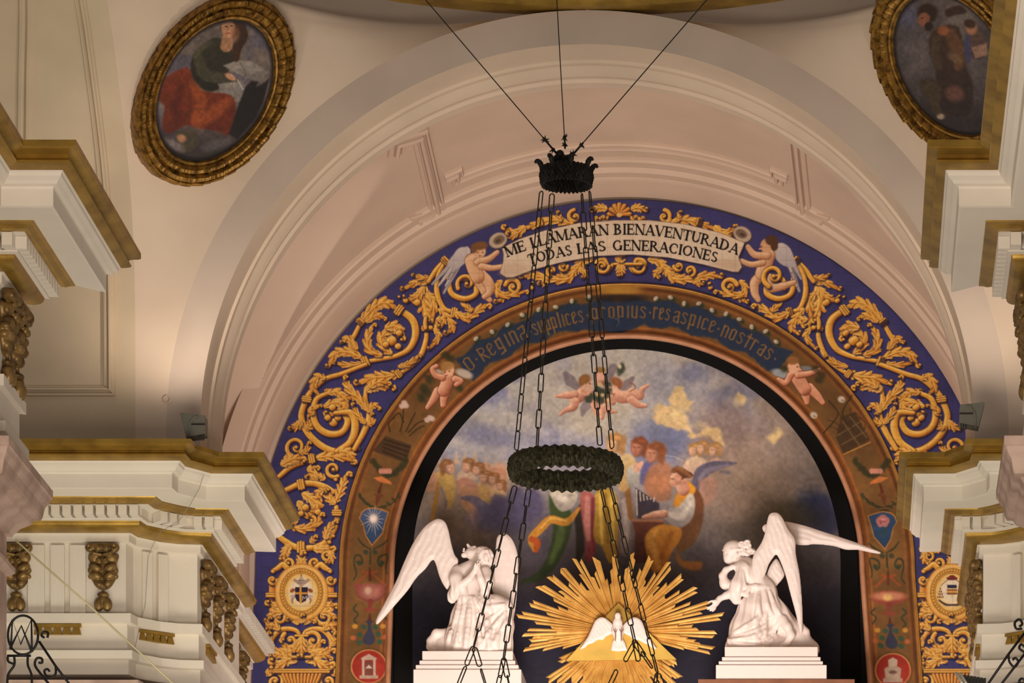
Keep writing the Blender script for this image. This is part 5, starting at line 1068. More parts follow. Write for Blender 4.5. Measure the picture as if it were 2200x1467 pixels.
# ------------------------------------------------------------------ left angel: kneeling, hands joined, looking up
L = lambda x, y: (800+x/3.89, 1090+y/3.89)
stL = empty('angel_statue', W(1005, 1418, YS), 'white marble angel kneeling with joined hands and upturned face, left of the golden rays', 'statue', 'marble kneeling angels')
f = Field((908, 1150, -75), (1122, 1410, 75), 1.5)
f.chain([(1016, 1282, 0), (1008, 1330, 2), (1000, 1376, 0), (1000, 1424, 0)], [27, 38, 44, 46], 8, wob=folds(1005, 0, 11, 1.8, .5))
f.chain([(1030, 1300, 14), (1068, 1306, 28), (1088, 1312, 32)], [24, 21, 17], 8); f.chain([(1086, 1312, 32), (1086, 1350, 32), (1080, 1390, 30), (1080, 1424, 28)], [16, 19, 22, 24], 8, wob=folds(1080, 30, 9, 1.6))
f.chain([(1045, 1340, 18), (1050, 1390, 20), (1050, 1424, 20)], [26, 36, 38], 10, wob=folds(1050, 10, 12, 1.5))
f.chain([(1000, 1374, -8), (968, 1376, -6), (950, 1384, -4), (955, 1424, -4)], [24, 21, 16, 18], 8)
f.chain([(958, 1362, 2), (938, 1361, 4), (926, 1378, 4), (924, 1392, 6)], [12, 9, 8.5, 7], 5); f.chain([(924, 1390, 6), (932, 1399, 8), (934, 1422, 8)], [7, 6, 7], 4); f.cap((930, 1396, -2), (936, 1420, -2), 6, 6, 4)
f.chain([(1004, 1232, 0), (1014, 1256, 2), (1017, 1282, 0)], [22, 21, 24], 8); f.chain([(986, 1228, 2), (1014, 1220, 4), (1042, 1230, 4)], [13, 14, 13], 8)
f.chain([(1018, 1220, 2), (1022, 1204, 2)], [10.5, 10], 6)
f.ell((1036, 1194, 0), (22, 20, 19), 5, wob=lambda x, y, z: (.8*np.sin(x*.5+y*.35)*np.sin(z*.4)).astype(np.float32)); f.ell((1014, 1190, 2), (15, 13, 13), 5, rot=.35)
f.chain([(1046, 1206, 0), (1038, 1216, 0), (1030, 1218, -6)], [13, 10, 8], 5)
f.chain([(1010, 1179, 2), (1005, 1170.5, 2)], [4.2, 3.0], 3); f.cap((1012, 1179, 2), (1019, 1177, 2), 4, 5, 4); f.ell((997, 1193, 2), (6.5, 6, 7), 4); f.ell((996, 1184, 2), (3.2, 2.0, 4.5), 1.5); f.ell((997, 1179.5, 2), (3, 2.2, 4.5), 1.5); f.ell((1014, 1183, 12), (4.5, 2.6, 2.6), 1.5, sub=True); f.ell((1014, 1184, 11), (3.2, 1.8, 2.4), 1); f.ell((1027, 1197, 17), (3.5, 5, 3), 2)
for k in range(26):
    a = random.uniform(-2.2, 1.6); b = random.uniform(-1.2, 1.2); c_ = (1038+21*math.cos(a)*math.cos(b), 1195+19*math.sin(a)*math.cos(b), 19*math.sin(b))
    if c_[0] > 1026: f.cap(c_, (c_[0]+3, c_[1]+6, c_[2]), 3.4, 2.6, 2.0)
f.chain([(984, 1230, 14), (982, 1250, 26), (992, 1264, 32)], [13, 14, 12], 6); f.chain([(986, 1262, 26), (976, 1284, 22), (972, 1292, 20)], [13, 11, 8], 6, wob=folds(980, 22, 8, 1.2)); f.chain([(996, 1268, 30), (1000, 1292, 26), (994, 1304, 22)], [9, 9, 5], 5); f.cap((972, 1238, 20), (990, 1226, 20), 4, 3, 3)
f.chain([(994, 1264, 34), (1012, 1252, 40), (1024, 1234, 42)], [9, 7.6, 5.4], 3); f.chain([(1044, 1232, 14), (1050, 1256, 24), (1044, 1276, 30)], [13, 13, 10], 6); f.chain([(1044, 1272, 34), (1036, 1252, 42), (1032, 1234, 44)], [9, 7.6, 5.4], 3)
for dx in (0, 5.0):   # joined hands: palms, fingers, thumbs
    f.chain([(1024.5+dx, 1234, 43), (1026+dx, 1226, 44)], [5.2, 5.0], 2)
    for j in range(4): f.chain([(1024+dx+.6*j, 1228, 39.5+3*j), (1027+dx+.8*j, 1219+j*.5, 40+3*j), (1029.5+dx+.6*j, 1212+abs(j-1.4)*1.8, 40.5+3*j)], [2.1, 1.9, 1.5], .7)
    f.chain([(1024+dx, 1230, 50), (1026+dx, 1222, 53)], [2.2, 1.7], 1)
for x0, x1, y1, z, r in ((1000, 985, 1390, 44, 4), (1012, 1004, 1396, 48, 4.5), (1022, 1036, 1396, 50, 4), (1034, 1056, 1400, 56, 4.5), (990, 966, 1380, 38, 4), (1060, 1072, 1402, 56, 4)): f.drape([(x0, 1290), ((x0+x1)/2+3, 1340), (x1, y1)], [r*.7, r*1.2, r*1.2], 4, sink=.1)
for pts in ([(1086, 1316, 48), (1050, 1345, 54), (1026, 1378, 54)], [(1090, 1326, 48), (1062, 1360, 56), (1040, 1396, 58)], [(1094, 1340, 46), (1078, 1372, 54), (1062, 1402, 56)], [(1016, 1288, 26), (1048, 1312, 44), (1086, 1310, 50)]): f.drape(pts, [2.5, 4.5, 4], sink=.1)
for pts in ([(1004, 1310, 38), (996, 1350, 46), (992, 1386, 46)], [(1030, 1330, 48), (1040, 1350, 56), (1044, 1382, 60)], [(968, 1300, 24), (966, 1340, 36), (976, 1370, 40)]): f.drape(pts, [2.0, 3.8, 2.5], 3, True)
sculpt('body', f, YS, M_marble, stL)
def feather(dirx, diry, pitch, amp):   # rows of feathers: ridges across the wing, broken into lengths
    def rel(X, Y):
        t = X*diry-Y*dirx; s_ = X*dirx+Y*diry; k = np.abs(((t/pitch+.12*np.sin(s_/9.0)) % 1)-.5)*2; sc = np.abs(((s_/(pitch*2.6)+.5*np.floor(t/pitch)) % 1))
        return amp*(k**.6-.6)+amp*.5*(sc-.5)
    return rel
f = Field((800, 1108, -40), (992, 1348, 45), 1.5)
f.slab([L(*q) for q in ((28, 968), (40, 915), (120, 770), (200, 620), (270, 455), (340, 310), (420, 190), (500, 122), (560, 103), (612, 130), (642, 205), (662, 300), (690, 400), (722, 455), (690, 560), (640, 690), (600, 660), (562, 580), (515, 448), (450, 520), (370, 600), (300, 700), (205, 808), (110, 915), (48, 976))], 6, 7, 3, 9, lambda X, Y: 10*np.sin((X-800)/192*2.2)-6, feather(-.42, .9, 13, 1.3))
sculpt('wing', f, YS, M_marble, stL)
f = Field((1046, 1130, -45), (1122, 1420, 10), 1.5)
f.slab([L(*q) for q in ((1020, 330), (1032, 235), (1060, 200), (1100, 194), (1150, 228), (1192, 310), (1213, 420), (1208, 600), (1192, 800), (1165, 980), (1160, 1190), (1125, 1190), (1090, 1000), (1050, 820), (990, 650), (1000, 450))], -24, 7, 3, 9, None, feather(.1, 1, 13, 1.2))
sculpt('wing', f, YS, M_marble, stL)
# ------------------------------------------------------------------ right angel: kneeling in profile, one hand held out
R_ = lambda x, y: (1500+x/3.79, 1080+y/3.79)
stR = empty('angel_statue', W(1655, 1411, YS), 'white marble angel kneeling in profile with one hand held out, right of the golden rays', 'statue', 'marble kneeling angels')
f = Field((1508, 1150, -70), (1772, 1401, 72), 1.5)
f.chain([(1642, 1272, 0), (1626, 1312, 2), (1612, 1356, 4), (1606, 1424, 4)], [26, 38, 42, 44], 9, wob=folds(1620, 0, 12, 1.7, .3)); f.chain([(1592, 1372, 14), (1588, 1395, 18), (1592, 1424, 18)], [24, 28, 30], 8)
f.chain([(1640, 1284, 0), (1668, 1320, 0), (1704, 1352, -4)], [26, 26, 20], 9, wob=folds(1660, 0, 10, 1.4)); f.chain([(1690, 1350, -6), (1722, 1376, -8), (1742, 1392, -8), (1742, 1424, -8)], [18, 20, 16, 18], 10); f.chain([(1640, 1388, 0), (1690, 1396, -6), (1730, 1402, -8)], [30, 24, 20], 8); f.chain([(1610, 1410, 6), (1720, 1412, -6)], [22, 22], 6); f.chain([(1718, 1342, 0), (1730, 1358, 0), (1734, 1382, 0)], [8, 9, 6], 5)
f.chain([(1604, 1222, 0), (1616, 1244, 2), (1640, 1270, 0)], [25, 26, 27], 9); f.chain([(1594, 1224, 16), (1612, 1220, -10)], [15, 16], 8)
f.chain([(1600, 1218, 0), (1586, 1204, 0)], [13, 11], 6)
f.ell((1575, 1180, 0), (22, 19.5, 19), 5, rot=-.2); f.ell((1568, 1194, 0), (13.5, 18, 14), 5, rot=.32); f.chain([(1556.5, 1190, 0), (1559.5, 1203.5, 0)], [2.8, 3.1], 2.5); f.ell((1573, 1208, 0), (6.5, 6, 7), 4); f.ell((1563.5, 1207, 0), (3.2, 1.8, 4.5), 1.5); f.ell((1566.5, 1210.5, 0), (3, 1.6, 4), 1.5); f.ell((1561, 1193, 11), (3, 2.2, 3), 1.5, sub=True); f.ell((1562, 1194, 10), (2.6, 1.8, 2.6), 1.2); f.ell((1584, 1193, 16), (3, 5, 3), 2)
f.chain([(1552, 1182, 0), (1572, 1184, 18), (1590, 1183, 17)], [1.5, 2.2, 2.2], 1.5)
for x, y, r in ((1592, 1170, 8), (1604, 1168, 8), (1597, 1180, 8), (1609, 1176, 8), (1613, 1186, 7), (1600, 1188, 7), (1606, 1192, 6), (1620, 1186, 5), (1592, 1190, 6)):
    for z in (-8, 2, 11): f.ell((x+random.uniform(-2, 2), y+random.uniform(-2, 2), z), (r, r*.8, r*.8), 1.6, rot=random.uniform(-1, 1)); 
    f.ell((x+1, y, 18), (r*.35, r*.3, 4), 1, sub=True)
f.chain([(1618, 1184, 4), (1624, 1188, 4)], [6, 2], 3)
f.chain([(1602, 1228, 20), (1586, 1262, 26), (1580, 1278, 26)], [16, 15, 13], 6, wob=folds(1590, 22, 7, 1.2)); f.chain([(1580, 1272, 24), (1580, 1286, 22), (1582, 1294, 20)], [14, 12, 9], 5)
f.chain([(1580, 1276, 24), (1562, 1284, 24), (1547, 1291, 24)], [8.5, 8, 6], 3); f.chain([(1547, 1291, 24), (1538, 1301, 24)], [6, 7.5], 3); 
for j, (tx, ty) in enumerate(((1518.5, 1311.5), (1521, 1314), (1526, 1316.5), (1531.5, 1317))): f.chain([(1537-1.0*j+j*1.2, 1303+j*1.4, 27-2.4*j), ((1537+tx)/2-1+j, (1303+ty)/2+2.5, 28-2.6*j), (tx, ty, 27-2.6*j)], [2.9, 2.4, 1.7], .9)
f.chain([(1541, 1297, 29), (1530, 1298, 32), (1522.5, 1300.5, 32)], [3, 2.4, 1.8], 1)
f.chain([(1598, 1234, -16), (1572, 1262, 2), (1557, 1254, 10)], [14, 12, 11], 6); f.chain([(1558, 1258, 12), (1553, 1240, 14), (1560, 1228, 16), (1574, 1222, 18)], [11, 8, 6.5, 5.5], 4); f.chain([(1574, 1222, 18), (1582, 1221, 18)], [5.5, 5], 2)
for j in range(4): f.chain([(1580, 1220+j*3, 20), (1587, 1221.5+j*3.2, 21.5), (1592, 1224+j*3.2, 20)], [2.2, 2, 1.6], .8)
f.chain([(1576, 1218, 18), (1582, 1214.5, 18)], [2.3, 1.8], 1)
for pts in ([(1580, 1366, 46), (1612, 1350, 52), (1640, 1326, 44)], [(1568, 1384, 40), (1622, 1376, 54), (1676, 1340, 36)], [(1580, 1404, 50), (1640, 1398, 50), (1680, 1350, 36)], [(1600, 1398, 52), (1650, 1380, 50), (1672, 1344, 40)], [(1632, 1276, 26), (1630, 1310, 38), (1634, 1330, 42)], [(1644, 1276, 26), (1650, 1310, 30), (1662, 1330, 30)], [(1654, 1276, 22), (1664, 1306, 26), (1676, 1326, 24)], [(1564, 1372, 34), (1574, 1400, 40), (1590, 1412, 44)]): f.drape(pts, [3, 5, 3.5], sink=.1)
for pts in ([(1600, 1366, 54), (1630, 1352, 56), (1660, 1330, 48)], [(1624, 1280, 30), (1620, 1315, 42), (1616, 1340, 46)], [(1600, 1230, 38), (1606, 1250, 34), (1604, 1270, 32)], [(1588, 1386, 52), (1640, 1386, 54), (1670, 1356, 44)]): f.drape(pts, [2, 3.8, 2], 3, True)
f.chain([(1602, 1268, 26), (1625, 1266, 28), (1650, 1268, 22)], [6, 6, 5], 4); f.chain([(1592, 1280, 26), (1602, 1282, 28), (1610, 1272, 30)], [6, 6, 4], 3)
f.chain([(1682, 1336, 22), (1692, 1352, 28), (1700, 1370, 28), (1692, 1388, 28)], [11, 9, 8.5, 7], 5); f.chain([(1692, 1386, 28), (1682, 1394, 30), (1684, 1420, 28)], [7, 6, 7], 4)
for j in range(4): f.cap((1686-j*1.5, 1390, 34-4*j), (1679-j, 1394, 34-4*j), 2.4, 2.0, 1)
sculpt('body', f, YS, M_marble, stR)
f = Field((1604, 1098, -20), (1738, 1392, 60), 1.5)
f.slab([R_(*q) for q in ((452, 450), (515, 350), (548, 260), (562, 180), (580, 122), (615, 104), (655, 112), (690, 150), (735, 240), (790, 320), (798, 440), (828, 600), (845, 780), (852, 940), (850, 1060), (828, 1070), (798, 930), (752, 760), (705, 590), (645, 452), (610, 475), (575, 530), (555, 590), (505, 690), (478, 705), (448, 640), (440, 540))], 22, 8, 3, 10, lambda X, Y: 8*np.cos((Y-1100)/290*2.5), feather(.35, 1, 12, 1.3))
sculpt('wing', f, YS, M_marble, stR)
f = Field((1632, 1105, -50), (1898, 1192, 5), 1.5)
f.slab([R_(*q) for q in ((520, 190), (540, 160), (620, 140), (690, 132), (760, 140), (880, 168), (1000, 207), (1150, 256), (1300, 308), (1420, 355), (1484, 384), (1478, 400), (1400, 388), (1300, 365), (1200, 362), (1100, 332), (950, 317), (880, 326), (800, 322), (740, 300), (640, 260), (545, 230))], -18, 7, 3, 8, lambda X, Y: -6*np.sin((X-1640)/250*3), feather(1, .3, 11, 1.2))
sculpt('wing', f, YS, M_marble, stR)
f = Field((1620, 1180, -30), (1700, 1275, 20), 1.5)
f.slab([R_(*q) for q in ((590, 500), (640, 450), (690, 540), (702, 590), (660, 650), (610, 695), (545, 700), (520, 680), (560, 570))], -4, 7, 3, 8, None, feather(.6, 1, 11, 1.2))
sculpt('wing', f, YS, M_marble, stR)
# stepped plinths
def plinth(rows, label):
    o_ = empty('statue_plinth', (0, 0, 0), label, 'plinth', 'stepped marble plinths'); YF = 31.18
    x0 = (rows[0][0]+rows[0][1])/2; o_.location = W(x0, rows[-1][3], 31.4)
    for k, (a, b, y0, y1) in enumerate(rows):
        mb = MB(); A_ = W(a, y1, YF-.02*k); B_ = W(b, y0, YF-.02*k); mb.box((A_.x, A_.y, A_.z), (B_.x, 31.62*K, B_.z)); q = mb.build('step' if k < len(rows)-1 else 'base_block', M_marble); world_child(q, o_)
        bv = q.modifiers.new('b', 'BEVEL'); bv.width = .008; bv.segments = 2
    return o_
plinth(((907, 1102, 1398, 1418.5), (901, 1107, 1418.5, 1428), (893, 1114, 1428, 1437.5), (888, 1120, 1437.5, 1490)), 'white stepped plinth under the left angel with upturned face')
plinth(((1557, 1757, 1389, 1411), (1551, 1763, 1411, 1420), (1544, 1768, 1420, 1428), (1538, 1776, 1428, 1459)), 'white stepped plinth under the right angel in profile')
M_ledge = mat('brown_altar_ledge', (140, 92, 66), .6, var=.1, scale=4)
mb = MB(); a = W(1500, 1530, 31.1); b = W(1836, 1459, 31.1); mb.box((a.x, 31.1*K, a.z), (b.x, 31.98*K, b.z))
tag(mb.build('altar_ledge', M_ledge), 'brown ledge of the altarpiece at the bottom edge under the right plinth', 'ledge')
# ================================================================== golden rays, triangle, dove
M_ray = mat('ray_gold', (224, 178, 96), .4, .25, var=.10, scale=6, rgb2=(196, 146, 70)); M_tri = mat('triangle_gold', (226, 186, 90), .4, .25, var=.06, scale=5)
GC = (1328.5, 1358.0); YG = 31.45
glo = empty('golden_glory', W(GC[0], 1500, YG), 'golden sunburst of rays with a triangle behind the white dove', 'sunburst')
tips = [(140, 1135), (190, 1045), (115, 985), (55, 805), (165, 690), (270, 520), (375, 425), (475, 345), (630, 240), (820, 228), (1010, 200), (1195, 185), (1370, 210), (1560, 270), (1680, 400), (1840, 512), (1975, 655), (2105, 780), (2025, 970), (1885, 1078), (2015, 1125)]
rays = []
for x, y in tips:
    dx, dy = (x-1058)/4.628, (y-960)/4.628; rays.append((math.atan2(dy, dx), math.hypot(dx, dy)))
rays.append((2.66, 140)); rays.append((.50, 145))
for k in range(17): rays.append((.62+k*(PI-1.24)/16, 168+18*math.sin(k*1.7)))
def ray(ang, L_, w, dz, r0=34):
    d = Vector((math.cos(ang), 0, -math.sin(ang))); n = Vector((math.sin(ang), 0, math.cos(ang))); s_ = YG/F; c0 = W(*GC, YG)
    t = .0035+.003*random.random(); cut = w*random.choice((-.9, .9)); mb = MB(); y0 = YG*K-dz
    pts = [c0+d*(r0*s_)-n*(w*.22*s_), c0+d*((L_-cut*.5)*s_)-n*(w*.5*s_), c0+d*((L_+cut*.5)*s_)+n*(w*.5*s_), c0+d*(r0*s_)+n*(w*.22*s_)]
    fr_ = [Vector((q.x, y0-.012, q.z)) for q in pts]; bk = [Vector((q.x, y0+.012, q.z)) for q in pts]
    mid = [(fr_[0]+fr_[3])/2+Vector((0, -.012, 0)), (fr_[1]+fr_[2])/2+Vector((0, -.012, 0))]
    mb.add(fr_+bk+mid, [(0, 1, 9, 8), (8, 9, 2, 3), (1, 2, 9), (0, 8, 3), (4, 7, 6, 5), (0, 4, 5, 1), (2, 6, 7, 3), (1, 5, 6, 2), (3, 7, 4, 0)])
    o = mb.build('ray', M_ray); fix_normals(o); world_child(o, glo)
for i, (a, L_) in enumerate(rays):
    for da, lf, w in ((0, 1, 7.5), (.045, .965, 6.5), (-.05, .80, 6), (.09, .70, 6), (-.095, .62, 5.5)):
        ray(a+da+random.uniform(-.008, .008), L_*(lf+random.uniform(-.02, .02)), w, .02*random.random()+.02*(lf < .9))
s_ = YG/F
mb = MB(); tri = [W(*q, YG-.07) for q in ((1329, 1296), (1453, 1416), (1216, 1419))]; mb.prism(tri, (0, .04, 0)); o = mb.build('triangle', M_tri); fix_normals(o); world_child(o, glo)
mb = MB(); dm = [W(*q, YG-.075) for q in ((1329, 1295), (1356, 1322), (1356, 1345), (1300, 1345), (1301, 1324))]; mb.prism(dm, (0, .03, 0)); o = mb.build('triangle_peak', mat('shaded_gold', (186, 146, 66), .4, .4, var=.06)); fix_normals(o); world_child(o, glo)
dove = empty('dove', W(1328, 1398, YG-.1), 'white dove with spread wings in front of the golden triangle', 'dove')
f = Field((1238, 1308, -25), (1424, 1408, 36), 1.1); Dq = lambda x, y: (1100+x/4.628, 1150+y/4.628)
f.chain([(*Dq(1056, 825), 16), (*Dq(1054, 880), 14), (*Dq(1054, 960), 10), (*Dq(1060, 1040), 4)], [6, 9.5, 13, 9], 4)
f.ell((*Dq(1056, 815), 18), (6.5, 7, 7), 2); f.cap((*Dq(1058, 822), 23), (*Dq(1059, 838), 25), 2, .8, 1.2)
f.slab([Dq(*q) for q in ((1015, 1030), (985, 1135), (1020, 1152), (1060, 1156), (1110, 1150), (1146, 1138), (1100, 1030))], 2, 3.5, 2, 5, None, lambda X, Y: .8*np.sin(np.arctan2(X-1328.5, Y-1365)*26))
for sx in (-1, 1):
    q = lambda x, y: (1328.6+sx*(1058-x)/4.628, 1150+y/4.628)
    f.slab([q(*z) for z in ((1010, 900), (960, 850), (925, 824), (880, 818), (830, 850), (800, 910), (760, 1000), (700, 1090), (676, 1126), (690, 1136), (730, 1118), (765, 1088), (800, 1080), (860, 1045), (905, 1045), (940, 1012), (985, 990), (1010, 960))], 4, 4, 3, 5, lambda X, Y: 3*np.cos((X-1328)/40), feather(-sx*.6, .8, 7.5, .9), 3)
sculpt('body', f, YG-.085, M_marble, dove, 1)
M_dfeet = mat('dove_feet', (150, 104, 84), .6)
for sx in (-1, 1):
    mb = MB(); x = 1328.6+sx*6.5; Yd = YG-.085-.085
    mb.tube([W(x, 1376, Yd), W(x-sx*.5, 1360, Yd)], .007, 6)
    for tx in (-4, 0, 4): mb.tube([W(x, 1361, Yd), W(x+tx, 1351-(2 if tx == 0 else 0), Yd)], [.007, .004], 6)
    world_child(mb.build('foot', M_dfeet, None, True), dove)
# ================================================================== pilaster capitals under the entablatures
M_stone = mat('rosy_stone', (196, 170, 154), .75, var=.10, scale=3.0, bump=.08, bscale=30, rgb2=(158, 132, 118))
def ky(o):
    n = len(o.data.vertices); co = np.empty(n*3, np.float32); o.data.vertices.foreach_get('co', co); co[1::3] *= K; o.data.vertices.foreach_set('co', co); o.data.update(); return o
CAPP = [(-.3, 8.52), (.36, 8.50), (.36, 8.43), (.345, 8.42), (.33, 8.38), (.30, 8.34), (.285, 8.26), (.27, 8.23), (.22, 8.22), (.20, 8.18), (.12, 8.13), (.07, 8.07), (.06, 8.05), (.02, 8.045), (.02, 7.83), (.05, 7.82), (.085, 7.79), (.085, 7.75), (.05, 7.72), (.02, 7.71), (.02, 0.0)]
NCAP = [((-7.9, 21.26), (0, -1)), ((-7.12, 21.26), (1, -1)), ((-7.12, 21.88), (1, .5))]
FCAP = [(b, o) for b, o in FAR[:-1]]+[((-6.95, 29.6), (1, 0))]
for mirror, side in ((False, 'left'), (True, 'right')):
    for path, nm, lab in ((NCAP, 12, 'near'), (FCAP, 14, 'far')):
        CP_ = CAPP if lab == 'near' else [(q*.5 if q > 0 else q, h) for q, h in CAPP]
        mb = sweep(CP_, path, mirror); (x, y), (ox, oy) = path[-1]
        pts = [(x+q*ox, y+q*oy, h) for q, h in [(-.3, 8.52)]+CP_[1:]+[(-.3, 0.0)]]
        if mirror: pts = [mir(q) for q in pts]
        mb.add(pts, [tuple(range(len(pts)))])
        o = ky(mb.build('trim_%d' % (nm+mirror), M_stone)); fix_normals(o); tag(o, 'rosy stone pilaster capital under the %s entablature at the %s' % (lab, side), 'capital', kind='structure')
# ------------------------------------------------------------------ gilded consoles, triglyph bars and drops on the friezes
f = Field((-42, -12, -14), (42, 158, 40), 1.4)
f.chain([(-26, 8, 14), (0, 6, 16), (26, 8, 14)], [10, 9, 10], 3); f.ell((-26, 9, 20), (11, 10, 10), 2); f.ell((26, 9, 20), (11, 10, 10), 2); f.ell((-9, 9, 22), (10, 9, 8), 2); f.ell((9, 9, 22), (10, 9, 8), 2); f.ell((-27, 9, 30), (4, 4, 4), 1, True); f.ell((27, 9, 30), (4, 4, 4), 1, True)
f.slab([(-30, 18), (-27, 45), (-30, 62), (-24, 78), (-14, 92), (0, 96), (14, 92), (24, 78), (30, 62), (27, 45), (30, 18)], 4, 9, 3, 8)
for sx in (-1, 1):
    for x, y, z, rx, ry, rz, rt in ((17, 28, 12, 15, 12, 10, .3), (16, 50, 12, 15, 9, 11, -.35), (15, 67, 12, 15, 9, 11, -.35), (10, 83, 9, 11, 9, 9, -.5), (28, 56, 10, 5, 6, 8, 0), (28, 69, 8, 4.5, 5, 7, 0)): f.ell((sx*x, y, z), (rx, ry, rz), 1.2, rot=sx*rt)
    f.ell((sx*7, 38, 22), (6.5, 6.5, 6), 1.5); f.ell((sx*7, 38, 29), (2.6, 2.6, 3), 1, True)
    f.ell((sx*9, 129, 10), (10.5, 15, 11), 1.5); f.chain([(sx*4, 24, 20), (sx*18, 21, 24), (sx*30, 15, 22)], [4, 4, 2], 1.5)
    for y in (58.5, 75): f.chain([(sx*2, y-6, 24), (sx*14, y, 24), (sx*26, y+5, 18)], [1.6, 1.8, 1.4], 1, True)
f.chain([(0, 46, 30), (0, 92, 22)], [1.6, 1.2], 1, True); f.cap((0, 92, 8), (0, 106, 8), 3.2, 3.6, 2); f.ell((0, 108, 9), (13, 6, 10), 2); f.ell((0, 118, 10), (8, 9, 9), 3)
V, Fq = f.mesh(); V = relax(V, Fq, 1)/203.4
con_me = mesh('console', [(a, -c-.0, -b) for a, b, c in V], Fq[:, ::-1], True); con_me.materials.append(M_bronze)
def console(parent, x, y, z, rot, sc=1.0):
    o = link('console', con_me, None, parent, loc=(x, y*K, z), rot=(0, 0, rot), scl=(sc,)*3); o['label'] = 'gilded acanthus console with a hanging pomegranate'
    return o
mb = MB(); mb.box((-.5, -.03, -.5), (.5, .03, .5)); bar_me = mesh('triglyph_bar', mb.v, mb.f); bar_me.materials.append(M_white)
def gutta(parent, xc, yc, w, rot, n=5, z=9.13):
    mb = MB(); mb.box((-w/2, -.05, -.03), (w/2, .02, 0)); q = mb.build('gilded_strip', M_gold, parent, loc=(xc, yc*K, z), rot=(0, 0, rot))
    d = w/n
    for i in range(n):
        x = -w/2+d*(i+.5); mb = MB(); a, b = d*.28, d*.49
        mb.add([(x-a, -.03, -.03), (x+a, -.03, -.03), (x+a, .02, -.03), (x-a, .02, -.03), (x-b, -.045, -.11), (x+b, -.045, -.11), (x+b, .02, -.11), (x-b, .02, -.11)], [(0, 1, 2, 3), (7, 6, 5, 4), (0, 4, 5, 1), (1, 5, 6, 2), (2, 6, 7, 3), (3, 7, 4, 0)])
        fix_normals(mb.build('drop', M_gold, parent, loc=(xc, yc*K, z), rot=(0, 0, rot)))
for mirror in (False, True):
    e = ent['far', mirror]; sg = -1 if mirror else 1; fx = (lambda x: 2*XC-x) if mirror else (lambda x: x)
    for x in (-7.853, -8.77): console(e, fx(x), 27.385, 9.975, 0)
    for x, w in ((-8.56, .175), (-8.335, .145), (-8.12, .165)): link('triglyph_bar', bar_me, None, e, loc=(fx(x), 27.375*K, 9.60), scl=(w, 1, .74))
    for x, y in ((-7.46, 27.575), (-7.31, 27.65)): link('triglyph_bar', bar_me, None, e, loc=(fx(x), y*K, 9.60), rot=(0, 0, sg*.66), scl=(.115, 1, .74))
    for y, z in ((27.93, 9.985), (28.42, 9.985), (28.95, 9.985)): console(e, fx(-6.955), y, z, sg*PI/2, 1.05)
    for y in (28.17, 28.68): link('triglyph_bar', bar_me, None, e, loc=(fx(-6.945), y*K, 9.60), rot=(0, 0, PI/2), scl=(.3, 1, .74))
    for y in (29.95, 30.45, 30.95): console(e, fx(-7.295), y, 9.985, sg*PI/2, 1.05)
    gutta(e, fx(-8.33), 27.36, .50, 0); gutta(e, fx(-7.37), 27.60, .42, sg*.66); gutta(e, fx(-6.93), 28.15, .5, sg*PI/2)
    e = ent['near', mirror]
    for y in (21.64, 21.9): console(e, fx(-7.055), y, 9.985, sg*PI/2, 1.1)
    console(e, fx(-7.25), 21.525, 9.985, 0, 1.0)
# ================================================================== oval paintings on the pendentives
def proj(v): return VX+F*K*v.x/v.y, VY-F*K*v.z/v.y
def pend_frame(px, py, mirror):
    best = None
    for i, r in enumerate(PEND[1:-2]):
        for j, v in enumerate(r[1:-1]):
            w = Vector(mir(v)) if mirror else v; a, b = proj(w); d = (a-px)**2+(b-py)**2
            if best is None or d < best[0]: best = (d, i+1, j+1)
    _, i, j = best; g = lambda a, b: (Vector(mir(PEND[a][b])) if mirror else PEND[a][b]); c = g(i, j); n = (g(i+1, j)-g(i-1, j)).cross(g(i, j+1)-g(i, j-1)).normalized()
    n = (n+Vector((0, -.35, 0))).normalized() if n.y < 0 else (-n+Vector((0, -.35, 0))).normalized()
    return c, n
def ray_plane(px, py, c, n):
    d = Vector(((px-VX)/(F*K), 1, (VY-py)/(F*K))); return d*(c.dot(n)/d.dot(n))
M_frame = mat('carved_gilt_frame', (160, 120, 54), .42, .5, var=.15, scale=14, rgb2=(80, 54, 24)); M_oil = paint_mat('oil_paint', .45, spec=.4); M_dkedge = mat('dark_canvas_edge', (30, 24, 26), .6)
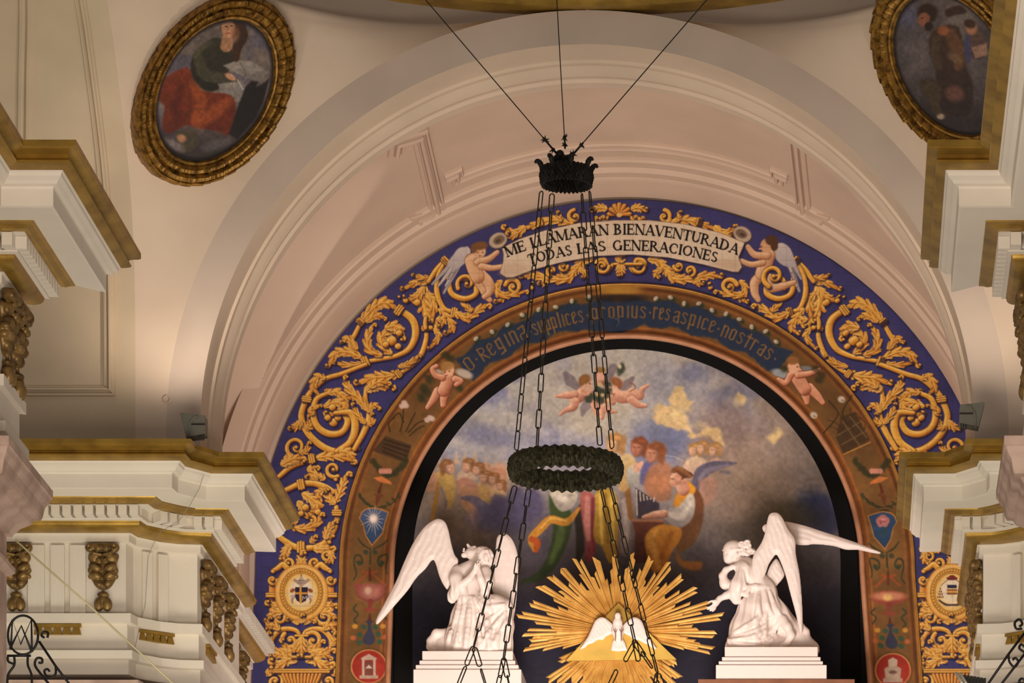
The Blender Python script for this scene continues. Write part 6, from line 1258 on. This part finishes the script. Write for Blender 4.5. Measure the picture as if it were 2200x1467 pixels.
def oval(px, py, a, b, phi, mirror, label, painter):
    pts = []
    for r in PEND[1:-2]:
        for v in r:
            w = Vector(mir(v)) if mirror else v; x, y = proj(w); x -= px; y -= py
            e1 = (x*math.sin(phi)-y*math.cos(phi))/a; e2 = (x*math.cos(phi)+y*math.sin(phi))/b
            if e1*e1+e2*e2 < 1.1: pts.append(w)
    A_ = np.array(pts); m_ = A_.mean(0); _, _, vt = np.linalg.svd(A_-m_); n = Vector(vt[2]); n = -n if n.y > 0 else n; c = Vector(m_); c = c+n*(max((Vector(q)-c).dot(n) for q in A_)+.015)
    root = empty('oval_painting', c, label, 'painting', 'oval paintings on the pendentives')
    E = lambda s_, t: (px+s_*(b*math.cos(t)*math.cos(phi)-a*math.sin(t)*math.sin(phi)*-1), py+s_*(-a*math.sin(t)*math.cos(phi)+b*math.cos(t)*math.sin(phi)))
    NT = 640; rows = []
    def segs(n):
        b = np.cumsum(np.array([random.uniform(.6, 1.4) for _ in range(n)])); b = b/b[-1]; return np.array([((k/NT)-np.concatenate([[0], b])[np.searchsorted(b, k/NT, side='right') if k/NT < 1 else n-1])*n for k in range(NT)])
    g1, g2, g3 = segs(38), segs(44), segs(40)
    prof = [(.74, .00), (.755, .045), (.775, .05), (.79, .03), (.80, .055), (.83, .085), (.86, .085), (.875, .05), (.885, .07), (.91, .11), (.945, .11), (.96, .07), (.97, .085), (.985, .075), (1.0, .05), (1.01, -.02), (1.01, -.25)]
    for k in range(NT):
        t = 2*PI*k/NT; row = []
        for q, (s_, h) in enumerate(prof):
            if .795 < s_ < .87: h = h+.026*(g1[k]-.5)+.004*random.uniform(-1, 1)
            elif .88 < s_ < .955: h = h+.034*(g2[k]-.5)+.005*random.uniform(-1, 1); 
            elif s_ >= .965: h = h+(.016*(g3[k]-.5) if h > 0 else 0); s_ = s_+.010*(g3[k]-.5)
            v = ray_plane(*E(s_, t), c, n)+n*h; row.append(v)
        rows.append(row)
    mb = MB(); mb.grid(rows, closed_u=True); o = mb.build('carved_frame', M_frame, None, True, 38); fix_normals(o); world_child(o, root)
    nu, nv = 150, 300; rr = np.linspace(0.0, .76, nu); tt = np.linspace(0, 2*PI, nv)
    UU = np.zeros((nu, nv)); VV = np.zeros((nu, nv)); P = np.zeros((nu, nv, 3))
    for i in range(nu):
        for j in range(nv):
            x, y = E(rr[i], tt[j]); UU[i, j] = x; VV[i, j] = y; P[i, j] = ray_plane(x, y, c, n)
    pt = Paint(UU, VV, (104, 92, 92)); painter(pt)
    ed = np.repeat(rr, nv); pt.put(np.arange(len(pt.U)), (30, 24, 26), np.clip((ed-.69)/.04, 0, 1)*.92)
    me = grid_mesh('canvas', P, pt.c, 1.0); o = link('canvas', me, M_oil); fix_normals(o); world_child(o, root)
def q1(*p_): return [(x/3.3333, y/3.3333) for x, y in p_]
def john(p):
    al = np.arange(len(p.U)); n1 = fbm(p.U, p.V, 60, 5); p.c = np.array([[112., 98, 92]])*(.7+.6*n1)[:, None]
    p.put(al, (84, 80, 98), np.clip((fbm(p.U, p.V, 45, 9)-.5)*4, 0, .7)); p.put(al, (40, 32, 34), np.clip((p.V-230)/90, 0, 1)*.85); p.ell(*q1((1500, 120))[0], 30, 18, 0, (150, 132, 116), .7, .6)
    p.poly(q1((1480, 300), (1560, 270), (1640, 330), (1690, 420), (1640, 500), (1560, 640), (1450, 640), (1370, 540), (1380, 400)), (56, 52, 40), 5, 1, (34, 32, 26), 90, 4); p.stroke(q1((1420, 420), (1470, 530), (1600, 560), (1690, 580)), [11, 14, 11, 6], (66, 62, 48), 5); p.stroke(q1((1400, 400), (1440, 350), (1500, 310)), [5, 6, 5], (88, 82, 62), 6, .7)
    p.poly(q1((1600, 470), (1700, 430), (1800, 440), (1920, 510), (1880, 590), (1760, 560), (1640, 500)), (146, 136, 128), 4, 1, (112, 104, 100), 90); p.poly(q1((1560, 600), (1720, 580), (1800, 650), (1760, 720), (1640, 740), (1580, 660)), (132, 124, 118), 4, .9); p.stroke(q1((1720, 450), (1760, 520), (1740, 570)), 1, (84, 78, 76), 1.5, .7)
    p.poly(q1((1340, 480), (1140, 590), (1110, 700), (1180, 760), (1160, 880), (1200, 960), (1330, 900), (1440, 920), (1560, 940), (1650, 960), (1690, 780), (1650, 680), (1500, 660), (1400, 620)), (118, 48, 26), 5, 1, (92, 36, 22), 90, 3)
    p.stroke(q1((1380, 600), (1440, 720), (1400, 860)), [8, 14, 10], (150, 72, 34), 9, .8); p.stroke(q1((1640, 720), (1540, 800), (1420, 880)), [9, 15, 12], (146, 70, 36), 10, .8); p.stroke(q1((1300, 620), (1260, 760), (1280, 860)), [8, 10, 8], (84, 30, 20), 9, .8)
    p.poly(q1((1720, 720), (1760, 620), (1800, 580), (1850, 585), (1835, 620), (1880, 600), (1930, 560), (1890, 720), (1830, 850), (1700, 1000), (1640, 960), (1690, 800)), (30, 25, 27), 5, 1); p.poly(q1((1260, 960), (1330, 930), (1420, 960), (1400, 1060), (1300, 1090)), (70, 62, 46), 5, .9, smooth=3)
    p.ell(*q1((1230, 1040))[0], 26, 12, .4, (124, 112, 114), .5, .8, noise=.5); p.ell(*q1((1540, 1040))[0], 30, 12, -.3, (92, 84, 86), .5, .8, noise=.5); p.ell(*q1((1300, 990))[0], 10, 8, .5, (166, 118, 88), .4)
    p.ell(*q1((1665, 190))[0], 25, 22, .2, (60, 38, 26), .25); p.stroke(q1((1730, 180), (1740, 260), (1700, 340), (1690, 420)), [8, 11, 10, 7], (62, 40, 28), 4); p.stroke(q1((1620, 330), (1630, 270)), [13, 11], (170, 122, 90), 4, smooth=0); p.ell(*q1((1635, 205))[0], 15, 20, -.15, (190, 138, 104), .2); p.ell(*q1((1690, 240))[0], 8, 16, 0, (140, 92, 66), .5, .7)
    for x, y in ((1620, 190), (1660, 185)): p.ell(*q1((x, y))[0], 3, 1.6, 0, (60, 36, 26), .4)
    p.ell(*q1((1635, 238))[0], 5, 1.6, 0, (150, 70, 56), .4); p.stroke(q1((1636, 190), (1628, 220)), 1.2, (150, 100, 74), 1.4, .8, smooth=0)
    p.ell(*q1((1650, 550))[0], 13, 6, .5, (186, 136, 108), .3); p.stroke(q1((1700, 570), (1740, 640)), .8, (200, 190, 180), 1, smooth=0); p.grain(.22, 6); p.grain(.12, 25, 8)
def q2(*p_): return [(1640+x/3.334, y/3.334) for x, y in p_]
def luke(p):
    n1 = fbm(p.U, p.V, 60, 15); p.c = np.array([[86., 76, 76]])*(.65+.6*n1)[:, None]; al = np.arange(len(p.U)); p.put(al, (34, 28, 30), np.clip((p.V-150)/110, 0, 1)*.8); p.ell(*q2((1040, 120))[0], 22, 28, 0, (84, 84, 110), .7, .7); p.ell(*q2((1420, 120))[0], 30, 36, 0, (120, 108, 100), .7, .7); p.ell(*q2((1060, 400))[0], 26, 50, 0, (92, 84, 84), .7, .6)
    p.poly(q2((1200, 240), (1300, 180), (1400, 200), (1430, 360), (1450, 480), (1500, 600), (1480, 820), (1300, 820), (1250, 700), (1230, 500), (1190, 360)), (66, 46, 36), 6, 1, (42, 32, 32), 90, 3); p.stroke(q2((1340, 240), (1390, 360), (1400, 470)), [12, 14, 10], (104, 70, 46), 8, .8); p.ell(*q2((1290, 220))[0], 12, 10, 0, (140, 84, 54), .4); p.stroke(q2((1240, 280), (1230, 400), (1260, 480)), [8, 9, 7], (74, 58, 44), 6, .8); p.ell(*q2((1370, 410))[0], 16, 10, .5, (112, 88, 64), .5, .8)
    p.poly(q2((1120, 600), (1200, 560), (1280, 640), (1260, 760), (1320, 830), (1240, 840), (1180, 720)), (62, 50, 38), 5, 1, smooth=3); p.ell(*q2((1370, 670))[0], 20, 17, .3, (104, 68, 60), .4, .9); p.ell(*q2((1270, 835))[0], 8, 6, 0, (150, 130, 116), .4); p.ell(*q2((1200, 130))[0], 10, 8, 0, (50, 36, 30), .4)
    p.ell(*q2((1175, 90))[0], 22, 19, 0, (48, 32, 26), .25); p.ell(*q2((1150, 140))[0], 13, 15, .2, (134, 84, 62), .25); p.ell(*q2((1185, 190))[0], 9, 10, .2, (42, 28, 24), .35); p.ell(*q2((1138, 130))[0], 2.6, 1.4, 0, (50, 30, 24), .4); p.stroke(q2((1330, 90), (1400, 70), (1440, 80)), [9, 10, 5], (52, 34, 30), 5, .9)
    p.poly(q2((1470, 230), (1520, 200), (1580, 260), (1600, 400), (1480, 420), (1460, 320)), (96, 72, 56), 5, 1, (70, 54, 60), 90, 3); p.stroke(q2((1470, 260), (1460, 360), (1470, 430)), [5, 7, 5], (62, 62, 92), 4, .9); p.ell(*q2((1490, 200))[0], 12, 15, 0, (156, 108, 84), .25); p.ell(*q2((1480, 170))[0], 13, 9, .3, (60, 42, 34), .3); p.poly(q2((1490, 340), (1600, 310), (1610, 390), (1520, 420)), (150, 116, 96), 4, .9); p.grain(.22, 6); p.grain(.12, 25, 8)
oval(461, 194, 220, 151, math.radians(30), False, 'oval painting of a seated writer in red and green robes, upper left', john)
oval(2046, 138, 220, 151, math.radians(-30), True, 'dark oval painting of a bearded man in brown robes, upper right', luke)
# ================================================================== hanging lamp: cables, crown, chains, wreath ring
M_iron = mat('blackened_iron', (30, 26, 22), .6, .3, var=.2, scale=12); M_wreath = mat('dark_bronze_leaves', (66, 62, 40), .55, .35, var=.3, scale=30, rgb2=(26, 24, 16)); M_link = mat('chain_steel', (70, 66, 58), .35, .75, var=.2, scale=10)
YC = 24.0; SC = YC/F
lamp = empty('hanging_lamp', W(1215, 1006, YC), 'dark iron hanging lamp with a crown, long chains and a leafy ring before the mural', 'chandelier')
def wreath(px, py0, py1, R, name, m, amp):
    c0 = W(px, py0, YC); c1 = W(px, py1, YC); R = R*SC; rows = []; NT = 300; th = .035*R/.5+.012
    prof = [(R-th, 0), (R-th*.2, .02), (R, .12), (R+th*.3, .35), (R+th*.35, .5), (R+th*.3, .65), (R, .88), (R-th*.2, .98), (R-th, 1), (R-th*1.5, .8), (R-th*1.6, .5), (R-th*1.5, .2)]
    for k in range(NT):
        a = 2*PI*k/NT; row = []
        for j, (r, v) in enumerate(prof):
            b = amp*(math.sin(k*2*PI*36/NT+(j % 2)*PI)*.6+random.uniform(-1, 1)*.8); z = c0.z+(c1.z-c0.z)*v+(amp*.9*math.sin(k*2*PI*36/NT) if v < .1 or v > .9 else random.uniform(-1, 1)*amp*.5)
            row.append((c0.x+(r+b)*math.cos(a), c0.y+(r+b)*math.sin(a), z))
        rows.append(row)
    mb = MB(); mb.grid(rows, closed_u=True, closed_v=True); o = mb.build(name, m, None, False); fix_normals(o); return world_child(o, lamp)
wreath(1215, 984, 1029, 120, 'leaf_ring', M_wreath, .011); wreath(1217, 362, 399, 55, 'crown_band', M_iron, .009)
# crown: fleurons, inner knob, arms
cc = W(1217, 366, YC)
for k in range(8):
    a = 2*PI*k/8+.25; R = 54*SC; d = Vector((math.cos(a), math.sin(a), 0)); b = cc+d*R
    mb = MB(); pts = crom([b+Vector((0, 0, -.03)), b+d*.005+Vector((0, 0, .03)), b+d*.035+Vector((0, 0, .065)), b+d*.065+Vector((0, 0, .05))], 5); mb.tube(pts, list(np.interp(np.linspace(0, 1, len(pts)), [0, .4, .8, 1], [.014, .026, .020, .010])), 8)
    o = mb.build('fleuron', M_iron, None, True); world_child(o, lamp)
def ball(mb, c, r, n=10):
    rows = [[(c[0]+r*math.sin(PI*i/n)*math.cos(2*PI*j/n), c[1]+r*math.sin(PI*i/n)*math.sin(2*PI*j/n), c[2]+r*math.cos(PI*i/n)) for j in range(n)] for i in range(n+1)]; mb.grid(rows, closed_v=True)
mb = MB()
for x, y, r in ((1203, 331, 9), (1197, 341, 9), (1211, 342, 10), (1221, 340, 8), (1217, 352, 11), (1205, 352, 11)): ball(mb, W(x, y, YC), r*SC)
for k in range(4): a = 2*PI*k/4+.4; mb.tube([W(1213, 350, YC), cc+Vector((math.cos(a), math.sin(a), 0))*50*SC], .012, 6)
world_child(mb.build('crown_knob', M_iron, None, True), lamp)
def fd(px, py, Y): return W(px, py, Y)
for (x0, y0, Y0), (x1, y1, Y1_) in (((1196, 330, YC), (850, -76, 23.2)), ((1214, 318, YC), (1192, -76, 25.2)), ((1224, 340, YC), (1584, -76, 23.2))):
    a, b = W(x0, y0, Y0), W(x1, y1, Y1_); b = a+(b-a)*1.8; mb = MB(); mb.tube([a, b], .0052, 6); world_child(mb.build('cable', M_iron, None, True), lamp)
    d = (b-a).normalized(); L_ = (b-a).length; mb = MB(); mb.tube([a, a+d*.20], .010, 6)
    for s_ in (.05, .17):
        c = a+d*s_; ball(mb, c, .018, 7)
        for q in range(5): e = Vector((random.uniform(-1, 1), random.uniform(-1, 1), random.uniform(-1, 1))).normalized(); mb.tube([c, c+e*.042], [.010, .003], 5)
    world_child(mb.build('cable_knot', M_iron, None, True), lamp)
def link_mesh(L_, w, r):
    pts = []; n = 8; h = L_/2-w/2
    for k in range(n+1): a = PI*k/n; pts.append((w/2*math.cos(a), 0, h+w/2*math.sin(a)))
    for k in range(n+1): a = PI+PI*k/n; pts.append((w/2*math.cos(a), 0, -h+w/2*math.sin(a)))
    rows = []; P = [Vector(q) for q in pts]; N_ = len(P)
    for i, q in enumerate(P):
        t = (P[(i+1) % N_]-P[i-1]).normalized(); b = Vector((0, 1, 0)); a = t.cross(b); rows.append([q+(a*math.cos(2*PI*k/6)+b*math.sin(2*PI*k/6))*r for k in range(6)])
    mb = MB(); mb.grid(rows, closed_u=True, closed_v=True); me = mesh('chain_link', mb.v, mb.f, True); me.materials.append(M_link); return me
LK = link_mesh(.182, .044, .0062)
def chain(a, b, start=0, tw=0.0):
    a, b = Vector(a), Vector(b); d = b-a; n = max(1, round(d.length/.168)); q = d.to_track_quat('-Z', 'Y')
    for i in range(n):
        p_ = a+d*((i+.5)/n); o = bpy.data.objects.new('chain_link', LK); C.objects.link(o); o.parent = lamp
        rm = (q.to_matrix() @ Matrix.Rotation(tw+(PI/2)*((i+start) % 2)*.86, 3, 'Z')).to_4x4(); rm.translation = p_-lamp.location; o.matrix_basis = rm
for (x0, y0), (x1, y1), tw in (((1163, 412), (1109, 966), .2), ((1186, 418), (1154, 958), .5), ((1250, 418), (1289, 955), 1.2), ((1267, 412), (1315, 962), .4)): chain(W(x0, y0, YC-.18), W(x1, y1, YC-.30), 0, tw)
for (x0, y0), (x1, y1), tw in (((1106, 1046), (1018, 1388), .9), ((1136, 1052), (1082, 1416), .5), ((1292, 1052), (1364, 1380), 1.3), ((1312, 1046), (1412, 1444), .3)): chain(W(x0, y0, YC-.25), W(x1, y1, YC-.5), 0, tw)
for (x0, y0), (x1, y1) in (((1018, 1388), (984, 1472)), ((1018, 1388), (1046, 1480)), ((1082, 1416), (1066, 1490)), ((1082, 1416), (1098, 1490)), ((1364, 1380), (1340, 1424)), ((1364, 1380), (1372, 1420)), ((1364, 1380), (1398, 1430)), ((1412, 1444), (1402, 1490)), ((1412, 1444), (1430, 1490)), ((1325, 1440), (1308, 1476))): chain(W(x0, y0, YC-.5), W(x1, y1, YC-.52), 1, .6)
# ================================================================== floodlights on the ledges, cables, brackets
M_lampb = mat('grey_lamp_housing', (120, 118, 106), .5, .2, var=.06); M_lampd = mat('dark_lamp_metal', (52, 50, 44), .5, .3); M_glass = mat('lamp_glass', (200, 196, 180), .15, 0, var=.02)
def flood(px, py, Y, sg, label):
    o_ = empty('floodlight', W(px, py+58, Y), label, 'floodlight', 'floodlights on the ledges'); s = Y/F; c = W(px, py, Y)
    P = lambda x, y, z: (c.x+sg*x*s, c.y+z*s, c.z-y*s)
    mb = MB(); mb.add([P(-27, 0, -16), P(26, 5, -16), P(27, 44, -16), P(-14, 52, -16), P(-27, 0, 26), P(26, 5, 26), P(27, 44, 26), P(-14, 52, 26), P(-22, 16, -18), P(-16, 36, -20)], [(0, 1, 2, 3), (7, 6, 5, 4), (0, 4, 5, 1), (1, 5, 6, 2), (2, 6, 7, 3), (3, 7, 4, 0)]); q = mb.build('housing', M_lampb); fix_normals(q); world_child(q, o_)
    mb = MB(); mb.box(P(-2, 23, -18), P(27, 26, -15)); q = mb.build('seam', M_lampd); fix_normals(q); world_child(q, o_)
    mb = MB(); mb.tube([P(-8, 56, -18), P(-6, 24, -20), P(4, 10, -20), P(14, 8, -20)], 1.6*s, 6); world_child(mb.build('bracket', M_lampb, None, True), o_)
    for x in (12, 17, 22): mb = MB(); mb.box(P(x, 44, -14), P(x+2.5, 58, -11)); q = mb.build('foot', M_lampd); fix_normals(q); world_child(q, o_)
    mb = MB(); mb.add([P(-24, -1, -12), P(23, 4, -12), P(23, 4, 22), P(-24, -1, 22)], [(0, 1, 2, 3)]); world_child(mb.build('lens', M_glass), o_)
    return c
cl_ = flood(416, 891, 26.75, 1, 'grey floodlight on the gilded ledge at the left springing of the arch'); cr_ = flood(2088, 868, 26.6, -1, 'grey floodlight on the gilded ledge at the right springing of the arch')
def wire(name, pts, r, m, label): 
    mb = MB(); mb.tube([W(*q) for q in pts], r, 6); return tag(mb.build(name, m, None, True), label, 'cable')
wire('white_cable', [(33, 1160, 21.0), (180, 1290, 21.0), (290, 1392, 21.0), (395, 1490, 21.0)], .0075, mat('pale_cable', (206, 196, 150), .5), 'pale cable stretched diagonally in front of the left entablature')
wire('wall_wire', [(437, 1021, 26.80), (428, 1050, 26.92), (408, 1085, 26.97), (385, 1118, 27.22), (345, 1142, 27.28), (330, 1168, 27.46), (318, 1196, 27.48), (312, 1300, 27.50), (300, 1346, 27.46), (284, 1420, 27.50)], .003, mat('grey_wire', (150, 140, 126), .6), 'thin grey wire running down the left entablature')
mb = MB(); c = W(360, 859, 27.40); rows = []
for k in range(24):
    a = 2*PI*k/24; d = Vector((math.cos(a), 0, math.sin(a))); rows.append([c+d*(.036+.009*math.cos(2*PI*j/8))+Vector((0, -.012+.012*math.sin(2*PI*j/8)-.02, 0)) for j in range(8)])
mb.grid(rows, closed_u=True, closed_v=True); tag(mb.build('wall_ring', M_cream, None, True), 'small round plaster ring on the pale wall above the left floodlight', 'ring')
M_wi = mat('black_wrought_iron', (20, 18, 18), .5, .4, var=.1); YI = 18.0
def iron(label, strokes, loc, r=.0088):
    o_ = empty('wrought_iron_bracket', W(*loc, YI), label, 'bracket', 'wrought iron brackets')
    for nm, pts, sm in strokes:
        P = crom(pts, 7) if sm else np.array(pts, float); mb = MB(); mb.tube([W(x, y, YI) for x, y in P], r, 6); world_child(mb.build(nm, M_wi, None, True), o_)
    return o_
def spiral(cx, cy, r, a0, turns, d=1): return [(cx+r*(1-.75*t)*math.cos(a0+d*2*PI*turns*t), cy+r*(1-.75*t)*math.sin(a0+d*2*PI*turns*t)) for t in np.linspace(0, 1, int(12*turns))]
iq = lambda *p_: [(x/3.929, 1100+y/3.929) for x, y in p_]
circle = [(49.5+32.5*math.cos(t), 1364+42*math.sin(t)) for t in np.linspace(0, 2*PI, 30)]
iron('black iron bracket with a ringed monogram at the lower left', [('ring', circle, 0), ('monogram', iq((90, 1160), (105, 910), (175, 1115), (265, 905), (270, 1180)), 0), ('monogram', iq((85, 1150), (180, 960), (265, 1170)), 0), ('bar', iq((330, 1090), (470, 1300), (600, 1470)), 0),
  ('scroll', iq((430, 1470), (340, 1360), (295, 1290), (310, 1235), (350, 1235), (355, 1270), (325, 1270)), 1), ('scroll', iq((470, 1300), (470, 1360), (440, 1395), (390, 1380), (375, 1340), (400, 1325), (420, 1345)), 1), ('vase', iq((120, 1210), (120, 1290), (70, 1370), (60, 1470)), 1), ('vase', iq((235, 1210), (235, 1290), (265, 1370), (270, 1470)), 1), ('bar', iq((60, 1212), (260, 1212)), 0), ('scroll', iq((65, 1220), (70, 1260), (110, 1280)), 1), ('scroll', iq((375, 1060), (350, 1040), (370, 1010), (405, 1020), (400, 1060)), 1)], (49, 1467))
jq = lambda *p_: [(1700+x/2.378, 850+y/2.378) for x, y in p_]
iron('black iron scrolled bracket at the lower right', [('bar', jq((1000, 1480), (1110, 1320), (1230, 1160)), 0), ('bar', jq((1060, 1490), (1230, 1270)), 0), ('scroll', jq((1110, 1320), (1115, 1360), (1140, 1385), (1160, 1360), (1145, 1340), (1130, 1350)), 1), ('scroll', jq((1180, 1190), (1150, 1190), (1142, 1160), (1165, 1142), (1180, 1165), (1165, 1180)), 1), ('scroll', jq((1190, 1310), (1165, 1290), (1175, 1270), (1195, 1285)), 1), ('scroll', jq((1195, 1480), (1165, 1465), (1175, 1445), (1200, 1455)), 1)], (2150, 1467))
# small finned lamp at the bottom right
fl_ = empty('finned_lamp', W(2085, 1480, 24), 'silver and black finned lamp cut by the bottom edge at the right', 'lamp'); M_sil = mat('silver_tube', (214, 208, 190), .25, .6)
for k in range(2): mb = MB(); mb.tube([W(2053+9*k, 1444+k, 24), W(2078+9*k, 1484+k, 24)], .014, 8); world_child(mb.build('tube', M_sil, None, True), fl_)
for k in range(7): mb = MB(); mb.box(W(2070+7*k, 1449+1.2*k, 24), W(2075+7*k, 1485, 24.12)); q = mb.build('fin', M_lampd); fix_normals(q); world_child(q, fl_)
spot('floodlight_beam', (cl_.x, cl_.y-.1, cl_.z+.12), (cl_.x-.8, cl_.y+1.6, cl_.z+4.0), 105, (1.0, .84, .68), 110, .8, .12)
spot('floodlight_beam', (cr_.x, cr_.y-.1, cr_.z+.12), (cr_.x+.8, cr_.y+1.6, cr_.z+4.0), 105, (1.0, .84, .68), 110, .8, .12)
